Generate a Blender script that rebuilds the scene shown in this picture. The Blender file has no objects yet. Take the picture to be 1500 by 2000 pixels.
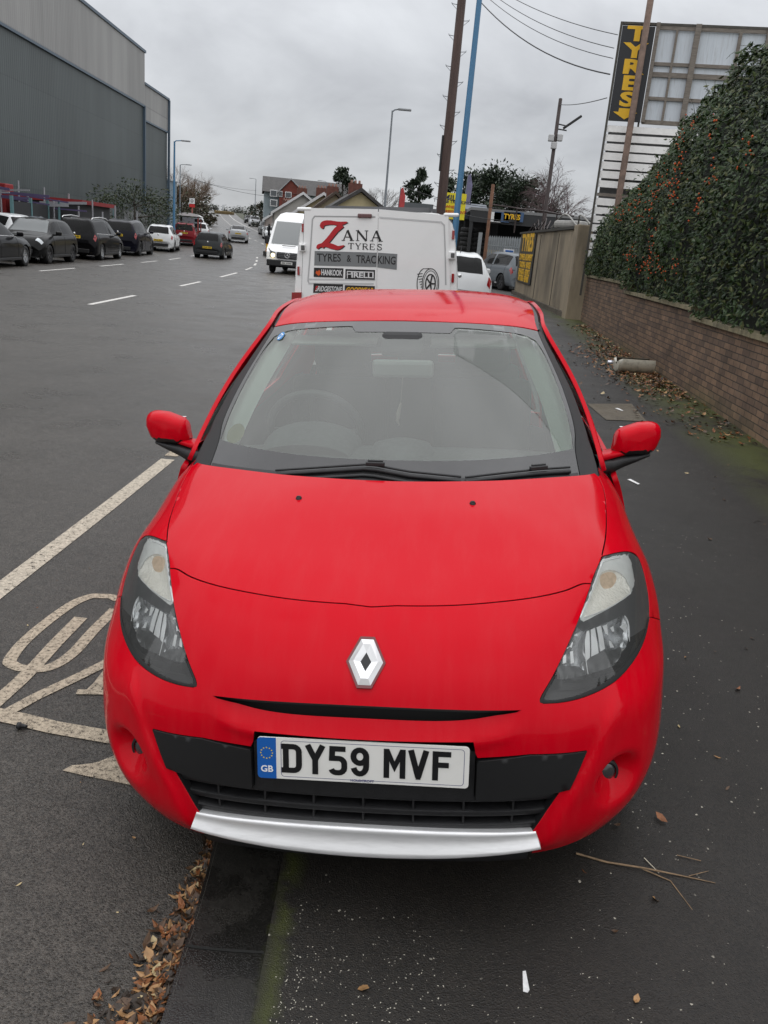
import bpy, bmesh, math, random
import numpy as np
from mathutils import Vector, Matrix
from mathutils.geometry import delaunay_2d_cdt
R_ = math.radians
scene = bpy.context.scene
COL = scene.collection
rng = random.Random(7)

# ------------------------------------------------------------------ camera
CAM_F, CAM_P, CAM_R, CAM_H = 1633.87, 0.30993, 0.08928, 1.7246
def cam_basis():
    p, r = CAM_P, CAM_R
    F = np.array([0, math.cos(p), -math.sin(p)]); U = np.array([0, math.sin(p), math.cos(p)]); Rt = np.array([1., 0, 0])
    return math.cos(r)*Rt+math.sin(r)*U, -math.sin(r)*Rt+math.cos(r)*U, F
_R, _U, _F = cam_basis()
cam = bpy.data.cameras.new('camera'); cam_o = bpy.data.objects.new('camera', cam); COL.objects.link(cam_o)
M4 = Matrix(((_R[0], _U[0], -_F[0], 0), (_R[1], _U[1], -_F[1], 0), (_R[2], _U[2], -_F[2], CAM_H), (0, 0, 0, 1)))
cam_o.matrix_world = M4
cam.sensor_fit = 'VERTICAL'; cam.sensor_height = 36; cam.lens = CAM_F*36/2000
cam.clip_start = .05; cam.clip_end = 3000
scene.camera = cam_o
def at(x, y, Y):
    """point of the place seen at photo pixel x,y at distance Y down the road"""
    d = _F*CAM_F+_R*(x-750)-_U*(y-1000)
    t = Y/d[1]
    return (d[0]*t, Y, CAM_H+d[2]*t)
def on_ground(x, y, z=0.):
    d = _F*CAM_F+_R*(x-750)-_U*(y-1000)
    t = (z-CAM_H)/d[2]
    return (d[0]*t, d[1]*t, z)

# ------------------------------------------------------------------ sky, sun
SUN_EL, SUN_ROT = R_(72), R_(200)
world = bpy.data.worlds.new('World'); scene.world = world; world.use_nodes = True
nt = world.node_tree; nt.nodes.clear()
def wn(t, **k):
    n = nt.nodes.new(t)
    for a, b in k.items(): setattr(n, a, b)
    return n
wo = wn('ShaderNodeOutputWorld'); bg = wn('ShaderNodeBackground'); bg.inputs[1].default_value = .1
sky = wn('ShaderNodeTexSky', sky_type='NISHITA'); sky.sun_disc = False; sky.sun_elevation = SUN_EL; sky.sun_rotation = SUN_ROT
tc = wn('ShaderNodeTexCoord'); sep = wn('ShaderNodeSeparateXYZ'); nt.links.new(tc.outputs['Generated'], sep.inputs[0])
ad = wn('ShaderNodeMath', operation='MAXIMUM'); ad.inputs[1].default_value = 0.0; nt.links.new(sep.outputs[2], ad.inputs[0])
ad2 = wn('ShaderNodeMath', operation='ADD'); ad2.inputs[1].default_value = .42; nt.links.new(ad.outputs[0], ad2.inputs[0])
dx = wn('ShaderNodeMath', operation='DIVIDE'); nt.links.new(sep.outputs[0], dx.inputs[0]); nt.links.new(ad2.outputs[0], dx.inputs[1])
dy = wn('ShaderNodeMath', operation='DIVIDE'); nt.links.new(sep.outputs[1], dy.inputs[0]); nt.links.new(ad2.outputs[0], dy.inputs[1])
cmb = wn('ShaderNodeCombineXYZ'); nt.links.new(dx.outputs[0], cmb.inputs[0]); nt.links.new(dy.outputs[0], cmb.inputs[1]); cmb.inputs[2].default_value = 3.3
n1 = wn('ShaderNodeTexNoise'); n1.inputs['Scale'].default_value = 2.7; n1.inputs['Detail'].default_value = 8; n1.inputs['Roughness'].default_value = .52; n1.inputs['Distortion'].default_value = .35
nt.links.new(cmb.outputs[0], n1.inputs['Vector'])
cr = wn('ShaderNodeValToRGB'); e = cr.color_ramp.elements
e[0].position = .30; e[0].color = (4.6, 4.7, 4.95, 1); e[1].position = .70; e[1].color = (8.0, 8.2, 8.5, 1)
nt.links.new(n1.outputs[0], cr.inputs[0])
# clouds are thicker (darker) down to the horizon
hr = wn('ShaderNodeMapRange'); hr.inputs['From Min'].default_value = -.02; hr.inputs['From Max'].default_value = .40; hr.inputs['To Min'].default_value = .62; hr.inputs['To Max'].default_value = 1.06
nt.links.new(sep.outputs[2], hr.inputs['Value'])
hr2 = wn('ShaderNodeMapRange'); hr2.interpolation_type = 'SMOOTHSTEP'; hr2.inputs['From Min'].default_value = .30; hr2.inputs['From Max'].default_value = 1.0; hr2.inputs['To Min'].default_value = 1.0; hr2.inputs['To Max'].default_value = 2.1
nt.links.new(sep.outputs[2], hr2.inputs['Value']); hm = wn('ShaderNodeMath', operation='MULTIPLY'); nt.links.new(hr.outputs[0], hm.inputs[0]); nt.links.new(hr2.outputs[0], hm.inputs[1])
hs = wn('ShaderNodeMapRange'); hs.interpolation_type = 'SMOOTHERSTEP'; hs.inputs['From Min'].default_value = -1.1; hs.inputs['From Max'].default_value = .55; hs.inputs['To Min'].default_value = .72; hs.inputs['To Max'].default_value = 1.0  # dims the unseen sky behind the camera, to lower light on front faces
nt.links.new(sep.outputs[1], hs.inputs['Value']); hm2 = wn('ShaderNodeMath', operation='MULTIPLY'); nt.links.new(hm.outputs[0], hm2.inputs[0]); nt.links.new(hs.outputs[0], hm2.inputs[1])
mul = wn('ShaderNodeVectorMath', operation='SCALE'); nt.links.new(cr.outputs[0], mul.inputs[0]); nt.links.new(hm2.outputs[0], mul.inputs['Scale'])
mx = wn('ShaderNodeMix', data_type='RGBA'); mx.inputs[0].default_value = .93
nt.links.new(sky.outputs[0], mx.inputs[6]); nt.links.new(mul.outputs[0], mx.inputs[7])
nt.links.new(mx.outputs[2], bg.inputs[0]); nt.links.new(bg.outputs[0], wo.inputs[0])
sl = bpy.data.lights.new('sun', 'SUN'); sl.energy = .85; sl.angle = R_(165); sl.color = (1, .97, .93)
so = bpy.data.objects.new('sun', sl); COL.objects.link(so)
# the sky's rotation runs clockwise from +Y seen from above
sd = Vector((math.sin(SUN_ROT)*math.cos(SUN_EL), math.cos(SUN_ROT)*math.cos(SUN_EL), math.sin(SUN_EL)))
so.rotation_euler = sd.to_track_quat('Z', 'Y').to_euler()
vs = scene.view_settings; vs.view_transform = 'Standard'; vs.look = 'None'; vs.exposure = .32; vs.gamma = 1

# ------------------------------------------------------------------ materials
MATS = {}
def mat(name, color=(.5, .5, .5), rough=.5, metal=0., spec=.5, coat=0., coat_rough=.05, var=0., scale=5., bump=0., bscale=60., emit=None, coat_ior=1.5, rvar=0., stretch=None, dirt=None, dscale=2., damt=.5):
    """principled material with procedural colour variation, bump, dirt"""
    if name in MATS: return MATS[name]
    m = bpy.data.materials.new(name); m.use_nodes = True; t = m.node_tree; b = t.nodes['Principled BSDF']
    b.inputs['Base Color'].default_value = (*color, 1); b.inputs['Roughness'].default_value = rough; b.inputs['Metallic'].default_value = metal
    b.inputs['Specular IOR Level'].default_value = spec; b.inputs['Coat Weight'].default_value = coat; b.inputs['Coat IOR'].default_value = coat_ior; b.inputs['Coat Roughness'].default_value = coat_rough
    tcn = None
    def coords():
        nonlocal tcn
        if tcn is None:
            tcn = t.nodes.new('ShaderNodeTexCoord').outputs['Object']
            if stretch:
                mp = t.nodes.new('ShaderNodeMapping'); mp.inputs['Scale'].default_value = stretch
                t.links.new(tcn, mp.inputs['Vector']); tcn = mp.outputs[0]
        return tcn
    cur = None
    if var > 0:
        n = t.nodes.new('ShaderNodeTexNoise'); n.inputs['Scale'].default_value = scale; n.inputs['Detail'].default_value = 6; n.inputs['Roughness'].default_value = .6
        t.links.new(coords(), n.inputs['Vector'])
        r = t.nodes.new('ShaderNodeValToRGB'); r.color_ramp.elements[0].position = .28; r.color_ramp.elements[1].position = .72
        r.color_ramp.elements[0].color = (*[max(0, c*(1-var)) for c in color], 1); r.color_ramp.elements[1].color = (*[min(1, c*(1+var)) for c in color], 1)
        t.links.new(n.outputs[0], r.inputs[0]); cur = r.outputs[0]
    if dirt:
        n = t.nodes.new('ShaderNodeTexNoise'); n.inputs['Scale'].default_value = dscale; n.inputs['Detail'].default_value = 8; n.inputs['Roughness'].default_value = .65
        t.links.new(coords(), n.inputs['Vector'])
        r = t.nodes.new('ShaderNodeMapRange'); r.inputs['From Min'].default_value = .48; r.inputs['From Max'].default_value = .72; r.inputs['To Max'].default_value = damt
        t.links.new(n.outputs[0], r.inputs['Value'])
        x = t.nodes.new('ShaderNodeMix'); x.data_type = 'RGBA'; t.links.new(r.outputs[0], x.inputs[0])
        if cur is not None: t.links.new(cur, x.inputs[6])
        else: x.inputs[6].default_value = (*color, 1)
        x.inputs[7].default_value = (*dirt, 1); cur = x.outputs[2]
    if cur is not None: t.links.new(cur, b.inputs['Base Color'])
    if rvar > 0:
        n = t.nodes.new('ShaderNodeTexNoise'); n.inputs['Scale'].default_value = scale*1.7; n.inputs['Detail'].default_value = 5
        t.links.new(coords(), n.inputs['Vector'])
        r = t.nodes.new('ShaderNodeMapRange'); r.inputs['From Min'].default_value = .3; r.inputs['From Max'].default_value = .7
        r.inputs['To Min'].default_value = max(.02, rough-rvar); r.inputs['To Max'].default_value = min(1, rough+rvar)
        t.links.new(n.outputs[0], r.inputs['Value']); t.links.new(r.outputs[0], b.inputs['Roughness'])
    if bump > 0:
        n = t.nodes.new('ShaderNodeTexNoise'); n.inputs['Scale'].default_value = bscale; n.inputs['Detail'].default_value = 4
        t.links.new(coords(), n.inputs['Vector'])
        bp = t.nodes.new('ShaderNodeBump'); bp.inputs['Strength'].default_value = bump; bp.inputs['Distance'].default_value = .01
        t.links.new(n.outputs[0], bp.inputs['Height']); t.links.new(bp.outputs[0], b.inputs['Normal'])
    if emit:
        b.inputs['Emission Color'].default_value = (*emit[0], 1); b.inputs['Emission Strength'].default_value = emit[1]
    MATS[name] = m
    return m
def glassy(name, tint=(.75, .8, .78), film=(.3, .32, .3), film_amt=.15, rough=.02, ior=1.52):
    """thin pane: see-through, dusty film, mirror reflection by angle"""
    if name in MATS: return MATS[name]
    m = bpy.data.materials.new(name); m.use_nodes = True; t = m.node_tree; t.nodes.clear(); N = t.nodes.new
    o = N('ShaderNodeOutputMaterial'); tr = N('ShaderNodeBsdfTransparent'); tr.inputs[0].default_value = (*tint, 1)
    df = N('ShaderNodeBsdfDiffuse'); df.inputs[0].default_value = (*film, 1)
    mi = N('ShaderNodeMixShader'); mi.inputs[0].default_value = film_amt; t.links.new(tr.outputs[0], mi.inputs[1]); t.links.new(df.outputs[0], mi.inputs[2])
    gl = N('ShaderNodeBsdfGlossy'); gl.inputs['Roughness'].default_value = rough
    fr = N('ShaderNodeFresnel'); fr.inputs[0].default_value = ior
    m2 = N('ShaderNodeMixShader'); t.links.new(fr.outputs[0], m2.inputs[0]); t.links.new(mi.outputs[0], m2.inputs[1]); t.links.new(gl.outputs[0], m2.inputs[2])
    t.links.new(m2.outputs[0], o.inputs[0]); MATS[name] = m
    return m

# ------------------------------------------------------------------ object helpers
def link(name, me, m=None, parent=None, smooth=False):
    o = bpy.data.objects.new(name, me); COL.objects.link(o)
    if m is not None:
        for x in (m if isinstance(m, (list, tuple)) else [m]): me.materials.append(x)
    if parent is not None: o.parent = parent
    if smooth:
        me.polygons.foreach_set('use_smooth', [True]*len(me.polygons))
    return o
def tag(o, label=None, cat=None, group=None, kind=None):
    if label: o['label'] = label
    if cat: o['category'] = cat
    if group: o['group'] = group
    if kind: o['kind'] = kind
    return o
def empty(name, loc, rot=(0, 0, 0), label=None, cat=None, group=None):
    o = bpy.data.objects.new(name, None); COL.objects.link(o); o.location = loc; o.rotation_euler = rot; o.empty_display_size = .1
    return tag(o, label, cat, group)
def copy_tree(o, parent=None):
    c = o.copy(); COL.objects.link(c)
    if parent is not None: c.parent = parent
    for ch in list(o.children): copy_tree(ch, c)
    return c

class MB:
    """collects vertices and faces, links them as one mesh object"""
    def __init__(s): s.v = []; s.f = []; s.mi = []; s.sm = []
    def add(s, vs, fs, mi=0, smooth=False):
        b = len(s.v); s.v += [tuple(float(c) for c in p) for p in vs]
        for f in fs: s.f.append([b+i for i in f]); s.mi.append(mi); s.sm.append(smooth)
    def box(s, c, size, rot=None, mi=0, bev=0.):
        x, y, z = [d/2 for d in size]
        if bev <= 0:
            P = [(-x, -y, -z), (x, -y, -z), (x, y, -z), (-x, y, -z), (-x, -y, z), (x, -y, z), (x, y, z), (-x, y, z)]
            Fc = [(0, 3, 2, 1), (4, 5, 6, 7), (0, 1, 5, 4), (1, 2, 6, 5), (2, 3, 7, 6), (3, 0, 4, 7)]
        else:
            bm = bmesh.new(); bmesh.ops.create_cube(bm, size=1); bmesh.ops.scale(bm, vec=size, verts=bm.verts)
            bmesh.ops.bevel(bm, geom=bm.edges[:], offset=bev, segments=2, affect='EDGES', profile=.5)
            bm.verts.index_update(); P = [v.co[:] for v in bm.verts]; Fc = [[v.index for v in f.verts] for f in bm.faces]; bm.free()
        Mx = (rot.to_3x3() if rot is not None else Matrix.Identity(3))
        s.add([Mx@Vector(p)+Vector(c) for p in P], Fc, mi)
        return s
    def quad(s, a, b, c, d, mi=0): s.add([a, b, c, d], [(0, 1, 2, 3)], mi); return s
    def tube(s, pts, r, n=8, mi=0, cap=True, smooth=True):
        pts = [Vector(p) for p in pts]; rs = r if isinstance(r, (list, tuple)) else [r]*len(pts)
        vs = []; fs = []; prev = None
        for i, p in enumerate(pts):
            t = (pts[min(i+1, len(pts)-1)]-pts[max(i-1, 0)]).normalized()
            if prev is None:
                a = Vector((0, 0, 1)) if abs(t.z) < .9 else Vector((1, 0, 0))
                u = t.cross(a).normalized()
            else: u = (prev-t*prev.dot(t)).normalized()
            prev = u; w = t.cross(u)
            for k in range(n):
                an = 2*math.pi*k/n; vs.append(p+(u*math.cos(an)+w*math.sin(an))*rs[i])
        for i in range(len(pts)-1):
            for k in range(n): fs.append((i*n+k, i*n+(k+1) % n, (i+1)*n+(k+1) % n, (i+1)*n+k))
        s.add(vs, fs, mi, smooth)
        if cap:
            s.add(vs[:n], [tuple(range(n))[::-1]], mi); s.add(vs[-n:], [tuple(range(n))], mi)
        return s
    def lathe(s, prof, n=24, axis='Z', c=(0, 0, 0), mi=0, smooth=True, ang=2*math.pi):
        vs = []; fs = []; m = len(prof); full = abs(ang-2*math.pi) < 1e-6; nn = n if full else n+1
        for k in range(nn):
            a = ang*k/n; ca, sa = math.cos(a), math.sin(a)
            for r, h in prof:
                p = {'Z': (r*ca, r*sa, h), 'Y': (r*ca, h, r*sa), 'X': (h, r*ca, r*sa)}[axis]
                vs.append((p[0]+c[0], p[1]+c[1], p[2]+c[2]))
        for k in range(n):
            k2 = (k+1) % nn
            for j in range(m-1): fs.append((k*m+j, k2*m+j, k2*m+j+1, k*m+j+1))
        s.add(vs, fs, mi, smooth); return s
    def prism(s, poly, h0, h1, fr=None, mi=0):
        """poly in x,y extruded z h0..h1; fr maps to the place (Matrix 4x4)"""
        n = len(poly); vs = [(*p, h0) for p in poly]+[(*p, h1) for p in poly]
        fs = [tuple(range(n))[::-1], tuple(range(n, 2*n))]+[(i, (i+1) % n, n+(i+1) % n, n+i) for i in range(n)]
        if fr is not None: vs = [fr@Vector(p) for p in vs]
        s.add(vs, fs, mi); return s
    def grid(s, P, mi=0, smooth=True, closed=False):
        """P: array rows x cols of points"""
        a = len(P); b = len(P[0]); vs = [p for r in P for p in r]; fs = []
        for i in range(a-1):
            for j in range(b if closed else b-1):
                j2 = (j+1) % b; fs.append((i*b+j, i*b+j2, (i+1)*b+j2, (i+1)*b+j))
        s.add(vs, fs, mi, smooth); return s
    def build(s, name, m, parent=None, smooth=None, sharp=None):
        me = bpy.data.meshes.new(name); me.from_pydata(s.v, [], s.f)
        if any(s.mi): me.polygons.foreach_set('material_index', s.mi)
        me.polygons.foreach_set('use_smooth', s.sm if smooth is None else [smooth]*len(s.f))
        me.update()
        if sharp is not None: me.set_sharp_from_angle(angle=R_(sharp))
        return link(name, me, m, parent)

# ------------------------------------------------------------------ lettering
def text_mesh(txt, size, bold=0., xs=1., align='CENTER', extrude=.002, space=1.):
    cu = bpy.data.curves.new('text', 'FONT'); cu.body = txt; cu.size = size; cu.align_x = align; cu.align_y = 'CENTER'
    cu.offset = bold*size; cu.extrude = extrude; cu.resolution_u = 3; cu.space_character = space
    o = bpy.data.objects.new('text', cu); COL.objects.link(o)
    dg = bpy.context.evaluated_depsgraph_get(); me = bpy.data.meshes.new_from_object(o.evaluated_get(dg))
    bpy.data.objects.remove(o); bpy.data.curves.remove(cu)
    if xs != 1.:
        for v in me.vertices: v.co.x *= xs
    me.name = 'lettering'; me.materials.clear()
    return me
def letters(name, txt, size, m, parent, mtx, **k):
    me = text_mesh(txt, size, **k); me.transform(mtx)
    return link(name, me, m, parent)
def stroke_poly(pts, w, closed=False):
    """mitred band along a polyline -> verts, quads"""
    P = [Vector(p) for p in pts]; n = len(P); vs = []; fs = []
    for i in range(n):
        if closed: a, b = P[(i-1) % n], P[(i+1) % n]
        else: a, b = P[max(i-1, 0)], P[min(i+1, n-1)]
        d1 = (P[i]-a).normalized() if (P[i]-a).length > 1e-9 else (b-P[i]).normalized()
        d2 = (b-P[i]).normalized() if (b-P[i]).length > 1e-9 else d1
        n1 = Vector((-d1.y, d1.x)); n2 = Vector((-d2.y, d2.x)); mm = (n1+n2)
        mm = mm.normalized() if mm.length > 1e-6 else n1
        wi = w[i] if isinstance(w, (list, tuple)) else w
        k = wi/2/max(.45, mm.dot(n1)); vs += [P[i]+mm*k, P[i]-mm*k]
    for i in range(n if closed else n-1):
        j = (i+1) % n; fs.append((2*i, 2*i+1, 2*j+1, 2*j))
    return vs, fs
def arc(cx, cy, rx, ry, a0, a1, n=10):
    return [(cx+rx*math.cos(R_(a0+(a1-a0)*i/n)), cy+ry*math.sin(R_(a0+(a1-a0)*i/n))) for i in range(n+1)]
def strokes(name, items, m, parent, mtx, eps=.0003, thick=0.):
    """items: list of (points, width[, closed]) drawn as flat bands, each a hair above the last"""
    mb = MB()
    for i, it in enumerate(items):
        vs, fs = stroke_poly(it[0], it[1], it[2] if len(it) > 2 else False)
        mb.add([mtx@Vector((p.x, p.y, eps*i)) for p in vs], fs)
    return mb.build(name, m, parent)
def frame(o, x, y):
    """matrix: x axis, y axis given, origin o"""
    x = Vector(x).normalized(); y = Vector(y); y = (y-x*y.dot(x)).normalized(); z = x.cross(y)
    return Matrix(((x.x, y.x, z.x, o[0]), (x.y, y.y, z.y, o[1]), (x.z, y.z, z.z, o[2]), (0, 0, 0, 1)))

# ------------------------------------------------------------------ smooth spline patches
def spl_coef(t, Y):
    """natural cubic spline second derivatives; Y (n, ...)"""
    n = len(t); h = np.diff(t); A = np.zeros((n, n)); B = np.zeros_like(Y)
    A[0, 0] = A[-1, -1] = 1
    for i in range(1, n-1):
        A[i, i-1] = h[i-1]; A[i, i] = 2*(h[i-1]+h[i]); A[i, i+1] = h[i]
        B[i] = 6*((Y[i+1]-Y[i])/h[i]-(Y[i]-Y[i-1])/h[i-1])
    return np.linalg.solve(A, B.reshape(n, -1)).reshape(Y.shape)
def spl_w(t, x):
    i = np.clip(np.searchsorted(t, x)-1, 0, len(t)-2); h = t[i+1]-t[i]
    a = (t[i+1]-x)/h; b = (x-t[i])/h
    return i, a, b, (a**3-a)*h*h/6, (b**3-b)*h*h/6
class Patch:
    """tensor cubic spline through a grid of points [row v][col u]; mirrored to negative u when sym"""
    def __init__(s, rows, sym=True, tu=None, tv=None):
        G = np.array(rows, float)
        if sym:
            Lf = G[:, :0:-1].copy(); Lf[:, :, 0] *= -1; G = np.concatenate([Lf, G], 1)
        if tu is None:
            d = np.linalg.norm(np.diff(G, axis=1), axis=2).mean(0); tu = np.concatenate([[0], np.cumsum(d)])
            if sym: tu = tu-tu[-1]/2; tu = tu/tu[-1]
            else: tu = tu/tu[-1]
        if tv is None:
            d = np.linalg.norm(np.diff(G, axis=0), axis=2).mean(1); tv = np.concatenate([[0], np.cumsum(d)]); tv = tv/tv[-1]
        s.tu, s.tv, s.G = np.array(tu), np.array(tv), G
        s.Gu = spl_coef(s.tu, np.swapaxes(G, 0, 1)); s.Gu = np.swapaxes(s.Gu, 0, 1)
        s.Gv = spl_coef(s.tv, G); s.Guv = spl_coef(s.tv, s.Gu)
        s.disp = None
    def raw(s, u, v):
        u = np.atleast_1d(np.asarray(u, float)); v = np.atleast_1d(np.asarray(v, float))
        i, a, b, c, d = spl_w(s.tu, u); j, A, B, C, D = spl_w(s.tv, v)
        a, b, c, d, A, B, C, D = [q[:, None] for q in (a, b, c, d, A, B, C, D)]
        def ru(P, Q, jj): return a*P[jj, i]+b*P[jj, i+1]+c*Q[jj, i]+d*Q[jj, i+1]
        return A*ru(s.G, s.Gu, j)+B*ru(s.G, s.Gu, j+1)+C*ru(s.Gv, s.Guv, j)+D*ru(s.Gv, s.Guv, j+1)
    def P(s, u, v):
        p = s.raw(u, v)
        return s.disp(p) if s.disp is not None else p
    def N(s, u, v, h=1e-3, raw=False):
        if raw and s.disp is not None:
            d, s.disp = s.disp, None; n = s.N(u, v, h); s.disp = d; return n
        u = np.atleast_1d(np.asarray(u, float)); v = np.atleast_1d(np.asarray(v, float))
        du = s.P(np.clip(u+h, s.tu[0], s.tu[-1]), v)-s.P(np.clip(u-h, s.tu[0], s.tu[-1]), v)
        dv = s.P(u, np.clip(v+h, 0, 1))-s.P(u, np.clip(v-h, 0, 1))
        n = np.cross(du, dv); return n/np.maximum(np.linalg.norm(n, axis=1), 1e-9)[:, None]
FRONT = Patch([
 # bottom edge of the bumper ... up the nose ... bonnet ... scuttle; centre line to wheel arch
 [(0,.03,.165),(.17,.034,.165),(.34,.05,.163),(.475,.082,.162),(.585,.145,.162),(.675,.23,.165),(.742,.325,.17),(.782,.42,.18),(.795,.484,.19)],
 [(0,-.018,.245),(.18,-.014,.245),(.355,.002,.245),(.49,.036,.246),(.605,.10,.247),(.70,.19,.248),(.765,.295,.249),(.81,.41,.25),(.825,.475,.25)],
 [(0,-.022,.33),(.18,-.018,.33),(.36,-.002,.33),(.50,.03,.33),(.615,.092,.33),(.712,.18,.33),(.78,.285,.33),(.822,.405,.33),(.836,.474,.33)],
 [(0,-.02,.42),(.18,-.016,.42),(.36,.0,.42),(.505,.034,.42),(.622,.098,.42),(.718,.185,.42),(.786,.295,.42),(.828,.42,.42),(.842,.492,.42)],
 [(0,-.02,.485),(.18,-.016,.485),(.36,.002,.485),(.505,.04,.485),(.622,.105,.485),(.72,.195,.485),(.788,.31,.485),(.83,.44,.485),(.846,.521,.485)],
 [(0,-.018,.545),(.18,-.013,.546),(.36,.008,.547),(.505,.05,.547),(.622,.118,.546),(.72,.215,.545),(.79,.34,.545),(.834,.475,.545),(.849,.566,.545)],
 [(0,.0,.615),(.18,.006,.615),(.36,.033,.613),(.505,.087,.61),(.62,.168,.606),(.72,.275,.602),(.79,.395,.597),(.835,.525,.591),(.851,.61,.585)],
 [(0,.063,.705),(.18,.069,.706),(.36,.102,.708),(.505,.166,.711),(.62,.262,.708),(.715,.37,.698),(.785,.49,.682),(.836,.60,.655),(.853,.674,.625)],
 [(0,.19,.797),(.18,.197,.799),(.36,.232,.804),(.50,.293,.808),(.605,.375,.808),(.695,.46,.795),(.77,.56,.765),(.828,.68,.722),(.855,.77,.657)],
 [(0,.39,.868),(.18,.395,.87),(.36,.415,.872),(.50,.45,.871),(.605,.497,.865),(.695,.555,.846),(.77,.645,.806),(.828,.77,.745),(.857,.885,.657)],
 [(0,.62,.935),(.18,.623,.937),(.36,.638,.936),(.50,.665,.929),(.605,.70,.918),(.69,.745,.896),(.765,.82,.848),(.822,.91,.765),(.855,1.0,.617)],
 [(0,.80,.972),(.18,.806,.975),(.36,.832,.976),(.50,.872,.974),(.61,.918,.971),(.69,.965,.958),(.76,1.015,.905),(.815,1.06,.79),(.852,1.10,.538)],
 [(0,.93,.995),(.18,.935,.998),(.36,.96,1.0),(.50,1.0,1.0),(.605,1.06,.999),(.685,1.115,.98),(.757,1.15,.92),(.813,1.165,.79),(.85,1.17,.44)],
])
GREEN = Patch([
 # windscreen from the scuttle up, then the roof back and down the tailgate; centre to roof rail
 [(0,.79,.945),(.25,.81,.945),(.46,.86,.944),(.61,.93,.942),(.72,1.0,.945)],
 [(0,1.06,1.117),(.24,1.07,1.116),(.44,1.11,1.112),(.58,1.175,1.105),(.68,1.255,1.098)],
 [(0,1.32,1.277),(.22,1.33,1.275),(.40,1.365,1.269),(.53,1.42,1.259),(.622,1.485,1.247)],
 [(0,1.585,1.417),(.20,1.59,1.415),(.36,1.612,1.41),(.47,1.65,1.403),(.553,1.70,1.388)],
 [(0,1.80,1.468),(.2,1.80,1.466),(.36,1.805,1.460),(.47,1.825,1.448),(.556,1.86,1.426)],
 [(0,2.10,1.502),(.2,2.10,1.500),(.36,2.10,1.493),(.475,2.10,1.478),(.562,2.10,1.452)],
 [(0,2.50,1.513),(.2,2.50,1.511),(.36,2.50,1.503),(.475,2.50,1.488),(.563,2.50,1.460)],
 [(0,3.00,1.492),(.2,3.0,1.490),(.355,3.0,1.482),(.465,3.0,1.466),(.55,3.0,1.438)],
 [(0,3.50,1.425),(.19,3.5,1.423),(.34,3.495,1.415),(.445,3.485,1.40),(.53,3.47,1.375)],
 [(0,3.74,1.25),(.20,3.735,1.25),(.37,3.715,1.245),(.49,3.685,1.235),(.60,3.63,1.20)],
 [(0,3.92,.96),(.22,3.915,.96),(.42,3.89,.955),(.58,3.84,.945),(.72,3.73,.92)],
 [(0,4.0,.70),(.24,3.995,.70),(.46,3.97,.70),(.64,3.91,.70),(.80,3.77,.70)],
 [(0,4.02,.45),(.24,4.015,.45),(.46,3.99,.45),(.65,3.93,.45),(.81,3.79,.45)],
 [(0,3.97,.25),(.24,3.965,.25),(.46,3.94,.25),(.63,3.88,.25),(.77,3.76,.25)],
])
# scoop below the slim upper air slot (photo: a smooth dished lip)
SLOT_HALF = .40
def slot_top(x): return .612-.012*(x/SLOT_HALF)**2
def front_disp(p):
    p = p.copy(); ax = np.abs(p[:, 0]); z = p[:, 2]
    # dish below the slot
    zt = slot_top(ax); e = np.clip((SLOT_HALF-ax)/.10, 0, 1); e = e*e*(3-2*e)
    zb = .535+.05*np.clip((ax-.25)/.2, 0, 1)**2
    t = np.clip((z-zb)/np.maximum(zt-zb, 1e-3), 0, 1.0); g = t*t*(3-2*t)
    m = (z < zt+.0005) & (p[:, 1] < .35)
    p[:, 1] += np.where(m, .026*e*g, 0)
    # soft rounded lip under the dish
    q = np.exp(-((z-zb+.004)/.011)**2)*e; p[:, 1] -= np.where(p[:, 1] < .35, .008*q, 0)
    # fog lamp pockets low on the corners
    dx_ = (ax-.655)/.082; dz_ = (z-.362)/.085; rr = np.sqrt(dx_*dx_+dz_*dz_); f = np.clip(1-rr, 0, 1); f = f*f*(3-2*f)
    fr = np.where(p[:, 1] < .45, f, 0)
    p[:, 1] += .072*fr; p[:, 0] -= np.sign(p[:, 0])*.018*fr
    # crease: corner facet stands back from the front face
    xc = np.interp(z, [.18, .255, .33, .395, .474, .558, .60], [.455, .475, .503, .546, .588, .622, .645]); dxc = ax-xc
    s_ = np.where(dxc > 0, np.exp(-(dxc/.045)**2), np.exp(-(dxc/.016)**2))*np.clip((.615-z)/.06, 0, 1)*np.clip((z-.17)/.05, 0, 1)
    p[:, 1] -= .011*s_*(p[:, 1] < .4)
    return p
FRONT.disp = front_disp

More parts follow.
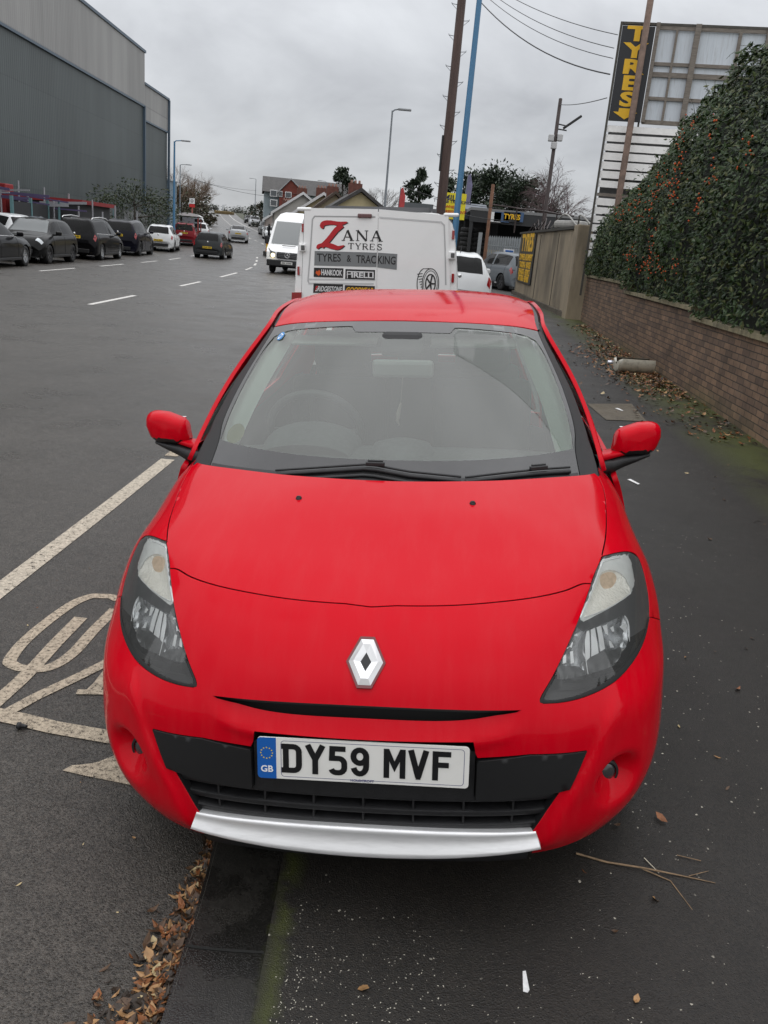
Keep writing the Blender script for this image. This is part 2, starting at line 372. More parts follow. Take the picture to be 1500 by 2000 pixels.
# outlines of the front panels on the FRONT patch (u, v)
OUT = {'hl': [(0.5936, 0.5975),(0.536, 0.5229),(0.4782, 0.4624),(0.4462, 0.4294),(0.4028, 0.3786),(0.3756, 0.3461),(0.3823, 0.3372),(0.4307, 0.3345),(0.4929, 0.336),(0.5741, 0.3437),(0.6409, 0.3609),(0.7077, 0.3859),(0.7591, 0.4127),(0.7868, 0.458),(0.7926, 0.5265),(0.7704, 0.604),(0.71, 0.6222)], 'hl_div': [(0.4816, 0.4622),(0.5405, 0.4632),(0.6167, 0.4683),(0.7062, 0.4783)], 'hl_div2': [(0.4634, 0.4488),(0.5226, 0.4479),(0.594, 0.4503),(0.6871, 0.4544)], 'hl_ind': [(0.5807, 0.5696),(0.4932, 0.4676),(0.56, 0.4697),(0.6929, 0.4829),(0.6977, 0.5283),(0.6317, 0.5591)], 'hl_ref': [(0.6623, 0.4425),(0.5591, 0.4461),(0.4848, 0.4456),(0.4411, 0.4131),(0.4155, 0.3819),(0.4622, 0.3685),(0.5314, 0.3682),(0.6091, 0.3828),(0.6494, 0.4121)], 'bonside': [(0.5405, 0.5294),(0.5925, 0.6103),(0.6494, 0.7431),(0.6785, 0.8312),(0.7529, 0.964)], 'bonfront': [(0.5405, 0.5294),(0.5043, 0.5286),(0.454, 0.5245),(0.3761, 0.5225),(0.2745, 0.5219),(0.1501, 0.5208),(0.0403, 0.5205)], 'strip': [(0.4878, 0.2358),(0.356, 0.2451),(0.2438, 0.2413),(0.2471, 0.1623),(0.3493, 0.1694),(0.4524, 0.1733)], 'bonrear': [(0.5959, 0.9125),(0.4442, 0.9094),(0.2896, 0.9021),(0.1436, 0.9008),(0.036, 0.9016)], 'ws': [(0.8576, 0.0387),(0.8972, 0.0644),(0.9156, 0.1123),(0.9252, 0.1612),(0.943, 0.2103),(0.5698, 0.2151),(0.2594, 0.2163)], 'trim': [(0.9736, 0.0103),(0.9869, 0.062),(0.9911, 0.1106),(1.0, 0.1616),(1.0, 0.2191)], 'frit': [(0.8487, 0.0408),(0.8638, 0.0684),(0.8796, 0.1203),(0.8952, 0.1688),(0.8738, 0.19),(0.7787, 0.1982),(0.5572, 0.2038),(0.3248, 0.2058),(0.2917, 0.1942),(0.2483, 0.1602)], 'fritb': [(0.8487, 0.0408),(0.6196, 0.0354),(0.3785, 0.0313),(0.1544, 0.03)], 'wip1': [(0.4906, 0.0104),(0.3113, 0.0163),(0.1099, 0.0219),(0.059, 0.0213),(-0.0842, 0.0158),(-0.2993, 0.0109)], 'wip2': [(0.3164, 0.0103),(0.4849, 0.0146),(0.6301, 0.0172),(0.7901, 0.0171)], 'arc': [(0.2667, 0.1657),(0.4176, 0.1487),(0.5627, 0.1215),(0.6677, 0.0912),(0.7461, 0.0584),(0.7781, 0.0333)], 'arc2': [(0.851, 0.0544),(0.7142, 0.0572),(0.5907, 0.0517),(0.4932, 0.0351),(0.44, 0.0187)], 'sticker': [(0.8083, 0.1899)], 'tax': [(0.7717, 0.0515)], 'lamp_pale': [(0.5906, 0.5892),(0.6453, 0.6027),(0.7089, 0.6127),(0.7334, 0.5821),(0.7381, 0.5164),(0.711, 0.4899),(0.6876, 0.4782),(0.6047, 0.467),(0.5423, 0.4616),(0.4863, 0.4621),(0.5354, 0.5102),(0.5722, 0.5553)], 'lamp_indb': [(0.5855, 0.5493),(0.6144, 0.5537),(0.6475, 0.5452),(0.6805, 0.5236),(0.6937, 0.4955),(0.6895, 0.4813),(0.6119, 0.4705),(0.5533, 0.4659),(0.5023, 0.4659),(0.5367, 0.4994),(0.5691, 0.5305)], 'lamp_amber': [(0.5863, 0.5431),(0.6137, 0.5502),(0.6422, 0.5433),(0.6544, 0.5255),(0.6357, 0.5087),(0.6019, 0.5098),(0.585, 0.5226)], 'lamp_refl': [(0.4734, 0.4423),(0.5058, 0.4425),(0.5362, 0.4422),(0.5736, 0.4419),(0.6157, 0.4431),(0.6447, 0.4413),(0.6528, 0.4245),(0.6494, 0.4048),(0.6349, 0.3908),(0.6112, 0.3808),(0.5875, 0.3684),(0.5431, 0.3683),(0.5011, 0.3698),(0.4563, 0.3707),(0.4217, 0.3747),(0.4187, 0.3879),(0.4372, 0.4162),(0.457, 0.4336)], 'lamp_dome': [(0.498, 0.3882),(0.5113, 0.3947),(0.5325, 0.3984),(0.5568, 0.3992),(0.5906, 0.3918),(0.621, 0.3908),(0.6095, 0.38),(0.5853, 0.3693),(0.5432, 0.3694),(0.5019, 0.3707)], 'lamp_dome2': [(0.4211, 0.391),(0.436, 0.3952),(0.4755, 0.3885),(0.4951, 0.3787),(0.498, 0.3714),(0.4564, 0.3713),(0.4224, 0.3755)], 'lamp_swoosh': [(0.4352, 0.37),(0.5015, 0.3614),(0.5596, 0.3588),(0.6161, 0.3645),(0.6565, 0.3871),(0.6631, 0.3806),(0.6277, 0.3565),(0.5673, 0.3497),(0.5012, 0.3545),(0.4455, 0.3637)], 'lamp_swoosh2': [(0.4082, 0.355),(0.4559, 0.3525),(0.5209, 0.3493),(0.5847, 0.3468),(0.593, 0.3414),(0.5243, 0.3418),(0.4558, 0.3486)], 'lamp_f1': [(0.4973, 0.4235),(0.5053, 0.4402),(0.5138, 0.4404),(0.5097, 0.395),(0.4965, 0.3907)], 'lamp_f2': [(0.518, 0.4401),(0.5313, 0.4407),(0.5367, 0.3971),(0.5138, 0.3957)], 'lamp_f3': [(0.5367, 0.4406),(0.5517, 0.4406),(0.5569, 0.3998),(0.5421, 0.3983)], 'lamp_f4': [(0.5559, 0.4391),(0.5726, 0.4391),(0.5711, 0.4206),(0.5627, 0.4246)], 'lamp_f5': [(0.5798, 0.4309),(0.5927, 0.4322),(0.5932, 0.4224),(0.5863, 0.4229)], 'lamp_f6': [(0.6145, 0.4264),(0.6391, 0.4298),(0.6434, 0.4162),(0.6329, 0.4103),(0.6244, 0.4195)], 'lamp_f7': [(0.4453, 0.4206),(0.4607, 0.4341),(0.4645, 0.4287),(0.4599, 0.421),(0.4539, 0.4237)], 'lamp_f8': [(0.4678, 0.441),(0.4781, 0.4419),(0.4789, 0.4374)], 'lamp_f9': [(0.571, 0.4113),(0.5788, 0.4074),(0.5874, 0.3959),(0.5736, 0.3987)], 'lamp_f10': [(0.4369, 0.4116),(0.4447, 0.4126),(0.4438, 0.3989),(0.4344, 0.3982)], 'lamp_f11': [(0.455, 0.4154),(0.463, 0.4151),(0.4646, 0.3954),(0.4558, 0.3946)], 'lamp_l1': [(0.4948, 0.4012),(0.497, 0.385),(0.5003, 0.3697)], 'lamp_l2': [(0.6387, 0.4419),(0.6478, 0.432),(0.6491, 0.4175),(0.6423, 0.394)], 'lamp_l3': [(0.5908, 0.5803),(0.5631, 0.537),(0.5277, 0.5012),(0.4837, 0.4634)], 'lamp_l4': [(0.5894, 0.5814),(0.6441, 0.5952),(0.6699, 0.5998)], 'lamp_l5': [(0.5021, 0.4649),(0.5529, 0.4649),(0.6114, 0.4695),(0.6902, 0.4799)], 'lamp_l6': [(0.6146, 0.5546),(0.6477, 0.5461),(0.6808, 0.5245),(0.6959, 0.4952)]}

# ------------------------------------------------------------------ panel builder
def cr(pts, n=6, closed=False):
    """Catmull-Rom through 2D/3D points"""
    P = np.array(pts, float); m = len(P); out = []
    rngi = range(m) if closed else range(m-1)
    for i in rngi:
        p1, p2 = P[i], P[(i+1) % m]
        p0 = P[(i-1) % m] if (closed or i > 0) else 2*p1-p2
        p3 = P[(i+2) % m] if (closed or i < m-2) else 2*p2-p1
        for k in range(n):
            t = k/n; out.append(.5*((2*p1)+(p2-p0)*t+(2*p0-5*p1+4*p2-p3)*t*t+(3*p1-p0-3*p2+p3)*t**3))
    if not closed: out.append(P[-1])
    return [tuple(float(c) for c in q) for q in out]
def mir(pts): return [(-p[0], *p[1:]) for p in pts]
def clean(loop, tol=2e-3):
    out = [loop[0]]
    for p in loop[1:]:
        if math.hypot(p[0]-out[-1][0], p[1]-out[-1][1]) > tol: out.append(p)
    if math.hypot(out[0][0]-out[-1][0], out[0][1]-out[-1][1]) < tol: out.pop()
    return out
def densify(loop, step):
    out = []
    for a, b in zip(loop, loop[1:]+loop[:1]):
        n = max(1, int(math.ceil(math.hypot(b[0]-a[0], b[1]-a[1])/step)))
        out += [(a[0]+(b[0]-a[0])*k/n, a[1]+(b[1]-a[1])*k/n) for k in range(n)]
    return out
def area2(l): return sum(a[0]*b[1]-b[0]*a[1] for a, b in zip(l, l[1:]+l[:1]))
def inside(X, Y, loop):
    L = np.array(loop); r = np.zeros(X.shape, bool); j = len(L)-1
    for i in range(len(L)):
        c = ((L[i, 1] > Y) != (L[j, 1] > Y))
        with np.errstate(divide='ignore', invalid='ignore'):
            r ^= c & (X < (L[j, 0]-L[i, 0])*(Y-L[i, 1])/(L[j, 1]-L[i, 1])+L[i, 0])
        j = i
    return r
def cdt_uv(outline, holes, step, extra=()):
    """triangles of the region inside outline, outside holes; extra = inner constraint loops"""
    loops = [densify(clean(outline), step)]+[densify(clean(h), step) for h in holes]
    if area2(loops[0]) < 0: loops[0].reverse()
    for h in loops[1:]:
        if area2(h) > 0: h.reverse()
    pts = []; edges = []
    for l in loops+[densify(clean(x), step) for x in extra]:
        b = len(pts); pts += l; edges += [(b+i, b+(i+1) % len(l)) for i in range(len(l))]
    nb = sum(len(l) for l in loops)
    L = np.array(loops[0]); lo, hi = L.min(0), L.max(0)
    gx, gy = np.meshgrid(np.arange(lo[0]+step*.5, hi[0], step), np.arange(lo[1]+step*.5, hi[1], step)); gx = gx.ravel(); gy = gy.ravel()
    m = inside(gx, gy, loops[0])
    for h in loops[1:]: m &= ~inside(gx, gy, h)
    B = np.array(pts); gx, gy = gx[m], gy[m]; keep = np.ones(len(gx), bool)
    for p in B: keep &= (gx-p[0])**2+(gy-p[1])**2 > (step*.6)**2
    allp = pts+list(zip(gx[keep].tolist(), gy[keep].tolist()))
    v, e, f, ov, oe, of = delaunay_2d_cdt([Vector(p) for p in allp], edges, [], 0, 1e-7)
    V = np.array([tuple(p) for p in v]); T = np.array([list(t) for t in f if len(t) == 3])
    c = V[T].mean(1); m = inside(c[:, 0], c[:, 1], loops[0])
    for h in loops[1:]: m &= ~inside(c[:, 0], c[:, 1], h)
    T = T[m]; a = V[T]; ar = (a[:, 1, 0]-a[:, 0, 0])*(a[:, 2, 1]-a[:, 0, 1])-(a[:, 2, 0]-a[:, 0, 0])*(a[:, 1, 1]-a[:, 0, 1])
    T[ar < 0] = T[ar < 0][:, ::-1]
    T = T[np.abs(ar) > 1e-10]
    return V, T, loops
def panel(name, S, outline, m, parent, flat=False, holes=(), step=.02, flange=.02, gap=.0018, push=0., xf=None, flip=False, thick_mat=None, hflange=None):
    V, T, loops = cdt_uv(outline, holes, step)
    dsp = S.disp
    if flat: S.disp = None
    P = S.P(V[:, 0], V[:, 1]); N = S.N(V[:, 0], V[:, 1])*(-1 if flip else 1)
    S.disp = dsp
    # shrink rims a little so that neighbouring panels leave a shut line
    mb = MB()
    key = {(round(a, 6), round(b, 6)): i for i, (a, b) in enumerate(V.tolist())}
    rims = []
    for l in loops:
        idx = [key.get((round(a, 6), round(b, 6))) for a, b in l]
        if any(i is None for i in idx):
            idx = [int(((V-np.array(p))**2).sum(1).argmin()) for p in l]
        Q = P[idx]; E_ = np.roll(Q, -1, 0)-np.roll(Q, 1, 0); E_ /= np.maximum(np.linalg.norm(E_, axis=1), 1e-9)[:, None]
        inw = np.cross(N[idx], E_)*(-1 if flip else 1); inw /= np.maximum(np.linalg.norm(inw, axis=1), 1e-9)[:, None]
        P[idx] = Q+inw*(gap if hflange is None or not rims else 0); rims.append((idx, inw, flange if hflange is None or not rims else hflange))
    P = P+N*push
    F = T[:, ::-1] if flip else T
    mb.add(P, F.tolist(), 0, True)
    if flange > 0:
        for idx, inw, fl_ in rims:
            if fl_ <= 0: continue
            a = P[idx]; n = N[idx]; r0 = a; r1 = a-n*.0015-inw*.0007; r2 = a-n*fl_-inw*.0007
            k = len(idx); vs = np.concatenate([r0, r1, r2]); fs = []
            for i in range(k):
                j = (i+1) % k
                for q in (0, 1):
                    f = (q*k+i, (q+1)*k+i, (q+1)*k+j, q*k+j); fs.append(f[::-1] if flip else f)
            mb.add(vs, fs[0::2], 0, True); mb.add(vs, fs[1::2], 1 if thick_mat else 0, True)
    return mb.build(name, [m, thick_mat] if thick_mat else m, parent)

# ------------------------------------------------------------------ the red hatchback
def paint(name, c, dust=.018):
    m = mat(name, c, rough=.5, spec=.0, coat=.75, coat_rough=.05, coat_ior=1.25)
    t = m.node_tree; b = t.nodes['Principled BSDF']
    tcn = t.nodes.new('ShaderNodeTexCoord').outputs['Object']
    n = t.nodes.new('ShaderNodeTexNoise'); n.inputs['Scale'].default_value = 7; n.inputs['Detail'].default_value = 8; n.inputs['Roughness'].default_value = .7
    mp = t.nodes.new('ShaderNodeMapping'); mp.inputs['Scale'].default_value = (3.2, .7, .7); t.links.new(tcn, mp.inputs['Vector']); t.links.new(mp.outputs[0], n.inputs['Vector'])
    n2 = t.nodes.new('ShaderNodeTexNoise'); n2.inputs['Scale'].default_value = 240; n2.inputs['Detail'].default_value = 2; t.links.new(tcn, n2.inputs['Vector'])
    # film of road dust: dries on level faces
    r = t.nodes.new('ShaderNodeMapRange'); r.inputs['From Min'].default_value = .46; r.inputs['From Max'].default_value = .78; r.inputs['To Max'].default_value = dust; t.links.new(n.outputs[0], r.inputs['Value'])
    g = t.nodes.new('ShaderNodeNewGeometry'); sx = t.nodes.new('ShaderNodeSeparateXYZ'); t.links.new(g.outputs['Normal'], sx.inputs[0])
    up = t.nodes.new('ShaderNodeMapRange'); up.inputs['From Min'].default_value = .25; up.inputs['From Max'].default_value = 1; t.links.new(sx.outputs[2], up.inputs['Value'])
    a = t.nodes.new('ShaderNodeMath'); a.operation = 'MULTIPLY_ADD'; t.links.new(up.outputs[0], a.inputs[0]); a.inputs[1].default_value = dust*.12; t.links.new(r.outputs[0], a.inputs[2])
    sp = t.nodes.new('ShaderNodeMapRange'); sp.inputs['From Min'].default_value = .30; sp.inputs['From Max'].default_value = .60; sp.inputs['To Min'].default_value = .75; sp.inputs['To Max'].default_value = 1.1; t.links.new(n2.outputs[0], sp.inputs['Value'])
    a2 = t.nodes.new('ShaderNodeMath'); a2.operation = 'MULTIPLY'; t.links.new(a.outputs[0], a2.inputs[0]); t.links.new(sp.outputs[0], a2.inputs[1])
    x = t.nodes.new('ShaderNodeMix'); x.data_type = 'RGBA'; x.inputs[6].default_value = (*c, 1); x.inputs[7].default_value = (.62, .50, .46, 1); t.links.new(a2.outputs[0], x.inputs[0]); t.links.new(x.outputs[2], b.inputs['Base Color'])
    rr = t.nodes.new('ShaderNodeMapRange'); rr.inputs['To Max'].default_value = .26; rr.inputs['To Min'].default_value = .07; rr.inputs['From Max'].default_value = dust*2; t.links.new(a2.outputs[0], rr.inputs['Value']); t.links.new(rr.outputs[0], b.inputs['Coat Roughness'])
    return m
RED = paint('red_paint', (.54, .001, .010))
BLK = mat('black_plastic', (.012, .012, .013), rough=.45, var=.3, scale=30, bump=.15, bscale=400)
TRIM = mat('grey_black_trim', (.012, .012, .0125), spec=.35, rough=.5, var=.08, scale=60, bump=.08, bscale=900)
DARKG = mat('dark_void', (.004, .004, .004), rough=.8)
SILV = mat('satin_silver', (.84, .84, .84), rough=.34, metal=.6, var=.05, scale=20, stretch=(1, 8, 8), dirt=(.35, .34, .33), dscale=9, damt=.25)
CHROME = mat('chrome', (.86, .87, .88), rough=.07, metal=1.)
WHITEP = mat('plate_white', (.80, .79, .75), rough=.3, coat=.3, dirt=(.45, .43, .38), dscale=14, damt=.12)
BLUEP = mat('plate_blue', (.01, .11, .42), rough=.3)
INK = mat('ink_black', (.008, .008, .009), rough=.35)
YELL = mat('plate_yellow_mark', (.85, .62, .02), rough=.4)
LENS = glassy('lamp_lens', tint=(.93, .94, .93), film=(.55, .55, .53), film_amt=.05, rough=.03)
GLASS = glassy('windscreen_glass', tint=(.66, .74, .70), film=(.50, .52, .46), film_amt=.13, rough=.015, ior=1.75)
GLASS_D = glassy('windscreen_dusty_glass', tint=(.66, .74, .70), film=(.46, .48, .45), film_amt=.23, rough=.04)
SIDEG = glassy('tinted_side_glass', tint=(.35, .4, .38), film=(.1, .1, .1), film_amt=.1)
FRIT = mat('black_glass_border', (.030, .029, .029), rough=.25, coat=.35, var=.2, scale=9)
TYRE = mat('tyre_rubber', (.018, .018, .018), rough=.8, bump=.4, bscale=90)
ALLOY = mat('wheel_alloy', (.55, .56, .57), rough=.3, metal=.9)
CARX, CARY, CARZ = .0392, 1.7791, .0438
car = empty('hatchback_car', (CARX, CARY, CARZ), (-.0135, -.077, -.0495), 'red hatchback with silver bumper lip, parked half on the kerb in the foreground', 'car')
def uvz(S, x, z, u, v):
    """u,v of the undisplaced surface where it has this x and z"""
    a = np.array([u, v], float)
    for _ in range(25):
        f = lambda q: S.raw(q[:1], q[1:])[0][[0, 2]]-np.array([x, z])
        f0 = f(a); J = np.stack([(f(a+[1e-5, 0])-f0)/1e-5, (f(a+[0, 1e-5])-f0)/1e-5], 1)
        a = a-np.linalg.lstsq(J, f0, rcond=None)[0]; a = np.clip(a, [-1, 0], [1, 1])
    return (float(a[0]), float(a[1]))
HL = OUT['hl']
hl_in_low = cr(HL[1:7], 4)                       # bonnet corner down to the tip
hl_bot = cr(HL[6:13], 4)                         # tip round the bottom to the seam
hl_out = cr(HL[12:17]+[HL[0]], 4)                # seam up the outer edge to the top
hl_in_up = cr([HL[1], ((HL[0][0]+HL[1][0])/2+.002, (HL[0][1]+HL[1][1])/2), HL[0]], 3)
seam_uv = HL[12]
SEAM_END = (1.0, .355)
# bonnet
_b = [HL[1]]+OUT['bonfront'][1:-1]; bf_full = cr(_b+mir(_b)[::-1], 6); bf = [p for p in bf_full if p[0] > 1e-4]+[(0, .5170)]      # right corner to the centre
bf_full = bf+mir(bf)[::-1][1:]
bs = cr([HL[0]]+OUT['bonside'][1:4]+[(.680, .895), (.672, .915)], 5)
br = cr([(.655, .926)]+OUT['bonrear']+[(0, .902)], 5)
bon_loop = mir(bf)[::-1][::-1][::-1] if False else None
right = hl_in_up+bs[1:]+br                        # corner, up the side, along the rear to the centre
bonnet_loop = bf[::-1]+right[1:]+mir(right)[::-1][1:]+mir(bf)[1:-1]
panel('bonnet', FRONT, bonnet_loop, RED, car, step=.016, gap=.0030, thick_mat=BLK)
# wings
wing = [HL[0]]+bs[1:]+[(.69, .93), (.70, .965), (.715, 1.0), (1.0, 1.0), SEAM_END, seam_uv]+hl_out[1:-1]
panel('front_wing', FRONT, wing, RED, car, step=.016, thick_mat=BLK)
panel('front_wing', FRONT, mir(wing)[::-1], RED, car, step=.016, thick_mat=BLK)
# bumper with the lower opening and the slim air slot
def xz(pts, u0=.3, v0=.3):
    return [uvz(FRONT, x, z, x/.9+.0001, v0) for x, z in pts]
ST = OUT['strip']
op_r = [(.405, .0), (.398, .03), (.392, .062), (.378, .084), (.403, .124), (.430, .163), (.4525, .165), ST[0]]
op_top = [ST[1], ST[2], (.238, .252)]
nt_z = uvz(FRONT, .268, .535, .24, .28)
opening = op_r+op_top+[(nt_z[0], nt_z[1])]
half = [(1.0, 0.0)]+[(1.0, .36*k/10) for k in range(1, 10)]+[SEAM_END, seam_uv]+hl_bot[::-1][1:]+hl_in_low[::-1][1:-1]
bumper_loop = opening[::-1][::-1][0:1]+half+bf_full[0:]+mir(half)[::-1]+mir(opening)+[(0, nt_z[1]+.0)]+opening[::-1][:-1]
n_ = 24
slot_t = [uvz(FRONT, x, slot_top(abs(x))+.0012, x/.95, .32) for x in np.linspace(-.383, .383, n_)]
slot_b = [uvz(FRONT, x, slot_top(abs(x))-.034*(1-(abs(x)/.385)**4)-.0012, x/.95, .31) for x in np.linspace(.372, -.372, n_)]
panel('front_bumper', FRONT, bumper_loop, RED, car, holes=[slot_t+slot_b], step=.0095, flange=.028, gap=.0016, thick_mat=BLK, hflange=0)

# black backing, slats and fins of the two air openings
def offset_grid(us, vs, off, S=FRONT, disp=False):
    U, Vv = np.meshgrid(us, vs); f = S.P if disp else S.raw
    P = f(U.ravel(), Vv.ravel()); N = S.N(U.ravel(), Vv.ravel(), raw=not disp); o = off if np.isscalar(off) else np.repeat(off, len(us))[:, None]
    return (P-N*o).reshape(len(vs), len(us), 3)
g = MB()
g.grid(offset_grid(np.linspace(-.50, .50, 41), np.linspace(.02, .33, 12), .075))
g.grid(offset_grid(np.linspace(-.36, .36, 25), np.linspace(.29, .345, 5), .055))
g.build('grille_backing', DARKG, car)
def slat(v0, hw, mb):
    us = np.linspace(-hw, hw, 49)
    for a, b, c in ((v0+.010, v0-.004, 0),):
        rows = [(v0+.006, .050), (v0+.006, .020), (v0+.003, .0135), (v0-.004, .0125), (v0-.007, .016), (v0-.008, .050)]
        G = np.stack([offset_grid(us, [r[0]], r[1])[0] for r in rows]); mb.grid(G, 0, True)
for v0, hw in ((.150, .435), (.121, .415), (.094, .398)):
    g = MB(); slat(v0, hw, g); g.build('grille_slat', BLK, car, sharp=50)
for x in np.linspace(-.33, .33, 7):
    g = MB(); a = offset_grid([x-.0022, x+.0022], np.linspace(.070, .16, 5), .016); b = offset_grid([x-.0022, x+.0022], np.linspace(.070, .16, 5), .055)
    for i in range(4):
        g.quad(a[i, 0], a[i, 1], a[i+1, 1], a[i+1, 0]); g.quad(b[i, 0], a[i, 0], a[i+1, 0], b[i+1, 0]); g.quad(a[i, 1], b[i, 1], b[i+1, 1], a[i+1, 1])
    g.build('grille_fin', BLK, car)
g = MB()       # blade across the slim slot
us = np.linspace(-.37, .37, 41)
xs = FRONT.raw(us, us*0+.32)[:, 0]
rows = []
for dz, dd in ((-.010, .07), (-.010, .042), (-.016, .038), (-.026, .040), (-.030, .07)):
    q = np.array([FRONT.raw(*[np.array([c]) for c in uvz(FRONT, x, slot_top(abs(x))+dz, u, .31)])[0] for x, u in zip(xs, us)]); q[:, 1] += dd+.006; rows.append(q)
g.grid(rows); g.build('grille_slat', BLK, car, sharp=50)
strip = [ST[0]]+[ST[1]]+[(.247, .2365), (.243, .232), (.243, .155), (.248, .152)]+[(.349, .1575), (.4525, .165)]
for s_ in (strip, mir(strip)[::-1]):
    panel('bumper_strip', FRONT, s_, TRIM, car, step=.012, flange=.03, gap=.001, push=.004, flat=True)
pl_ = [(.2425, .252), (.2425, .148), (-.2425, .148), (-.2425, .252)]
panel('plate_holder', FRONT, pl_, BLK, car, step=.02, flange=.03, push=-.012)
# silver lip and black valance
us = np.linspace(-.388, .388, 61); base = FRONT.raw(us, us*0+.075)
prof = [(.020, .0), (.002, .0), (-.005, -.03), (-.008, -.09), (-.0075, -.20), (-.008, -.34), (-.011, -.50), (-.016, -.66), (-.021, -.80), (-.024, -.92), (-.022, -.98), (-.014, -1.), (.03, -1.)]
rows = []
for d, t in prof:
    xx = base[:, 0]; q = (np.abs(xx)/.43)**2; zt_ = .283-.008*q; h = .074-.030*q
    rows.append(np.stack([xx*(1+.035*-t), base[:, 1]+d*(1-.25*q), zt_+h*t], 1))
g = MB(); g.grid(rows)
for e_ in (0, -1): g.add([r[e_] for r in rows], [tuple(range(len(rows)))[::(1 if e_ else -1)]])
g.build('bumper_lip', SILV, car, sharp=55)
us = np.linspace(-.385, .385, 41); base = FRONT.raw(us, us*0+.03); rows = [np.stack([base[:, 0], base[:, 1]+d, base[:, 0]*0+z], 1) for d, z in ((.03, .22), (-.002, .206), (-.004, .192), (.006, .165), (.03, .15), (.25, .15))]
g = MB(); g.grid(rows); g.build('bumper_valance', BLK, car, sharp=50)
# washer jets
for s_ in (-1, 1):
    p = FRONT.raw(np.array([s_*.232]), np.array([.785]))[0]
    g = MB(); g.lathe([(0, .009), (.006, .008), (.009, .003), (.010, -.004)], 14, c=p); g.box((p[0], p[1]-.004, p[2]+.006), (.008, .006, .006)); g.build('washer_jet', BLK, car)

# ------------------------------------------------------------------ headlamps
HOUS = mat('lamp_bezel', (.13, .132, .136), rough=.32, metal=.4)
HOUSD = mat('lamp_bezel_dark', (.02, .02, .021), rough=.25, metal=.2)
INDI = mat('indicator_reflector', (.95, .93, .86), rough=.25, metal=.2, bump=.5, bscale=120)
CHROMEF = mat('fluted_reflector', (.88, .89, .90), rough=.13, metal=1., bump=.7, bscale=50, stretch=(9, 9, .6))
BULB = mat('amber_bulb', (.75, .34, .08), rough=.15, coat=.5)
BULBG = mat('bulb_glass', (.8, .8, .78), rough=.08, coat=1., metal=.3)
lamp_loop = cr(HL[0:6], 4)[:-1]+cr(HL[5:8], 4)[:-1]+cr(HL[7:16], 4)[:-1]+cr(HL[15:17]+[HL[0]], 4)[:-1]
def seg_d(p, loop):
    a = np.array(loop); b = np.roll(a, -1, 0); d = b-a; L2 = (d*d).sum(1)
    t = np.clip(((p[:, None, :]-a[None])*d[None]).sum(2)/np.maximum(L2, 1e-12), 0, 1)
    return np.sqrt((((a[None]+t[..., None]*d[None])-p[:, None, :])**2).sum(2)).min(1)
PALE = mat('lamp_pale_bezel', (.72, .73, .71), rough=.35, var=.1, scale=25)
AMBER = mat('amber_bulb_glow', (.66, .50, .36), rough=.3, var=.2, scale=60)
REFM = mat('lamp_reflector_grey', (.52, .53, .54), rough=.18, metal=.8, var=.3, scale=55)
FLUTE = mat('lamp_flute_bright', (.92, .93, .93), rough=.2, metal=.15)  # white stands in for bright reflections in the lamp
DOME = mat('lamp_shade_dome', (.085, .087, .088), rough=.3, var=.3, scale=30)
RUB = mat('lamp_seal', (.008, .008, .008), rough=.7)
LPN = ('pale', 'indb', 'amber', 'refl', 'dome', 'dome2', 'swoosh', 'swoosh2')
LP = {k: cr(OUT['lamp_'+k], 3, True) for k in LPN}
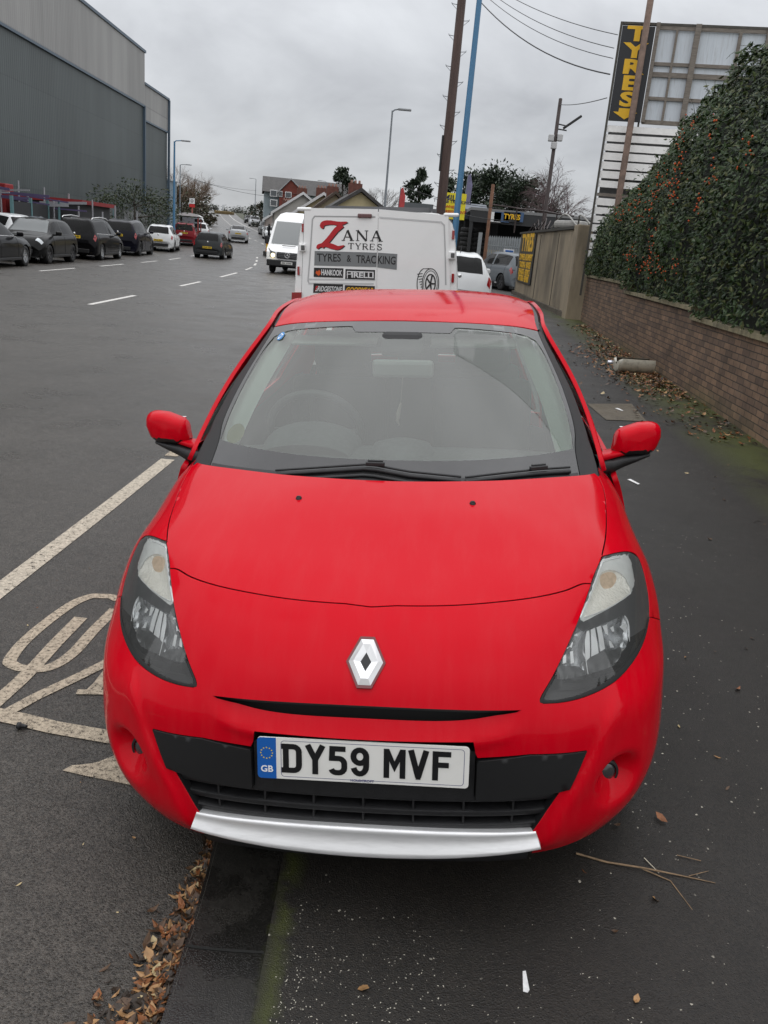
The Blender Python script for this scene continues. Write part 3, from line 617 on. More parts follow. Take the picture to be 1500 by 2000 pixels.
def headlamp(s_):
    root = panel('headlight', FRONT, (lamp_loop if s_ > 0 else mir(lamp_loop)[::-1]), LENS, car, step=.02, flange=0, push=-.0005, gap=.0025)
    V, T, loops = cdt_uv(lamp_loop, [], .010, extra=[LP[k] for k in LPN])
    inn = {k: inside(V[:, 0], V[:, 1], LP[k]) for k in LPN}; dd = {k: seg_d(V, LP[k]) for k in LPN}; d = seg_d(V, loops[0])
    dep = .003+.009*np.clip(d/.03, 0, 1)
    dep = np.where(inn['pale'], .010, dep); dep = np.where(inn['indb'], .012+.016*np.clip(dd['indb']/.05, 0, 1)**.6, dep); dep = np.where(inn['refl'], .014+.020*np.clip(dd['refl']/.06, 0, 1)**.6, dep)
    for k in ('dome', 'dome2'): dep = np.where(inn[k], .022-.012*np.clip(dd[k]/.03, 0, 1)**.7, dep)
    def at_depth(v, dp): return FRONT.raw(v[:, 0], v[:, 1])-FRONT.N(v[:, 0], v[:, 1], raw=True)*np.broadcast_to(np.asarray(dp, float), (len(v),))[:, None]
    P = at_depth(V, dep); c = V[T].mean(1); ins = {k: inside(c[:, 0], c[:, 1], LP[k]) for k in LPN}
    mi = np.where(c[:, 1] < .40, 1, 0)
    for n_, k in enumerate(LPN): mi = np.where(ins[k], n_+2, mi)
    if s_ < 0: P = P*[-1, 1, 1]; T = T[:, ::-1]
    for name, k, m in (('lamp_housing', 0, HOUS), ('lamp_bezel', 1, HOUSD), ('indicator_surround', 2, PALE), ('indicator_reflector', 3, INDI), ('indicator_bulb', 4, AMBER), ('lamp_reflector', 5, REFM), ('lamp_shade', 6, DOME), ('lamp_shade', 7, DOME), ('bezel_groove', 8, RUB), ('bezel_groove', 9, RUB)):
        mb = MB(); mb.add(P, T[mi == k].tolist(), 0, True); me = mb.build(name, m, root, sharp=60)
        bm = bmesh.new(); bm.from_mesh(me.data); bmesh.ops.delete(bm, geom=[v for v in bm.verts if not v.link_faces], context='VERTS'); bm.to_mesh(me.data); bm.free()
    for k in range(1, 12):        # white patches on the flutes, painting the brightness they reflect
        l = OUT['lamp_f%d' % k]; vv, tt, _ = cdt_uv(l, [], .012); q = at_depth(vv, .013); q2 = at_depth(vv, .020)
        if s_ < 0: q = q*[-1, 1, 1]; tt = tt[:, ::-1]
        mb = MB(); mb.add(q, tt.tolist()); mb.build('reflector_glint', FLUTE, root)
    for k, w, dp in (('l1', .0013, .010), ('l2', .0012, .010), ('l3', .0034, .008), ('l4', .0022, .008), ('l5', .0014, .009), ('l6', .0012, .009)):
        l = cr(OUT['lamp_'+k], 4); q = at_depth(np.array(l), dp)*[s_, 1, 1]; mb = MB(); mb.tube([Vector(p) for p in q], w, 6); mb.build('lamp_rib', FLUTE, root)
    sl_ = np.array(cr(HL[4:13], 5)); cen = np.array([.60, .44]); inn_ = sl_+(cen-sl_)/np.linalg.norm(cen-sl_, axis=1)[:, None]*.011
    g = np.stack([at_depth(sl_, -.0003), at_depth((sl_+inn_)/2, -.0016), at_depth(inn_, -.0003)])*[s_, 1, 1]; mb = MB(); mb.grid(g if s_ < 0 else g[:, ::-1]); mb.build('lamp_seal', RUB, root)
headlamp(1); headlamp(-1)

# fog lamps in the corner pockets
for s_ in (-1, 1):
    p = FRONT.P(np.array([s_*.585]), np.array([.1365]))[0]; mb = MB()
    ax = Vector((s_*.35, -1, .05)).normalized(); q = Vector((0, 0, 1)).rotation_difference(ax).to_matrix()
    vs = MB(); vs.lathe([(0, .010), (.02, .008), (.030, .003), (.032, -.004)], 20); mb.add([q@Vector(v)+Vector(p) for v in vs.v], vs.f, 0, True)
    o = mb.build('fog_light', mat('fog_glass', (.05, .05, .053), rough=.1, coat=.6, metal=.2), car)
    vs = MB(); vs.lathe([(.031, .006), (.037, .007), (.040, .0), (.041, -.02)], 24); mb = MB(); mb.add([q@Vector(v)+Vector(p) for v in vs.v], vs.f, 0, True); mb.build('fog_light_ring', BLK, o)

# badge: tall lozenge standing in a shallow surround
bp = FRONT.raw(np.array([0.]), np.array([.417]))[0]; bn = Vector(FRONT.N(np.array([0.]), np.array([.417]))[0])
bfz = frame(Vector(bp), (1, 0, 0), Vector((0, .45, .9))-bn*bn.dot(Vector((0, .45, .9))))
def hexa(w, h, t): return [(0-t, h), (t, h), (w, 0), (t, -h), (-t, -h), (-w, 0)]
mb = MB(); mb.prism(hexa(.049, .0655, .018), -.004, .003, bfz); bd = mb.build('maker_badge', mat('badge_surround', (.12, .004, .006), rough=.3, coat=.5), car)
mb = MB(); O_ = hexa(.0425, .058, .0155); I_ = [(.0, .024), (.0, .024), (.0135, 0), (.0, -.024), (.0, -.024), (-.0135, 0)]; Mid = [(o[0]*.58+i[0]*.42, o[1]*.58+i[1]*.42) for o, i in zip(O_, I_)]
vs = [bfz@Vector((*p, .0035)) for p in O_]+[bfz@Vector((*p, .012)) for p in Mid]+[bfz@Vector((*p, .0045)) for p in I_]
mb.add(vs, [(i, 6+i, 6+(i+1) % 6, (i+1) % 6) for i in range(6)]+[(6+i, 12+i, 12+(i+1) % 6, 6+(i+1) % 6) for i in range(6)]); mb.build('badge_emblem', mat('badge_chrome', (.80, .80, .80), rough=.25, metal=.6), bd)
mb = MB(); mb.prism([(0, .025), (.0145, 0), (0, -.025), (-.0145, 0)], .0032, .0040, bfz); mb.build('badge_centre', INK, bd)

# number plate, lettering as on the car
pf = frame(Vector((0, -.0275, .4725)), (1, 0, 0), (0, .05, 1))
def rrect(w, h, r, n=5):
    P = []
    for cx, cy, a0 in ((w/2-r, h/2-r, 0), (-w/2+r, h/2-r, 90), (-w/2+r, -h/2+r, 180), (w/2-r, -h/2+r, 270)): P += arc(cx, cy, r, r, a0, a0+90, n)
    return P
mb = MB(); mb.prism(rrect(.52, .111, .010), -.004, 0, pf); npl = mb.build('number_plate', WHITEP, car)
o_ = rrect(.52, .111, .010); blue = [p for p in o_ if p[0] < -.215]
mb = MB(); mb.prism([(-.213, .0555), *[p for p in o_ if p[0] < -.214], (-.213, -.0555)], .0, .0006, pf); mb.build('plate_band', BLUEP, npl)
mb = MB(); vs, fs = stroke_poly([(p[0]*.883+.0235, p[1]) for p in rrect(.508, .097, .009)], .0012, True); mb.add([pf@Vector((p.x, p.y, .0006)) for p in vs], fs); mb.build('plate_border', mat('plate_line', (.08, .08, .2), rough=.4), npl)
W, H, S_ = .046, .079, .0145
def ch(c):
    w = W/2-S_/2; h = H/2-S_/2
    return {
     'D': [([(-w-.001, -H/2), (-w-.001, H/2)], S_), ([(-w-.012, h), (w-.014, h)]+arc(w-.014, h-.014, .014, .014, 90, 0, 5)+arc(w-.014, -h+.014, .014, .014, 0, -90, 5)+[(-w-.012, -h)], S_)],
     'Y': [([(-w-.003, H/2), (0, .000)], S_), ([(w+.003, H/2), (0, .000)], S_), ([(0, .006), (0, -H/2)], S_)],
     '5': [([(w+.003, h), (-w+.002, h), (-w+.001, .0065), (w-.014, .0065)]+arc(w-.014, -.0075, .014, .014, 75, 0, 4)+arc(w-.014, -h+.014, .014, .014, 0, -90, 4)+arc(-w+.012, -h+.012, .013, .012, -95, -165, 4), S_)],
     '9': [([(w, h*.5), (w, -h*.35)]+arc(0, -h*.35, w, h*.65, 0, -165, 9), S_), (arc(0, h*.45, w, h*.55, 0, 360, 20)[:-1], S_, True)],
     'M': [([(-w-.004, -H/2), (-w-.004, H/2)], S_*.95), ([(w+.004, -H/2), (w+.004, H/2)], S_*.95), ([(-w-.003, H/2-.004), (0, -.008), (w+.003, H/2-.004)], S_*.9)],
     'V': [([(-w-.003, H/2), (0, -H/2+.006)], S_), ([(w+.003, H/2), (0, -H/2+.006)], S_), ([(-.006, -H/2+.0035), (.006, -H/2+.0035)], .007)],
     'F': [([(-w, -H/2), (-w, H/2)], S_), ([(-w, h), (w+.006, h)], S_), ([(-w, .003), (w+.001, .003)], S_)]}[c]
for c, x in zip('DY59MVF', (-.172, -.116, -.060, -.006, .079, .137, .194)):
    strokes('plate_letter', [([(p[0]+x, p[1]+.002) for p in it[0]], *it[1:]) for it in ch(c)], INK, npl, pf@Matrix.Translation((0, 0, .0012)))
letters('plate_letter', 'GB', .024, mat('plate_gb', (.85, .85, .85), rough=.4), npl, pf@Matrix.Translation((-.2365, -.030, .0012)), bold=.02, extrude=.0003)
letters('plate_letter', 'HOLDCROFT', .0085, mat('plate_line', (.08, .08, .2)), npl, pf@Matrix.Translation((0, -.0495, .0012)), bold=.02, extrude=.0002, xs=1.15)
mb = MB()
for k in range(12):
    a = 2*math.pi*k/12; cx, cy = -.2365+.0145*math.cos(a), .014+.0145*math.sin(a)
    mb.add([pf@Vector((cx+(.0026 if i % 2 == 0 else .0011)*math.sin(math.pi*i/5), cy+(.0026 if i % 2 == 0 else .0011)*math.cos(math.pi*i/5), .0012)) for i in range(10)], [tuple(range(10))[::-1]])
mb.build('plate_stars', YELL, npl)

# ------------------------------------------------------------------ windscreen, pillars, roof
tv = GREEN.tv
WS = [(.84, .0)]+OUT['ws']          # right edge from the scuttle up, then along the top to the centre
ws_r = cr([(.845, .0), (.858, .038), (.897, .065), (.916, .112), (.928, .162), (.944, .2095)], 4)
ws_t = cr([(.944, .2095), (.57, .2155), (.26, .2170), (0, .2175)], 4)
half = ws_r+ws_t[1:]
screen_loop = half+mir(half)[::-1][1:]
arc_r = cr([(.10, .178)]+OUT['arc']+[(.79, .012)], 4)
scr = panel('windscreen', GREEN, screen_loop, GLASS, car, step=.03, flange=.004, push=0, gap=.002)
# black printed border with the sensor panel at the top middle
fr_r = [(0, .030)]+cr(OUT['fritb'][::-1][:-1]+[OUT['frit'][0]], 3)[:-1]+cr(OUT['frit'][0:5], 3)[:-1]+cr(OUT['frit'][4:7]+[(.345, .2065), (.315, .2035), (.295, .1975), (.26, .196), (0, .1965)], 3)
inner = fr_r+mir(fr_r)[::-1][1:-1]
panel('windscreen_border', GREEN, screen_loop, FRIT, scr, holes=[inner], step=.02, flange=0, push=.0012, gap=.0015)
# grime outside the swept arcs (left over by the wipers)
grime = cr([(.30, .165)]+OUT['arc'][1:]+[(.785, .034)], 4)+[(.845, .040)]+[(.868, .07), (.882, .12), (.893, .165), (.874, .188), (.78, .197), (.55, .203), (.34, .204), (.312, .195)]
panel('windscreen_grime', GREEN, grime, glassy('dry_grime', tint=(.9, .92, .9), film=(.40, .44, .40), film_amt=.12, rough=.2), scr, step=.03, flange=0, push=.0008, gap=0)
# dark arc bottom left where the wiper parks
lt = [(-p[0], p[1]) for p in cr(OUT['arc2'], 4)]
tr_r = ws_r[:-1]+[(.944, .2095), (.975, .212), (1., .215), (1., .16), (1., .11), (.992, .062), (.985, .02), (.975, .0)]
for l in (tr_r, mir(tr_r)[::-1]):
    panel('pillar_trim', GREEN, l, TRIM, car, step=.02, flange=.02, push=-.001, gap=.0035)
rf_h = cr([(0, .2195), (.26, .2185), (.57, .2170), (.955, .2118)], 4)+[(.955, .26), (.957, .43), (.955, .60), (.95, .655)]+cr([(.95, .655), (.6, .668), (0, .672)], 4)[1:]
panel('roof', GREEN, rf_h+mir(rf_h)[::-1][1:-1], RED, car, step=.02, flange=.02)
gut = [(.962, .217), (1., .221), (1., .66), (.96, .655)]
for l in (gut, mir(gut)[::-1]): panel('roof_gutter', GREEN, l, BLK, car, step=.03, flange=.01, push=-.008, gap=0)
rw = [(-.82, .690), (.82, .690), (.86, .80), (-.86, .80)]
panel('tailgate', GREEN, [(-.95, .676), (.95, .676), (.97, .80), (.97, .885), (-.97, .885), (-.97, .80)], RED, car, holes=[rw], step=.03)
panel('rear_window', GREEN, rw, glassy('rear_glass', tint=(.8, .85, .83), film=(.2, .2, .2), film_amt=.06), car, step=.04, flange=.004, gap=.001)
panel('rear_bumper', GREEN, [(-1, .89), (1, .89), (1, 1), (-1, 1)], RED, car, step=.03)
for s_ in (-1, 1):
    q = offset_grid(np.linspace(.80, .97, 5), np.linspace(.80, .885, 6), -.004, GREEN)
    if s_ < 0: q = q[:, ::-1]*[-1, 1, 1]
    mb = MB(); mb.grid(q); mb.build('tail_light', mat('tail_lamp_red', (.30, .006, .008), rough=.12, coat=1.), car)

# ------------------------------------------------------------------ sides
def side_rows(s_):
    R0 = [
     [(.712,1.015,.968),(.735,1.09,.95),(.785,1.16,.89),(.842,1.17,.66),(.85,1.17,.42),(.80,1.17,.22)],
     [(.692,1.26,1.098),(.735,1.30,1.03),(.792,1.33,.915),(.846,1.34,.66),(.852,1.34,.42),(.802,1.34,.22)],
     [(.636,1.495,1.250),(.705,1.52,1.10),(.803,1.54,.925),(.847,1.55,.66),(.852,1.55,.42),(.803,1.55,.22)],
     [(.558,1.71,1.392),(.668,1.75,1.18),(.808,1.77,.935),(.847,1.78,.66),(.852,1.78,.42),(.803,1.78,.22)],
     [(.562,1.87,1.427),(.672,1.91,1.19),(.81,1.93,.94),(.847,1.94,.66),(.852,1.94,.42),(.803,1.94,.22)],
     [(.567,2.15,1.452),(.675,2.18,1.20),(.81,2.2,.945),(.847,2.2,.66),(.852,2.2,.42),(.803,2.2,.22)],
     [(.568,2.5,1.460),(.676,2.55,1.205),(.81,2.55,.95),(.848,2.55,.66),(.853,2.55,.42),(.803,2.55,.22)],
     [(.555,3.0,1.438),(.668,3.0,1.20),(.802,3.0,.97),(.848,3.0,.66),(.853,3.0,.42),(.803,3.0,.22)],
     [(.546,3.47,1.376),(.66,3.47,1.18),(.785,3.47,.97),(.838,3.47,.68),(.845,3.47,.44),(.80,3.47,.24)],
     [(.612,3.64,1.20),(.665,3.69,1.08),(.735,3.735,.93),(.80,3.765,.68),(.805,3.78,.44),(.77,3.77,.24)]]
    return [[(s_*x, y, z) for x, y, z in r] for r in R0]
SIDES = {}
for s_ in (1, -1):
    S = Patch(side_rows(s_), sym=False); SIDES[s_] = S; fl = (s_ > 0)
    # outward normal: du runs down, dv runs back -> left side already outward
    def sp(y, z, v0=None):
        a = np.array([.5, (y-1.05)/2.7])
        for _ in range(30):
            f = lambda q: S.raw(q[:1], q[1:])[0][[1, 2]]-np.array([y, z])
            f0 = f(a); J = np.stack([(f(a+[1e-5, 0])-f0)/1e-5, (f(a+[0, 1e-5])-f0)/1e-5], 1); a = np.clip(a-np.linalg.lstsq(J, f0, rcond=None)[0], 0, 1)
        return (float(a[0]), float(a[1]))
    def side(name, l, m, **k): return panel(name, S, l, m, car, flip=fl, **k)
    tu2 = S.tu[2]; b = tu2; tvs = S.tv
    vB, vC = sp(2.16, .7)[1], sp(3.06, .7)[1]
    archv = [sp(3.405+.365*math.cos(R_(a)), .30+.365*math.sin(R_(a))) for a in np.linspace(200, -20, 23)]
    side('pillar_frame', [(0, 0), (.055, .0), (.055, .92), (.0, .92)], RED, step=.02, flange=.015)
    side('front_door', [(b-.015, .004), (b-.015, vB), (1, vB), (1, .004)], RED, step=.025)
    rd = [(b-.015, vB), (b-.015, vC)]+[sp(3.0, .65)]+[p for p in archv if p[1] < vC+.01][::-1][-9:]+[(1, archv[0][1]-.005), (1, vB)]
    side('rear_door', [(b-.015, vB), (b-.015, vC), (.62, vC), (.80, archv[3][1]-.02), (1, archv[0][1]-.03), (1, vB)], RED, step=.025)
    side('rear_quarter', [(.055, vC), (b-.015, vC), (.62, vC), (.80, archv[3][1]-.02)]+archv[2:-2]+[(1, .985), (1, 1), (.0, 1), (0, .925), (.055, .92)], RED, step=.02)
    w0 = sp(1.62, .96)[1]
    win = side('side_window', [(.062, .10), (.062, vB-.02), (b-.022, vB-.02), (b-.022, .02)], SIDEG, step=.04, flange=.003)
    side('side_window', [(.062, vB+.02), (.062, vC-.03), (b-.022, vC-.015), (b-.022, vB+.02)], SIDEG, step=.04, flange=.003)
    side('door_pillar', [(.06, vB-.02), (.06, vB+.02), (b-.02, vB+.02), (b-.02, vB-.02)], BLK, step=.03, flange=.01, push=-.001)
    for vh in (vB-.06, vC-.05):
        p = S.raw(np.array([.56]), np.array([vh]))[0]; mb = MB(); mb.box((p[0]+s_*.012, p[1], p[2]+.12), (.03, .17, .03), bev=.01); mb.build('door_handle', RED, car)
    # door mirror: red shell on a red and black arm, glass at the back
    mc = Vector((s_*.882, 1.30, 1.026)); mb = MB(); vs = []; fs = []; nu, nv = 24, 14
    for i in range(nv+1):
        t = i/nv; th = math.pi*t
        for k in range(nu):
            ph = 2*math.pi*k/nu; cx, sx = math.cos(ph), math.sin(ph)
            ex = abs(cx)**.62*np.sign(cx); ez = abs(sx)**.66*np.sign(sx); r = math.sin(th)**.42; yy = -math.cos(th)
            x = ex*r*.087; z = ez*r*(.062 if ez > 0 else .063); y = yy*(.062 if yy < 0 else .05)
            if x < 0: z *= .90
            z += .012*(x/.09); x -= .010*yy*0; y += .12*x
            if ez < 0: x -= .006
            vs.append(mc+Vector((s_*x, y, z)))
    for i in range(nv):
        for k in range(nu):
            f = (i*nu+k, i*nu+(k+1) % nu, (i+1)*nu+(k+1) % nu, (i+1)*nu+k); fs.append(f if s_ < 0 else f[::-1])
    zc = np.array([ (vs[f[0]]+vs[f[1]]+vs[f[2]]+vs[f[3]])/4 for f in fs]); low = zc[:, 2] < (mc.z-.034+.06*(s_*(zc[:, 0]-mc.x)) )
    mb.add(vs, [f for f, q in zip(fs, low) if not q], 0, True); mr = mb.build('door_mirror', RED, car)
    mb = MB(); mb.add(vs, [f for f, q in zip(fs, low) if q], 0, True); mb.build('mirror_base', BLK, mr)
    def arm(name, secs, m):
        mb = MB(); rows = []
        for x, y0, y1, z0, z1 in secs:
            c = (.5*(y0+y1), .5*(z0+z1)); rows.append([(s_*x, c[0]+(y1-y0)/2*abs(math.cos(a))**.6*np.sign(math.cos(a)), c[1]+(z1-z0)/2*abs(math.sin(a))**.6*np.sign(math.sin(a))) for a in np.linspace(0, 2*math.pi, 17)[:-1]])
        mb.grid(rows, closed=True); mb.build(name, m, mr)
    arm('mirror_arm', [(.745, 1.20, 1.30, .955, .985), (.79, 1.225, 1.315, .963, .988), (.83, 1.245, 1.33, .970, .992), (.87, 1.26, 1.34, .976, .999)], RED)
    arm('mirror_base', [(.735, 1.19, 1.33, .900, .965), (.79, 1.21, 1.335, .910, .964), (.83, 1.235, 1.34, .925, .972), (.88, 1.25, 1.345, .945, .975), (.93, 1.27, 1.345, .965, .980)], BLK)
    mb = MB(); mb.box((mc.x+s_*.004, mc.y+.046, mc.z), (.12, .004, .075), bev=.0018); mb.build('mirror_glass', CHROME, mr)
    # wheels
    for wy in (.83, 3.405):
        wr = empty('wheel', (s_*.735, wy, .30)); wr.parent = car
        mb = MB(); mb.lathe([(.195, -.088), (.235, -.096), (.285, -.092), (.300, -.075), (.302, 0), (.300, .075), (.285, .092), (.235, .096), (.195, .088)], 40, axis='X'); mb.build('tyre', TYRE, wr)
        mb = MB(); mb.lathe([(.0, .068), (.05, .072), (.06, .06), (.18, .066), (.197, .088), (.2, .09), (.198, -.088)], 40, axis='X')
        for k in range(7):
            a = 2*math.pi*k/7; mb.box((s_*.068, .12*math.cos(a), .12*math.sin(a)), (.02, .15, .035), Matrix.Rotation(a, 3, 'X'), bev=.004)
        o = mb.build('rim', ALLOY, wr)
        if s_ < 0: pass
        mb = MB(); mb.lathe([(.36, -.10), (.37, .02), (.35, .09)], 30, axis='X', c=(s_*.70, wy, .30), ang=math.pi); mb.lathe([(0, -.15), (.37, -.14), (.37, .0)], 30, axis='X', c=(s_*.62, wy, .30)); mb.build('wheel_arch', DARKG, car)
mb = MB(); mb.box((0, 2.1, .21), (1.5, 3.2, .05)); mb.build('underbody', DARKG, car)

# ------------------------------------------------------------------ wipers
def on_screen(u, v, h):
    a = np.array([u]), np.array([v]); return Vector((GREEN.raw(*a)+GREEN.N(*a)*h)[0])
def wiper(px_, blk):
    pts = [on_screen(u, v, .012) for u, v in px_]
    mb = MB(); mb.tube(pts, .0042, 6); w = mb.build('wiper', BLK, car)
    mb = MB(); mb.tube([on_screen(u, v-.010, .006) for u, v in px_], .0065, 6); mb.tube([p+Vector((0, -.012, -.012)) for p in pts], .0075, 6); mb.build('wiper_blade', BLK, w)
    c = on_screen(*blk, .020); d = (pts[-1]-pts[0]).normalized(); q = Vector((1, 0, 0)).rotation_difference(d).to_matrix()
    mb = MB(); mb.box(c, (.062, .016, .014), q, bev=.003); mb.box(c+Vector((0, .006, .008)), (.05, .01, .008), q, bev=.002); mb.build('wiper_clip', BLK, w)
wiper([(-u, v) for u, v in OUT['wip1']], (-.062, .021)); wiper(OUT['wip2'], (.63, .017))
mb = MB(); mb.grid(offset_grid(np.linspace(-.84, .84, 40), np.linspace(-.0, .012, 3), -.002, GREEN)); mb.build('scuttle', BLK, car)

# ------------------------------------------------------------------ cabin
DASH = mat('dashboard_plastic', (.16, .165, .165), rough=.55, var=.15, scale=40, bump=.1, bscale=500)
DASH2 = mat('cabin_dark', (.045, .045, .046), rough=.8)
CLOTH = mat('seat_cloth', (.05, .05, .052), rough=.95, var=.2, scale=90)
HEADL = mat('headlining', (.50, .50, .47), rough=.9)
mb = MB(); rows = []
for y, z in ((.86, .93), (1.0, .955), (1.15, .965), (1.3, .965), (1.42, .95), (1.47, .90), (1.47, .70)):
    rows.append([(x, y+.18*(abs(x)/.66)**2*(1 if y < 1.2 else .1), z-.02*(abs(x)/.66)**4) for x in np.linspace(-.66, .66, 17)])
mb.grid(rows); mb.build('dashboard', DASH, car)
mb = MB(); rows = []          # hood over the dials, in front of the wheel
for t in np.linspace(0, 1, 8):
    rows.append([(-.335+.19*math.cos(a)*(.9+.1*t), 1.14+.26*t, .955+.095*math.sin(a)*math.sin(math.pi*(.18+.42*t))) for a in np.linspace(math.pi, 0, 17)])
mb.grid(rows); mb.build('instrument_hood', DASH, car)
mb = MB(); mb.lathe([(.0, .05), (.06, .048), (.105, .035), (.12, .0)], 24, c=(.02, 1.24, .962)); mb.build('dash_vent', DASH, car)
tilt = Matrix.Rotation(R_(-64), 3, 'X'); mb = MB()
ring = [Vector((-.345, 1.50, .985))+tilt@Vector((.185*math.cos(a), .185*math.sin(a), 0)) for a in np.linspace(0, 2*math.pi, 37)]
mb.tube(ring, .016, 8, cap=False)
for a in (0, math.pi, -math.pi/2): mb.tube([Vector((-.345, 1.48, .98)), Vector((-.345, 1.50, .985))+tilt@Vector((.18*math.cos(a), .18*math.sin(a), 0))], .016, 6)
mb.lathe([(0, .03), (.06, .02), (.075, -.02)], 18, axis='Y', c=(-.345, 1.49, .98)); mb.build('steering_wheel', mat('wheel_leather', (.10, .10, .10), rough=.4), car)
for sx in (-.35, .35):
    mb = MB(); mb.box((sx, 2.28, .78), (.48, .16, .66), Matrix.Rotation(R_(-14), 3, 'X'), bev=.05); mb.box((sx, 2.0, .46), (.5, .5, .18), bev=.05); st = mb.build('front_seat', CLOTH, car)
    mb = MB(); mb.box((sx, 2.40, 1.22), (.27, .10, .19), Matrix.Rotation(R_(-10), 3, 'X'), bev=.04); mb.build('head_restraint', CLOTH, st)
mb = MB(); mb.box((0, 3.15, .78), (1.2, .16, .6), Matrix.Rotation(R_(-14), 3, 'X'), bev=.05)
for sx in (-.4, 0, .4): mb.box((sx, 3.24, 1.1), (.24, .09, .12), bev=.03)
mb.build('rear_seat', CLOTH, car)
mb = MB(); mb.grid(offset_grid(np.linspace(-.93, .93, 21), np.linspace(.222, .66, 14), .035, GREEN)); mb.build('headlining', HEADL, car)
mb = MB(); mb.box((0, 2.3, .30), (1.4, 2.7, .04)); mb.build('cabin_floor', DASH2, car)
for s_ in (-1, 1):
    mb = MB(); q = np.stack([offset_grid(np.array([u]), np.linspace(.02, .235, 12), o, GREEN)[:, 0] for u, o in ((.80, .06), (.85, .035), (.92, .02), (.99, .03))]); q = q*[s_, 1, 1]; mb.grid(q); mb.build('pillar_lining', mat('pillar_lining', (.78, .82, .74), rough=.8), car)
    S = SIDES[s_]; U, Vv = np.meshgrid(np.linspace(tu2, .95, 6), np.linspace(.02, .9, 12)); q = S.raw(U.ravel(), Vv.ravel()).reshape(12, 6, 3)-np.array([s_*.05, 0, 0]); mb = MB(); mb.grid(q); mb.build('door_card', DASH2, car)
    vB = .42; U, Vv = np.meshgrid(np.linspace(.02, tu2, 6), np.linspace(.395, .44, 3)); q = S.raw(U.ravel(), Vv.ravel()).reshape(3, 6, 3)-np.array([s_*.03, 0, 0]); mb = MB(); mb.grid(q); mb.build('pillar_lining', HEADL, car)
MIRB = mat('mirror_back', (.55, .56, .53), rough=.5)
mc = on_screen(.01, .168, -.085); mb = MB(); mb.box(mc, (.235, .035, .068), Matrix.Rotation(R_(8), 3, 'X'), bev=.014); mv = mb.build('interior_mirror', MIRB, car)
pd = on_screen(.0, .187, -.028); mb = MB(); mb.box(pd, (.165, .05, .10), Matrix.Rotation(R_(-30), 3, 'X'), bev=.022); mb.build('sensor_pod', DASH2, car)
mb = MB(); mb.tube([mc+Vector((0, -.01, -.03)), mc+Vector((-.005, -.015, -.13))], .0012, 5); mb.tube([mc+Vector((-.005, -.015, -.13)), mc+Vector((-.014, -.016, -.17)), mc+Vector((-.018, -.016, -.20)), mc+Vector((-.010, -.014, -.22))], [.004, .009, .007, .002], 6); mb.build('hanging_charm', mat('charm', (.5, .42, .36), rough=.6), car)
for s_ in (-1, 1):
    mb = MB(); mb.box(on_screen(s_*.46, .213, -.075), (.34, .11, .012), Matrix.Rotation(R_(12), 3, 'X'), bev=.005); mb.build('sun_visor', HEADL, car)
# stickers inside the glass
mb = MB(); f_ = [on_screen(-OUT['sticker'][0][0]+.026*math.cos(a), OUT['sticker'][0][1]+.0068*math.sin(a), .002) for a in np.linspace(0, 2*math.pi, 19)[:-1]]; mb.add(f_, [tuple(range(18))]); st = mb.build('service_sticker', mat('sticker_blue', (.03, .22, .52), rough=.5), car)
mb = MB(); u0, v0 = -OUT['sticker'][0][0], OUT['sticker'][0][1]
vs, fs = stroke_poly([(-.014, -.0035), (-.006, .0038), (.016, .0018), (-.002, -.0040)], .0022, True)
mb.add([on_screen(u0+p.x, v0+p.y, .003) for p in vs], fs); mb.build('sticker_mark', mat('sticker_white', (.8, .85, .9), rough=.5), st)
mb = MB(); u0, v0 = -OUT['tax'][0][0], OUT['tax'][0][1]; mb.add([on_screen(u0+.055*math.cos(a), v0+.0125*math.sin(a), -.003) for a in np.linspace(0, 2*math.pi, 25)[:-1]], [tuple(range(24))]); mb.build('tax_disc', mat('tax_disc_paper', (.30, .29, .13), rough=.7), car)

# ------------------------------------------------------------------ lie of the land
def smooth_fn(pts):
    X = np.array([p[0] for p in pts], float); Yv = np.array([p[1:] for p in pts], float); C_ = spl_coef(X, Yv)
    def f(x):
        x = np.atleast_1d(np.asarray(x, float)); xc = np.clip(x, X[0], X[-1]); i, a, b, c, d = spl_w(X, xc)
        r = a[:, None]*Yv[i]+b[:, None]*Yv[i+1]+c[:, None]*C_[i]+d[:, None]*C_[i+1]
        return r[:, 0] if r.shape[1] == 1 else r
    return f
_RZ = smooth_fn([(44, 0), (56, .12), (70, .50), (95, 1.0), (130, 1.95), (200, 4.0), (270, 6.55), (310, 7.3), (400, 6.2), (700, 2), (1400, 0)])
def ROADZ(x):
    x = np.atleast_1d(np.asarray(x, float)); return np.where(x < 44, 0., np.maximum(0, _RZ(x)))
CENX = smooth_fn([(-30, -6.0), (0, -6.25), (18, -6.45), (33, -6.9), (43, -7.65), (50, -8.6), (58, -9.9), (70, -11.5), (95, -17.6), (125, -25.), (200, -42.7), (270, -58.9), (320, -70), (400, -88), (700, -150), (1400, -290)])
LEFTX = smooth_fn([(-30, -14.6), (0, -14.9), (27, -15.2), (40, -16.2), (55, -17.6), (75, -21.6), (95, -26), (130, -32.2), (200, -47.6), (270, -64.3), (320, -75.5), (400, -93.5), (700, -156), (1400, -296)])
KERBX = smooth_fn([(-30, -.45), (0, -.39), (2, -.40), (20, -.35), (34, -.4), (45, -1.0), (60, -3.2), (80, -8.0), (95, -11.8), (125, -19.5), (200, -37.8), (270, -53.8), (320, -65), (400, -83), (700, -145), (1400, -285)])
def f1(f, x): return float(f(x)[0])
def rz(Y): return f1(ROADZ, Y)
WALLX = lambda Y: 3.67+.06*(Y-8.1)
def kerbz(Y): t = min(1, max(0, (Y-1.75)/.55)); return .022+.085*t*t*(3-2*t)
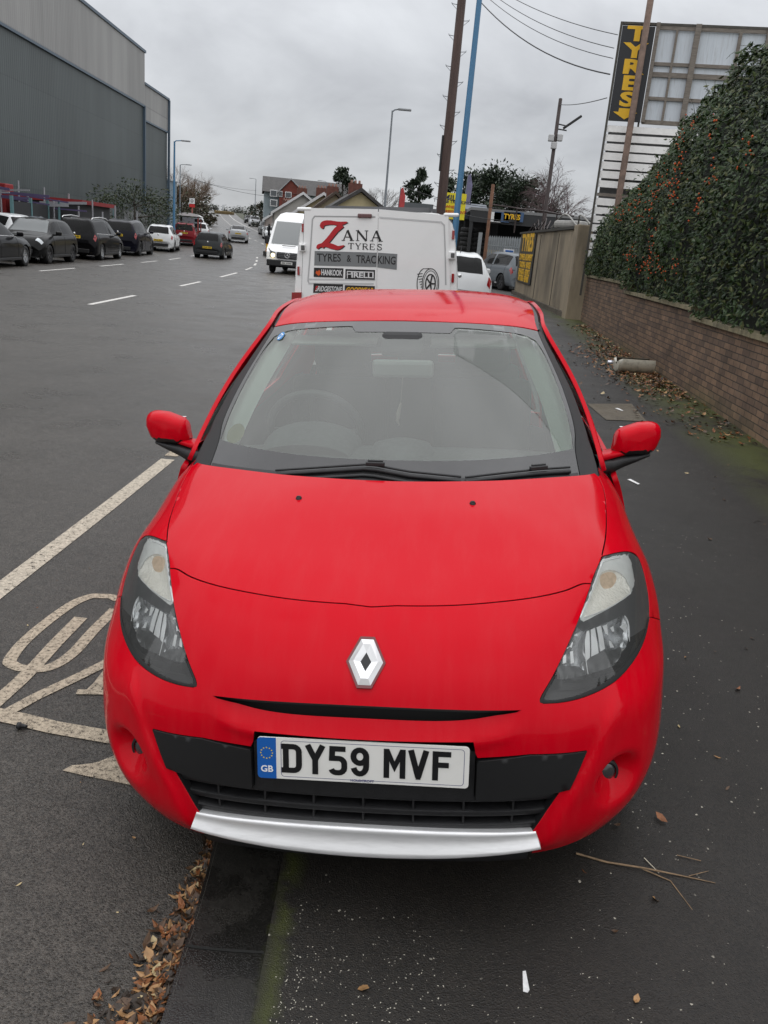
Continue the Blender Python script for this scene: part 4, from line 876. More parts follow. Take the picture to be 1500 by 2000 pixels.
def pavz(X, Y):
    b = kerbz(Y)+rz(Y); t = min(1, max(0, (Y-6)/14)); return b+.16*t*min(1, max(0, (X+.2)/3.5))+.02*min(1, max(0, X/3.5))

# ------------------------------------------------------------------ ground materials
def ground_mat(name, c, rough=.75, agg=190., bump=.5, dist=.004, var=.25, flecks=0., wet=None, moss=None, fleck_c=(.5, .48, .42)):
    m = bpy.data.materials.new(name); m.use_nodes = True; t = m.node_tree; b = t.nodes['Principled BSDF']; N = t.nodes.new; Lk = t.links.new
    pos = N('ShaderNodeNewGeometry').outputs['Position']
    def noise(s, d=4, r=.6):
        n = N('ShaderNodeTexNoise'); n.inputs['Scale'].default_value = s; n.inputs['Detail'].default_value = d; n.inputs['Roughness'].default_value = r; Lk(pos, n.inputs['Vector']); return n.outputs[0]
    def rng_(v, a, b_, lo, hi):
        r = N('ShaderNodeMapRange'); r.inputs['From Min'].default_value = a; r.inputs['From Max'].default_value = b_; r.inputs['To Min'].default_value = lo; r.inputs['To Max'].default_value = hi; Lk(v, r.inputs['Value']); return r.outputs[0]
    def mathn(op, a, b_):
        n = N('ShaderNodeMath'); n.operation = op
        for k, x in enumerate((a, b_)):
            if isinstance(x, (int, float)): n.inputs[k].default_value = x
            else: Lk(x, n.inputs[k])
        return n.outputs[0]
    def mix(f, a, b_):
        x = N('ShaderNodeMix'); x.data_type = 'RGBA'
        if isinstance(f, float): x.inputs[0].default_value = f
        else: Lk(f, x.inputs[0])
        for k, q in ((6, a), (7, b_)):
            if isinstance(q, tuple): x.inputs[k].default_value = (*q, 1)
            else: Lk(q, x.inputs[k])
        return x.outputs[2]
    vo = N('ShaderNodeTexVoronoi'); vo.inputs['Scale'].default_value = agg; Lk(pos, vo.inputs['Vector'])
    sc = N('ShaderNodeSeparateColor'); Lk(vo.outputs['Color'], sc.inputs[0])
    stone = rng_(sc.outputs[0], 0, 1, 1-var, 1+var); big = rng_(noise(.55, 6, .65), .3, .7, .80, 1.18); mid = rng_(noise(14, 5), .3, .7, .85, 1.15)
    k = mathn('MULTIPLY', mathn('MULTIPLY', stone, big), mid)
    vm = N('ShaderNodeVectorMath'); vm.operation = 'SCALE'; vm.inputs[0].default_value = c; Lk(k, vm.inputs['Scale']); col = vm.outputs[0]
    rgh = rng_(noise(1.3, 5), .35, .65, rough-.10, rough+.08)
    if flecks:
        f = mathn('MULTIPLY', mathn('GREATER_THAN', sc.outputs[1], 1-flecks), rng_(noise(2.1, 5), .42, .6, 0, .8)); col = mix(f, col, fleck_c)
    if wet:
        w = rng_(noise(wet[0], 4), wet[1], wet[1]+.08, 0, 1); col = mix(mathn('MULTIPLY', w, .45), col, (.004, .004, .004)); rgh = mathn('SUBTRACT', rgh, mathn('MULTIPLY', w, wet[2]))
    if moss:
        w = moss(N, Lk, pos, noise, rng_, mathn); col = mix(w[0], col, w[1])
    Lk(col, b.inputs['Base Color']); Lk(rgh, b.inputs['Roughness']); b.inputs['Specular IOR Level'].default_value = .5
    v2 = N('ShaderNodeTexVoronoi'); v2.inputs['Scale'].default_value = agg*2.3; Lk(pos, v2.inputs['Vector']); h = mathn('ADD', mathn('ADD', rng_(vo.outputs['Distance'], .1, .5, 1, 0), mathn('MULTIPLY', v2.outputs['Distance'], -.5)), mathn('MULTIPLY', sc.outputs[2], .7))
    bp = N('ShaderNodeBump'); bp.inputs['Strength'].default_value = bump; bp.inputs['Distance'].default_value = dist; Lk(h, bp.inputs['Height']); Lk(bp.outputs[0], b.inputs['Normal'])
    MATS[name] = m; return m
ASPH = ground_mat('road_asphalt', (.058, .051, .043), rough=.36, agg=170, bump=.6, dist=.005, var=.5, flecks=0.)
def pav_moss(N, Lk, pos, noise, rng_, mathn):
    s = N('ShaderNodeSeparateXYZ'); Lk(pos, s.inputs[0])
    e1 = mathn('SUBTRACT', s.outputs[0], mathn('ADD', mathn('MULTIPLY', s.outputs[1], .06), 2.45))      # towards the wall foot
    g = mathn('MULTIPLY', rng_(e1, -.15, .45, 0, 1), rng_(noise(1.3, 6, .7), .36, .54, .0, 1.0))
    k = mathn('ABSOLUTE', mathn('ADD', s.outputs[0], .165), 0)
    g2 = mathn('MULTIPLY', rng_(mathn('ADD', k, mathn('MULTIPLY', mathn('SUBTRACT', noise(14, 5, .7), .5), .12)), .005, .04, 1, 0), rng_(noise(7, 6, .7), .40, .56, 0, 1))
    return mathn('MINIMUM', mathn('MAXIMUM', g, mathn('MULTIPLY', g2, .55)), .85), (.060, .072, .007)
PAVE = ground_mat('pavement_tarmac', (.0142, .0115, .0088), rough=.56, agg=190, bump=.45, dist=.003, var=.45, flecks=.002, moss=pav_moss, fleck_c=(.62, .58, .48))
KERB = ground_mat('kerb_granite', (.020, .0185, .016), rough=.36, agg=260, bump=.3, dist=.002, var=.4, wet=(6, .45, .16), moss=pav_moss)
LAND = ground_mat('rough_land', (.055, .058, .035), rough=.9, agg=6, bump=.4)
FORE = ground_mat('forecourt_tarmac', (.060, .058, .055), rough=.6, agg=60, bump=.4)
def paint_mat(name, c, wear=.46, sharp=.10, sc=26):
    """road paint worn through to the stones"""
    m = bpy.data.materials.new(name); m.use_nodes = True; t = m.node_tree; N = t.nodes.new; Lk = t.links.new; b = t.nodes['Principled BSDF']; b.inputs['Roughness'].default_value = .75
    pos = N('ShaderNodeNewGeometry').outputs['Position']
    n = N('ShaderNodeTexNoise'); n.inputs['Scale'].default_value = sc; n.inputs['Detail'].default_value = 8; n.inputs['Roughness'].default_value = .8; Lk(pos, n.inputs['Vector'])
    v = N('ShaderNodeTexVoronoi'); v.inputs['Scale'].default_value = 150; Lk(pos, v.inputs['Vector'])
    a = N('ShaderNodeMath'); a.operation = 'MULTIPLY_ADD'; Lk(v.outputs['Distance'], a.inputs[0]); a.inputs[1].default_value = -.16; Lk(n.outputs[0], a.inputs[2])
    r = N('ShaderNodeMapRange'); r.inputs['From Min'].default_value = wear-.08-sharp; r.inputs['From Max'].default_value = wear-.08; Lk(a.outputs[0], r.inputs['Value'])
    cr_ = N('ShaderNodeValToRGB'); cr_.color_ramp.elements[0].color = (*[q*.72 for q in c], 1); cr_.color_ramp.elements[1].color = (*[min(1, q*1.12) for q in c], 1); cr_.color_ramp.elements[0].position = .35; cr_.color_ramp.elements[1].position = .65
    n3 = N('ShaderNodeTexNoise'); n3.inputs['Scale'].default_value = 60; n3.inputs['Detail'].default_value = 6; Lk(pos, n3.inputs['Vector']); Lk(n3.outputs[0], cr_.inputs[0]); Lk(cr_.outputs[0], b.inputs['Base Color'])
    tr = N('ShaderNodeBsdfTransparent'); mx = N('ShaderNodeMixShader'); Lk(r.outputs[0], mx.inputs[0]); Lk(tr.outputs[0], mx.inputs[1]); Lk(b.outputs[0], mx.inputs[2])
    bp = N('ShaderNodeBump'); bp.inputs['Strength'].default_value = .6; bp.inputs['Distance'].default_value = .004; Lk(v.outputs['Distance'], bp.inputs['Height']); Lk(bp.outputs[0], b.inputs['Normal'])
    Lk(mx.outputs[0], t.nodes['Material Output'].inputs[0]); MATS[name] = m; return m
WPAINT = paint_mat('worn_white_paint', (.50, .44, .35), wear=.46)
WPAINT2 = paint_mat('very_worn_paint', (.42, .35, .26), wear=.47, sharp=.14, sc=60)
DASHP = paint_mat('lane_paint', (.66, .64, .60), wear=.36)

# ------------------------------------------------------------------ ground sheets
def strip_mesh(name, Ys, xa, xb, z, m, nx=2, kind='structure'):
    mb = MB(); rows = []
    for Y in Ys:
        a, b = xa(Y), xb(Y); rows.append([(a+(b-a)*k/(nx-1), Y, z(a+(b-a)*k/(nx-1), Y)) for k in range(nx)])
    mb.grid(rows); o = mb.build(name, m); o['kind'] = kind; return o
Ynear = list(np.arange(-12, 20, .5))+list(np.arange(20, 60, 1.5))+list(np.arange(60, 330, 5))+list(np.arange(330, 1400, 40))
strip_mesh('ground', Ynear, lambda Y: -420+f1(CENX, Y), lambda Y: 420+f1(CENX, Y), lambda X, Y: rz(Y)-.05-.00004*max(0, abs(X-f1(CENX, Y))-40)**1.6, LAND, 41)
strip_mesh('road', Ynear, lambda Y: f1(LEFTX, Y), lambda Y: f1(KERBX, Y), lambda X, Y: rz(Y), ASPH, 12)
strip_mesh('kerb', list(np.arange(-12, 1.6, .35))+list(np.arange(1.6, 2.5, .08))+list(np.arange(2.5, 60, 1.)), lambda Y: f1(KERBX, Y), lambda Y: f1(KERBX, Y)+.20, lambda X, Y: rz(Y)+kerbz(Y), KERB, 4)
mb = MB(); Yk = list(np.arange(-12, 1.6, .35))+list(np.arange(1.6, 2.5, .08))+list(np.arange(2.5, 60, 1.))
mb.grid([[(f1(KERBX, Y), Y, rz(Y)-.04), (f1(KERBX, Y), Y, rz(Y)+kerbz(Y)-.010), (f1(KERBX, Y)+.009, Y, rz(Y)+kerbz(Y)+.0005)] for Y in Yk]); o = mb.build('kerb_face', mat('kerb_face', (.22, .20, .17), rough=.7, var=.4, scale=25, bump=.5, bscale=70, dirt=(.05, .045, .04), dscale=9, damt=.7)); o['kind'] = 'structure'
strip_mesh('pavement', list(np.arange(-12, 8, .3))+list(np.arange(8, 36, 1.)), lambda Y: f1(KERBX, Y)+.2005, lambda Y: WALLX(Y)+.25, pavz, PAVE, 14)
strip_mesh('forecourt', list(np.arange(21, 75, 1.5)), lambda Y: max(f1(KERBX, Y)+.205, f1(KERBX, Y)+.205), lambda Y: 40, lambda X, Y: pavz(min(X, 4), Y)+.004*(Y > 36)-.012*(Y < 36), FORE, 20)
strip_mesh('verge', list(np.arange(-12, 100, 2.)), lambda Y: f1(LEFTX, Y)-12, lambda Y: f1(LEFTX, Y), lambda X, Y: rz(Y)+.10, FORE, 4)
mb = MB(); mb.grid([[(f1(LEFTX, Y), Y, rz(Y)-.02), (f1(LEFTX, Y), Y, rz(Y)+.115), (f1(LEFTX, Y)-.13, Y, rz(Y)+.115)] for Y in np.arange(-12, 300, 3.)]); o = mb.build('far_kerb', mat('far_kerb', (.22, .21, .2), rough=.8)); o['kind'] = 'structure'
# joints between the kerb stones
JOINT = mat('kerb_joint', (.008, .008, .007), rough=.9)
for Yj in (-.2, .72, 1.64, 2.5):
    mb = MB(); xs_ = np.linspace(0.004, .198, 6); rj = random.Random(int(Yj*10)+40)
    L_ = [(f1(KERBX, Yj)+x, Yj+rj.uniform(-.003, .003)) for x in xs_]; vs, fs = stroke_poly(L_, .008); mb.add([(p.x, p.y, rz(p.y)+kerbz(p.y)+.0015) for p in vs], fs); o = mb.build('kerb_joint', JOINT); o['kind'] = 'structure'
# strip of joint dirt, moss and grit behind the kerb stones
# patch of newer tarmac / cover in the pavement
c = [on_ground(x, y, .115) for x, y in ((1145, 795), (1183, 826), (1262, 830), (1232, 797))]
mb = MB(); mb.add([(p[0], p[1], pavz(p[0], p[1])+.006) for p in c], [(0, 1, 2, 3)]); tag(mb.build('inspection_cover', ground_mat('cover_stone', (.105, .085, .058), rough=.7, agg=60, bump=.5)), 'buff square inspection cover set in the dark pavement beside the red car', 'manhole cover')

# ------------------------------------------------------------------ road paint
def ground_band(name, pts, w, m, lift=.003, parent=None):
    vs, fs = stroke_poly([p[:2] for p in pts], w); mb = MB()
    for f in fs:          # cut long bands so that they follow the slope
        pass
    mb.add([(p.x, p.y, rz(p.y)+lift) for p in vs], fs); return mb.build(name, m, parent)
def along(f, y0, y1, dx=0., n=6): return [(f1(f, y)+dx, y) for y in np.linspace(y0, y1, n)]
lines = []
o = ground_band('bay_line', cr([(-1.92, 1.2), (-1.83, 2.6), (-1.79, 3.63), (-1.735, 5.0), (-1.695, 6.22)], 6), .105, WPAINT); o['kind'] = 'structure'
o = ground_band('bay_line', [(-1.70, 6.32), (-1.69, 6.60)], .10, WPAINT2); o['kind'] = 'structure'
# lettering painted on the road by the bay: part of a cycle symbol
def gpx(l): return [on_ground(x, y)[:2] for x, y in l]
sym = [(cr(gpx([(232, 1172), (217, 1166), (196, 1165), (175, 1166), (140, 1181), (87, 1219), (44, 1257), (20, 1289), (24, 1299), (45, 1306), (84, 1307), (115, 1296), (147, 1272), (182, 1233), (225, 1190)]), 4), .052),
       (gpx([(158, 1207), (110, 1256), (72, 1298), (40, 1330), (0, 1366), (-40, 1402)]), .060), (gpx([(235, 1278), (205, 1297), (140, 1329), (70, 1362), (8, 1396), (-30, 1418)]), .050),
       (gpx([(-20, 1393), (8, 1400), (35, 1405), (105, 1422), (210, 1440), (240, 1446)]), .075), (gpx([(214, 1312), (196, 1336), (176, 1356)]), .05), (gpx([(150, 1353), (206, 1354)]), .035)]
mb = MB()
for i, (p, w) in enumerate(sym):
    vs, fs = stroke_poly(p, w); mb.add([(q.x, q.y, rz(q.y)+.0028+.0004*i) for q in vs], fs)
p = gpx([(122, 1506), (140, 1496), (165, 1494), (190, 1490), (225, 1476), (260, 1500), (262, 1536), (215, 1526), (165, 1516)]); mb.add([(q[0], q[1], .0028) for q in p], [tuple(range(len(p)))[::-1]])
o = mb.build('cycle_symbol', WPAINT2); o['kind'] = 'structure'
for y0, y1 in ((9.2, 10.6), (17.6, 20.8), (25.5, 28.4), (32.2, 36.6), (40, 43.6), (46.0, 48.6), (51, 53), (55.5, 57)):
    o = ground_band('lane_dash', along(CENX, y0, y1, 0, 4), .12, DASHP, .004); o['kind'] = 'structure'
for y0 in np.arange(64, 300, 7.):
    o = ground_band('lane_dash', along(CENX, y0, y0+3.4, .3, 4), .16, DASHP, .012); o['kind'] = 'structure'
for y0 in (26.6, 32.3, 38.2, 44.0, 50.5, 57):
    o = ground_band('bay_dash', [(-11.27-.0145*(y-27)-.003*(y-27)**2*.55, y) for y in np.linspace(y0, y0+3.0, 4)], .11, DASHP, .004); o['kind'] = 'structure'
o = ground_band('edge_line', along(LEFTX, 80, 300, .5, 30), .16, DASHP, .012); o['kind'] = 'structure'
o = ground_band('edge_line', along(KERBX, 75, 300, -2.2, 30), .14, DASHP, .012); o['kind'] = 'structure'
# darker repair bands and tyre-polished streaks
SEAL = mat('bitumen_seal', (.012, .012, .012), rough=.5, bump=.2, bscale=50)
for pts in ([(-4.4, 19), (-2.5, 23), (-1.6, 29)],):
    o = ground_band('seal_line', cr(pts, 5), .015, SEAL, .0022); o['kind'] = 'structure'

# ------------------------------------------------------------------ litter on the ground
LEAF = [mat('leaf_'+n, c, rough=.55, var=.35, scale=30) for n, c in (('rust', (.21, .075, .022)), ('tan', (.34, .19, .08)), ('brown', (.085, .045, .022)), ('dark', (.035, .024, .016)), ('straw', (.46, .36, .19)))]
def leaf_quads(mb, p, r, ln, w=.45, curl=.3, up=None, mi=0):
    a = r.uniform(0, 6.28); t = Vector((math.cos(a), math.sin(a), r.uniform(-.2, .2))); n = Vector((r.uniform(-.5, .5), r.uniform(-.5, .5), 1)).normalized(); t = (t-n*t.dot(n)).normalized(); s = n.cross(t)
    c = ln*curl*r.uniform(.3, 1.3); p = Vector(p)
    mb.add([p-t*ln*.5+n*c*.5, p-t*ln*.12+s*ln*w*.5+n*c*.25, p+t*ln*.22+s*ln*w*.4+n*c*.2, p+t*ln*.55+n*c, p+t*ln*.22-s*ln*w*.4+n*c*.2, p-t*ln*.12-s*ln*w*.5+n*c*.25, p+n*.0], [(0, 1, 6), (1, 2, 6), (2, 3, 6), (3, 4, 6), (4, 5, 6), (5, 0, 6)], mi)
r = random.Random(3); mb = MB()
for k in range(900):            # heap in the gutter
    Y = 1.30+.75*r.random()**1.4 if k < 620 else r.uniform(1.3, 2.1); wdt = .13*max(.1, 1-(Y-1.3)/.75)**1.1+.015
    X = f1(KERBX, Y)-.005-abs(r.gauss(0, .55))*wdt; h = max(0, 1-abs(X-f1(KERBX, Y))/.13)*.022*max(0, 1-(Y-1.3)/.6)
    leaf_quads(mb, (X, Y, .003+h*r.random()), r, r.choice((.012, .018, .025, .034, .045)), r.uniform(.3, .6), .35, mi=r.choices(range(5), (4, 3, 5, 7, 1.0))[0])
tag(mb.build('fallen_leaves', LEAF), 'heap of wet brown leaves lying in the gutter by the kerb', 'leaves', kind='stuff')
mb = MB()
for k in range(2600):           # drift along the wall foot
    Y = r.choice((r.uniform(8, 20), r.gauss(12.9, 1.1), r.uniform(10.5, 16))); X = WALLX(Y)-.05-abs(r.gauss(0, .42))*(1.0 if Y < 16 else .6)
    leaf_quads(mb, (X, Y, pavz(X, Y)+.006+.02*r.random()), r, r.uniform(.03, .08), r.uniform(.35, .7), .3, mi=r.choices(range(5), (7, 3, 5, 2, .5))[0])
tag(mb.build('fallen_leaves', LEAF), 'drift of rust coloured leaves along the foot of the brick wall', 'leaves', kind='stuff')
mb = MB()
for k in range(190):            # scattered
    if r.random() < .6: X = r.uniform(.3, 3.3); Y = r.uniform(2, 12)
    else: X = r.uniform(.0, 2.2); Y = r.uniform(1.3, 3.6)
    if X > WALLX(Y)-.1: continue
    leaf_quads(mb, (X, Y, pavz(X, Y)+.004), r, r.uniform(.012, .045), r.uniform(.3, .6), .25, mi=r.choices(range(5), (2, 4, 4, 1, 2))[0])
for k in range(40):
    X = r.uniform(-1.6, -.45); Y = r.uniform(1.3, 4); leaf_quads(mb, (X, Y, .004), r, r.uniform(.008, .022), .4, .2, mi=r.choice((0, 1, 4, 4)))
tag(mb.build('scattered_leaves', LEAF), 'single dead leaves scattered thinly over the tarmac', 'leaves', kind='stuff')
mb = MB(); GRIT = mat('pale_grit', (.52, .49, .41), rough=.6)
for k in range(1300):           # pale grit and seeds
    c = r.choice(((.15, 1.75, .35, .25), (.05, 1.55, .16, .14), (.7, 1.7, .5, .3), (-.12, 1.45, .03, .16), (.8, 2.6, .4, .8)))
    X, Y = r.gauss(c[0], c[2]), r.gauss(c[1], c[3]); s_ = r.choice((.0006, .0008, .0011, .0016))
    if X < -.16: continue
    a = r.uniform(0, 3.1); z = pavz(X, Y)+.001; dx_, dy_ = math.cos(a)*s_*1.8, math.sin(a)*s_*1.8
    mb.add([(X-dx_, Y-dy_, z), (X+dy_*.5, Y-dx_*.5, z+s_*.4), (X+dx_, Y+dy_, z), (X-dy_*.5, Y+dx_*.5, z+s_*.4), (X, Y, z+s_)], [(0, 1, 4), (1, 2, 4), (2, 3, 4), (3, 0, 4)])
tag(mb.build('grit', GRIT), 'pale grit and seed husks sprinkled over the pavement in front of the red car', 'grit', kind='stuff')
WOOD = mat('twig_bark', (.23, .155, .09), rough=.8, var=.4, scale=60)
def gp(x, y, h=.006): p = on_ground(x, y, .03); return (p[0], p[1], pavz(p[0], p[1])+h)
mb = MB(); mb.tube([gp(1120, 1693), gp(1180, 1708), (*gp(1250, 1722)[:2], gp(1250, 1722)[2]+.008), gp(1330, 1733), gp(1392, 1745)], [.0032, .003, .0028, .002, .001], 6)
mb.tube([gp(1250, 1722, .01), gp(1305, 1740), gp(1350, 1787)], [.0022, .0018, .0009], 6); mb.tube([gp(1340, 1733), gp(1378, 1726)], [.0014, .0007], 5)
tag(mb.build('fallen_twig', WOOD), 'long forked brown twig lying on the pavement right of the red car', 'twig')
mb = MB(); mb.tube([gp(1252, 1703), gp(1282, 1727)], .0014, 5); tag(mb.build('straw_stalk', mat('straw_pale', (.62, .56, .44), rough=.7)), 'short pale stalk lying across the forked twig', 'twig')
mb = MB(); mb.tube([gp(1315, 1700), gp(1362, 1710)], .0014, 5); tag(mb.build('fallen_twig', WOOD), 'short straight twig above the forked one', 'twig')
mb = MB(); pp = [gp(1021, 1895, .003), gp(1027, 1895, .004), gp(1034, 1935, .008), gp(1031, 1938, .004), gp(1022, 1935, .003)]; mb.add(pp, [(0, 1, 2, 3, 4)]); tag(mb.build('paper_scrap', mat('scrap_white', (.75, .75, .74), rough=.6, var=.15, scale=80)), 'thin white strip of torn paper on the pavement in front of the car', 'litter')
mb = MB(); b_ = on_ground(42, 1424); mb.lathe([(0, .0), (.012, .001), (.013, .010), (.009, .014), (.006, .03), (.004, .036), (0, .037)], 10, axis='X', c=(b_[0]-.015, b_[1], .013)); tag(mb.build('black_bung', BLK), 'small black plastic plug lying on the painted road symbol', 'litter')
# broken glazed pot lying on its side
c = Vector((3.50, 12.62, 0)); c.z = pavz(c.x, c.y)+.135; d = Vector((1, .14, 0)).normalized(); mb = MB(); nseg = 26; rows = []; rb = random.Random(5)
perp = d.cross(Vector((0, 0, 1)))
for i, (h, rad) in enumerate(((-.27, .02), (-.27, .118), (-.265, .125), (-.2, .128), (0, .13), (.15, .134), (.27, .137), (.285, .132), (.27, .122), (.0, .117), (-.25, .11))):
    row = []
    for k in range(nseg):
        a = R_(-215)+R_(250)*k/(nseg-1); jag = (1 if 0 < k < nseg-1 else 1-.0)
        row.append(c+d*h+(perp*math.cos(a)+Vector((0, 0, 1))*math.sin(a))*rad+d*(rb.uniform(-.05, .05) if k in (0, nseg-1) else 0))
    rows.append(row)
mb.grid(rows[:8]); mb.grid(rows[7:], mi=1); tag(mb.build('broken_pot', [mat('glazed_pot', (.55, .52, .43), rough=.35, coat=.3, dirt=(.12, .10, .07), dscale=14, damt=.6), mat('pot_inside', (.10, .085, .06), rough=.9, var=.4, scale=20)], None), 'broken cream chimney pot lying on its side among leaves at the wall foot', 'pot')
p = on_ground(1191, 722, .13); mb = MB(); mb.lathe([(0, -.06), (.02, -.055), (.03, -.05), (.032, .05), (.02, .062), (0, .063)], 14, axis='X', c=(p[0], p[1], pavz(p[0], p[1])+.034)); tag(mb.build('drink_can', mat('can_white', (.75, .75, .8), rough=.25, metal=.6)), 'small white drink can lying against the broken pot', 'can')
for x, y, lab in ((1237, 945, 'crumpled white tissue scrap lying beyond the passenger mirror'), (1208, 808, 'white paper scrap lying on the buff inspection cover'), (1010, 1060, None)):
    if not lab: continue
    q = on_ground(x, y, .11); mb = MB(); z = pavz(q[0], q[1]); mb.add([(q[0]-.035, q[1]+.06, z+.006), (q[0]-.01, q[1]+.07, z+.01), (q[0]+.035, q[1]-.05, z+.008), (q[0]+.015, q[1]-.07, z+.006), (q[0], q[1], z+.016)], [(0, 4, 1), (1, 4, 2), (2, 4, 3), (3, 4, 0)]); tag(mb.build('paper_scrap', mat('scrap_white', (.75, .75, .74))), lab, 'litter')

# ------------------------------------------------------------------ brick wall, coping, hedge
def brick_mat():
    m = bpy.data.materials.new('old_brick'); m.use_nodes = True; t = m.node_tree; N = t.nodes.new; Lk = t.links.new; b = t.nodes['Principled BSDF']
    uv = N('ShaderNodeTexCoord').outputs['UV']
    br = N('ShaderNodeTexBrick'); br.inputs['Scale'].default_value = 1; br.inputs['Brick Width'].default_value = .225; br.inputs['Row Height'].default_value = .075; br.inputs['Mortar Size'].default_value = .006; br.inputs['Mortar Smooth'].default_value = .3; br.inputs['Bias'].default_value = -.1
    br.inputs['Color1'].default_value = (.190, .118, .074, 1); br.inputs['Color2'].default_value = (.088, .058, .041, 1); br.inputs['Mortar'].default_value = (.026, .022, .018, 1)
    n0 = N('ShaderNodeTexNoise'); n0.inputs['Scale'].default_value = 3; n0.inputs['Detail'].default_value = 3; Lk(uv, n0.inputs['Vector'])
    wv = N('ShaderNodeVectorMath'); wv.operation = 'SCALE'; wv.inputs['Scale'].default_value = .012; Lk(n0.outputs['Color'], wv.inputs[0]); wa = N('ShaderNodeVectorMath'); wa.operation = 'ADD'; Lk(uv, wa.inputs[0]); Lk(wv.outputs[0], wa.inputs[1]); Lk(wa.outputs[0], br.inputs['Vector'])
    n1_ = N('ShaderNodeTexNoise'); n1_.inputs['Scale'].default_value = 2.2; n1_.inputs['Detail'].default_value = 9; n1_.inputs['Roughness'].default_value = .7; Lk(uv, n1_.inputs['Vector'])
    r = N('ShaderNodeMapRange'); r.inputs['From Min'].default_value = .25; r.inputs['From Max'].default_value = .75; r.inputs['To Min'].default_value = .5; r.inputs['To Max'].default_value = 1.6; Lk(n1_.outputs[0], r.inputs['Value'])
    sc = N('ShaderNodeVectorMath'); sc.operation = 'SCALE'; Lk(br.outputs['Color'], sc.inputs[0]); Lk(r.outputs[0], sc.inputs['Scale'])
    # lime bloom in patches, green near the ground
    n2 = N('ShaderNodeTexNoise'); n2.inputs['Scale'].default_value = 4.5; n2.inputs['Detail'].default_value = 8; n2.inputs['Roughness'].default_value = .75; Lk(uv, n2.inputs['Vector'])
    r2 = N('ShaderNodeMapRange'); r2.inputs['From Min'].default_value = .57; r2.inputs['From Max'].default_value = .78; r2.inputs['To Max'].default_value = .6; Lk(n2.outputs[0], r2.inputs['Value'])
    x = N('ShaderNodeMix'); x.data_type = 'RGBA'; Lk(r2.outputs[0], x.inputs[0]); Lk(sc.outputs[0], x.inputs[6]); x.inputs[7].default_value = (.20, .175, .15, 1)
    sp = N('ShaderNodeSeparateXYZ'); Lk(uv, sp.inputs[0]); r3 = N('ShaderNodeMapRange'); r3.inputs['From Min'].default_value = .42; r3.inputs['From Max'].default_value = .05; r3.inputs['To Max'].default_value = 1.; Lk(sp.outputs[1], r3.inputs['Value'])
    n4 = N('ShaderNodeTexNoise'); n4.inputs['Scale'].default_value = .55; n4.inputs['Detail'].default_value = 5; Lk(uv, n4.inputs['Vector']); r4 = N('ShaderNodeMapRange'); r4.inputs['From Min'].default_value = .42; r4.inputs['From Max'].default_value = .6; r4.inputs['To Max'].default_value = .75; Lk(n4.outputs[0], r4.inputs['Value'])
    mm = N('ShaderNodeMath'); mm.operation = 'MULTIPLY'; Lk(r3.outputs[0], mm.inputs[0]); Lk(r4.outputs[0], mm.inputs[1])
    x2 = N('ShaderNodeMix'); x2.data_type = 'RGBA'; Lk(mm.outputs[0], x2.inputs[0]); Lk(x.outputs[2], x2.inputs[6]); x2.inputs[7].default_value = (.085, .085, .018, 1)
    Lk(x2.outputs[2], b.inputs['Base Color']); b.inputs['Roughness'].default_value = .85
    ad_ = N('ShaderNodeMath'); ad_.operation = 'MULTIPLY_ADD'; Lk(br.outputs['Fac'], ad_.inputs[0]); ad_.inputs[1].default_value = -1.; Lk(n2.outputs[0], ad_.inputs[2])
    bp = N('ShaderNodeBump'); bp.inputs['Strength'].default_value = .8; bp.inputs['Distance'].default_value = .008; Lk(ad_.outputs[0], bp.inputs['Height']); Lk(bp.outputs[0], b.inputs['Normal']); MATS['old_brick'] = m; return m
BRICK = brick_mat()
SECT = [(2.0, 11.55, 1.10), (11.55, 16.35, 1.21), (16.35, 21.6, 1.36)]      # from, to, height of the brickwork
wall = empty('brick_wall', (WALLX(11), 11, 0), label='low old brown brick wall stepping up beside the pavement, under the hedge', cat='wall')
mb = MB(); uvs = []
for y0, y1, zt in SECT:
    n = 8
    for k in range(n):
        a, b = y0+(y1-y0)*k/n, y0+(y1-y0)*(k+1)/n
        mb.add([(WALLX(a), a, -.05), (WALLX(b), b, -.05), (WALLX(b), b, zt), (WALLX(a), a, zt)], [(3, 2, 1, 0)]); uvs += [(a, zt), (b, zt), (b, -.05), (a, -.05)]
        mb.add([(WALLX(a)+.22, a, -.05), (WALLX(b)+.22, b, -.05), (WALLX(b)+.22, b, zt), (WALLX(a)+.22, a, zt)], [(0, 1, 2, 3)]); uvs += [(a, -.05), (b, -.05), (b, zt), (a, zt)]
    for y in (y0, y1):
        mb.add([(WALLX(y), y, -.05), (WALLX(y)+.22, y, -.05), (WALLX(y)+.22, y, zt), (WALLX(y), y, zt)], [(0, 1, 2, 3)]); uvs += [(0, -.05), (.22, -.05), (.22, zt), (0, zt)]
o = mb.build('brickwork', BRICK, None); o.data.uv_layers.new(name='UVMap'); ul = o.data.uv_layers[0].data
for i, q in enumerate(uvs): ul[i].uv = q
def adopt(o, p): o.parent = p; o.matrix_parent_inverse = Matrix.Translation(-Vector(p.location)); return o
adopt(o, wall)
STONE = mat('coping_stone', (.22, .19, .115), rough=.85, var=.3, scale=9, bump=.4, bscale=40, dirt=(.06, .06, .04), dscale=5, damt=.7)
for y0, y1, zt in SECT:
    yy = y0
    while yy < y1-.05:
        y2 = min(y1, yy+.92); cy = (yy+y2)/2; mb = MB(); mb.box((WALLX(cy)+.11, cy, zt+.032), (.31, y2-yy-.008, .06), Matrix.Rotation(-math.atan(.06), 3, 'Z'), bev=.006); adopt(mb.build('coping', STONE), wall); yy = y2
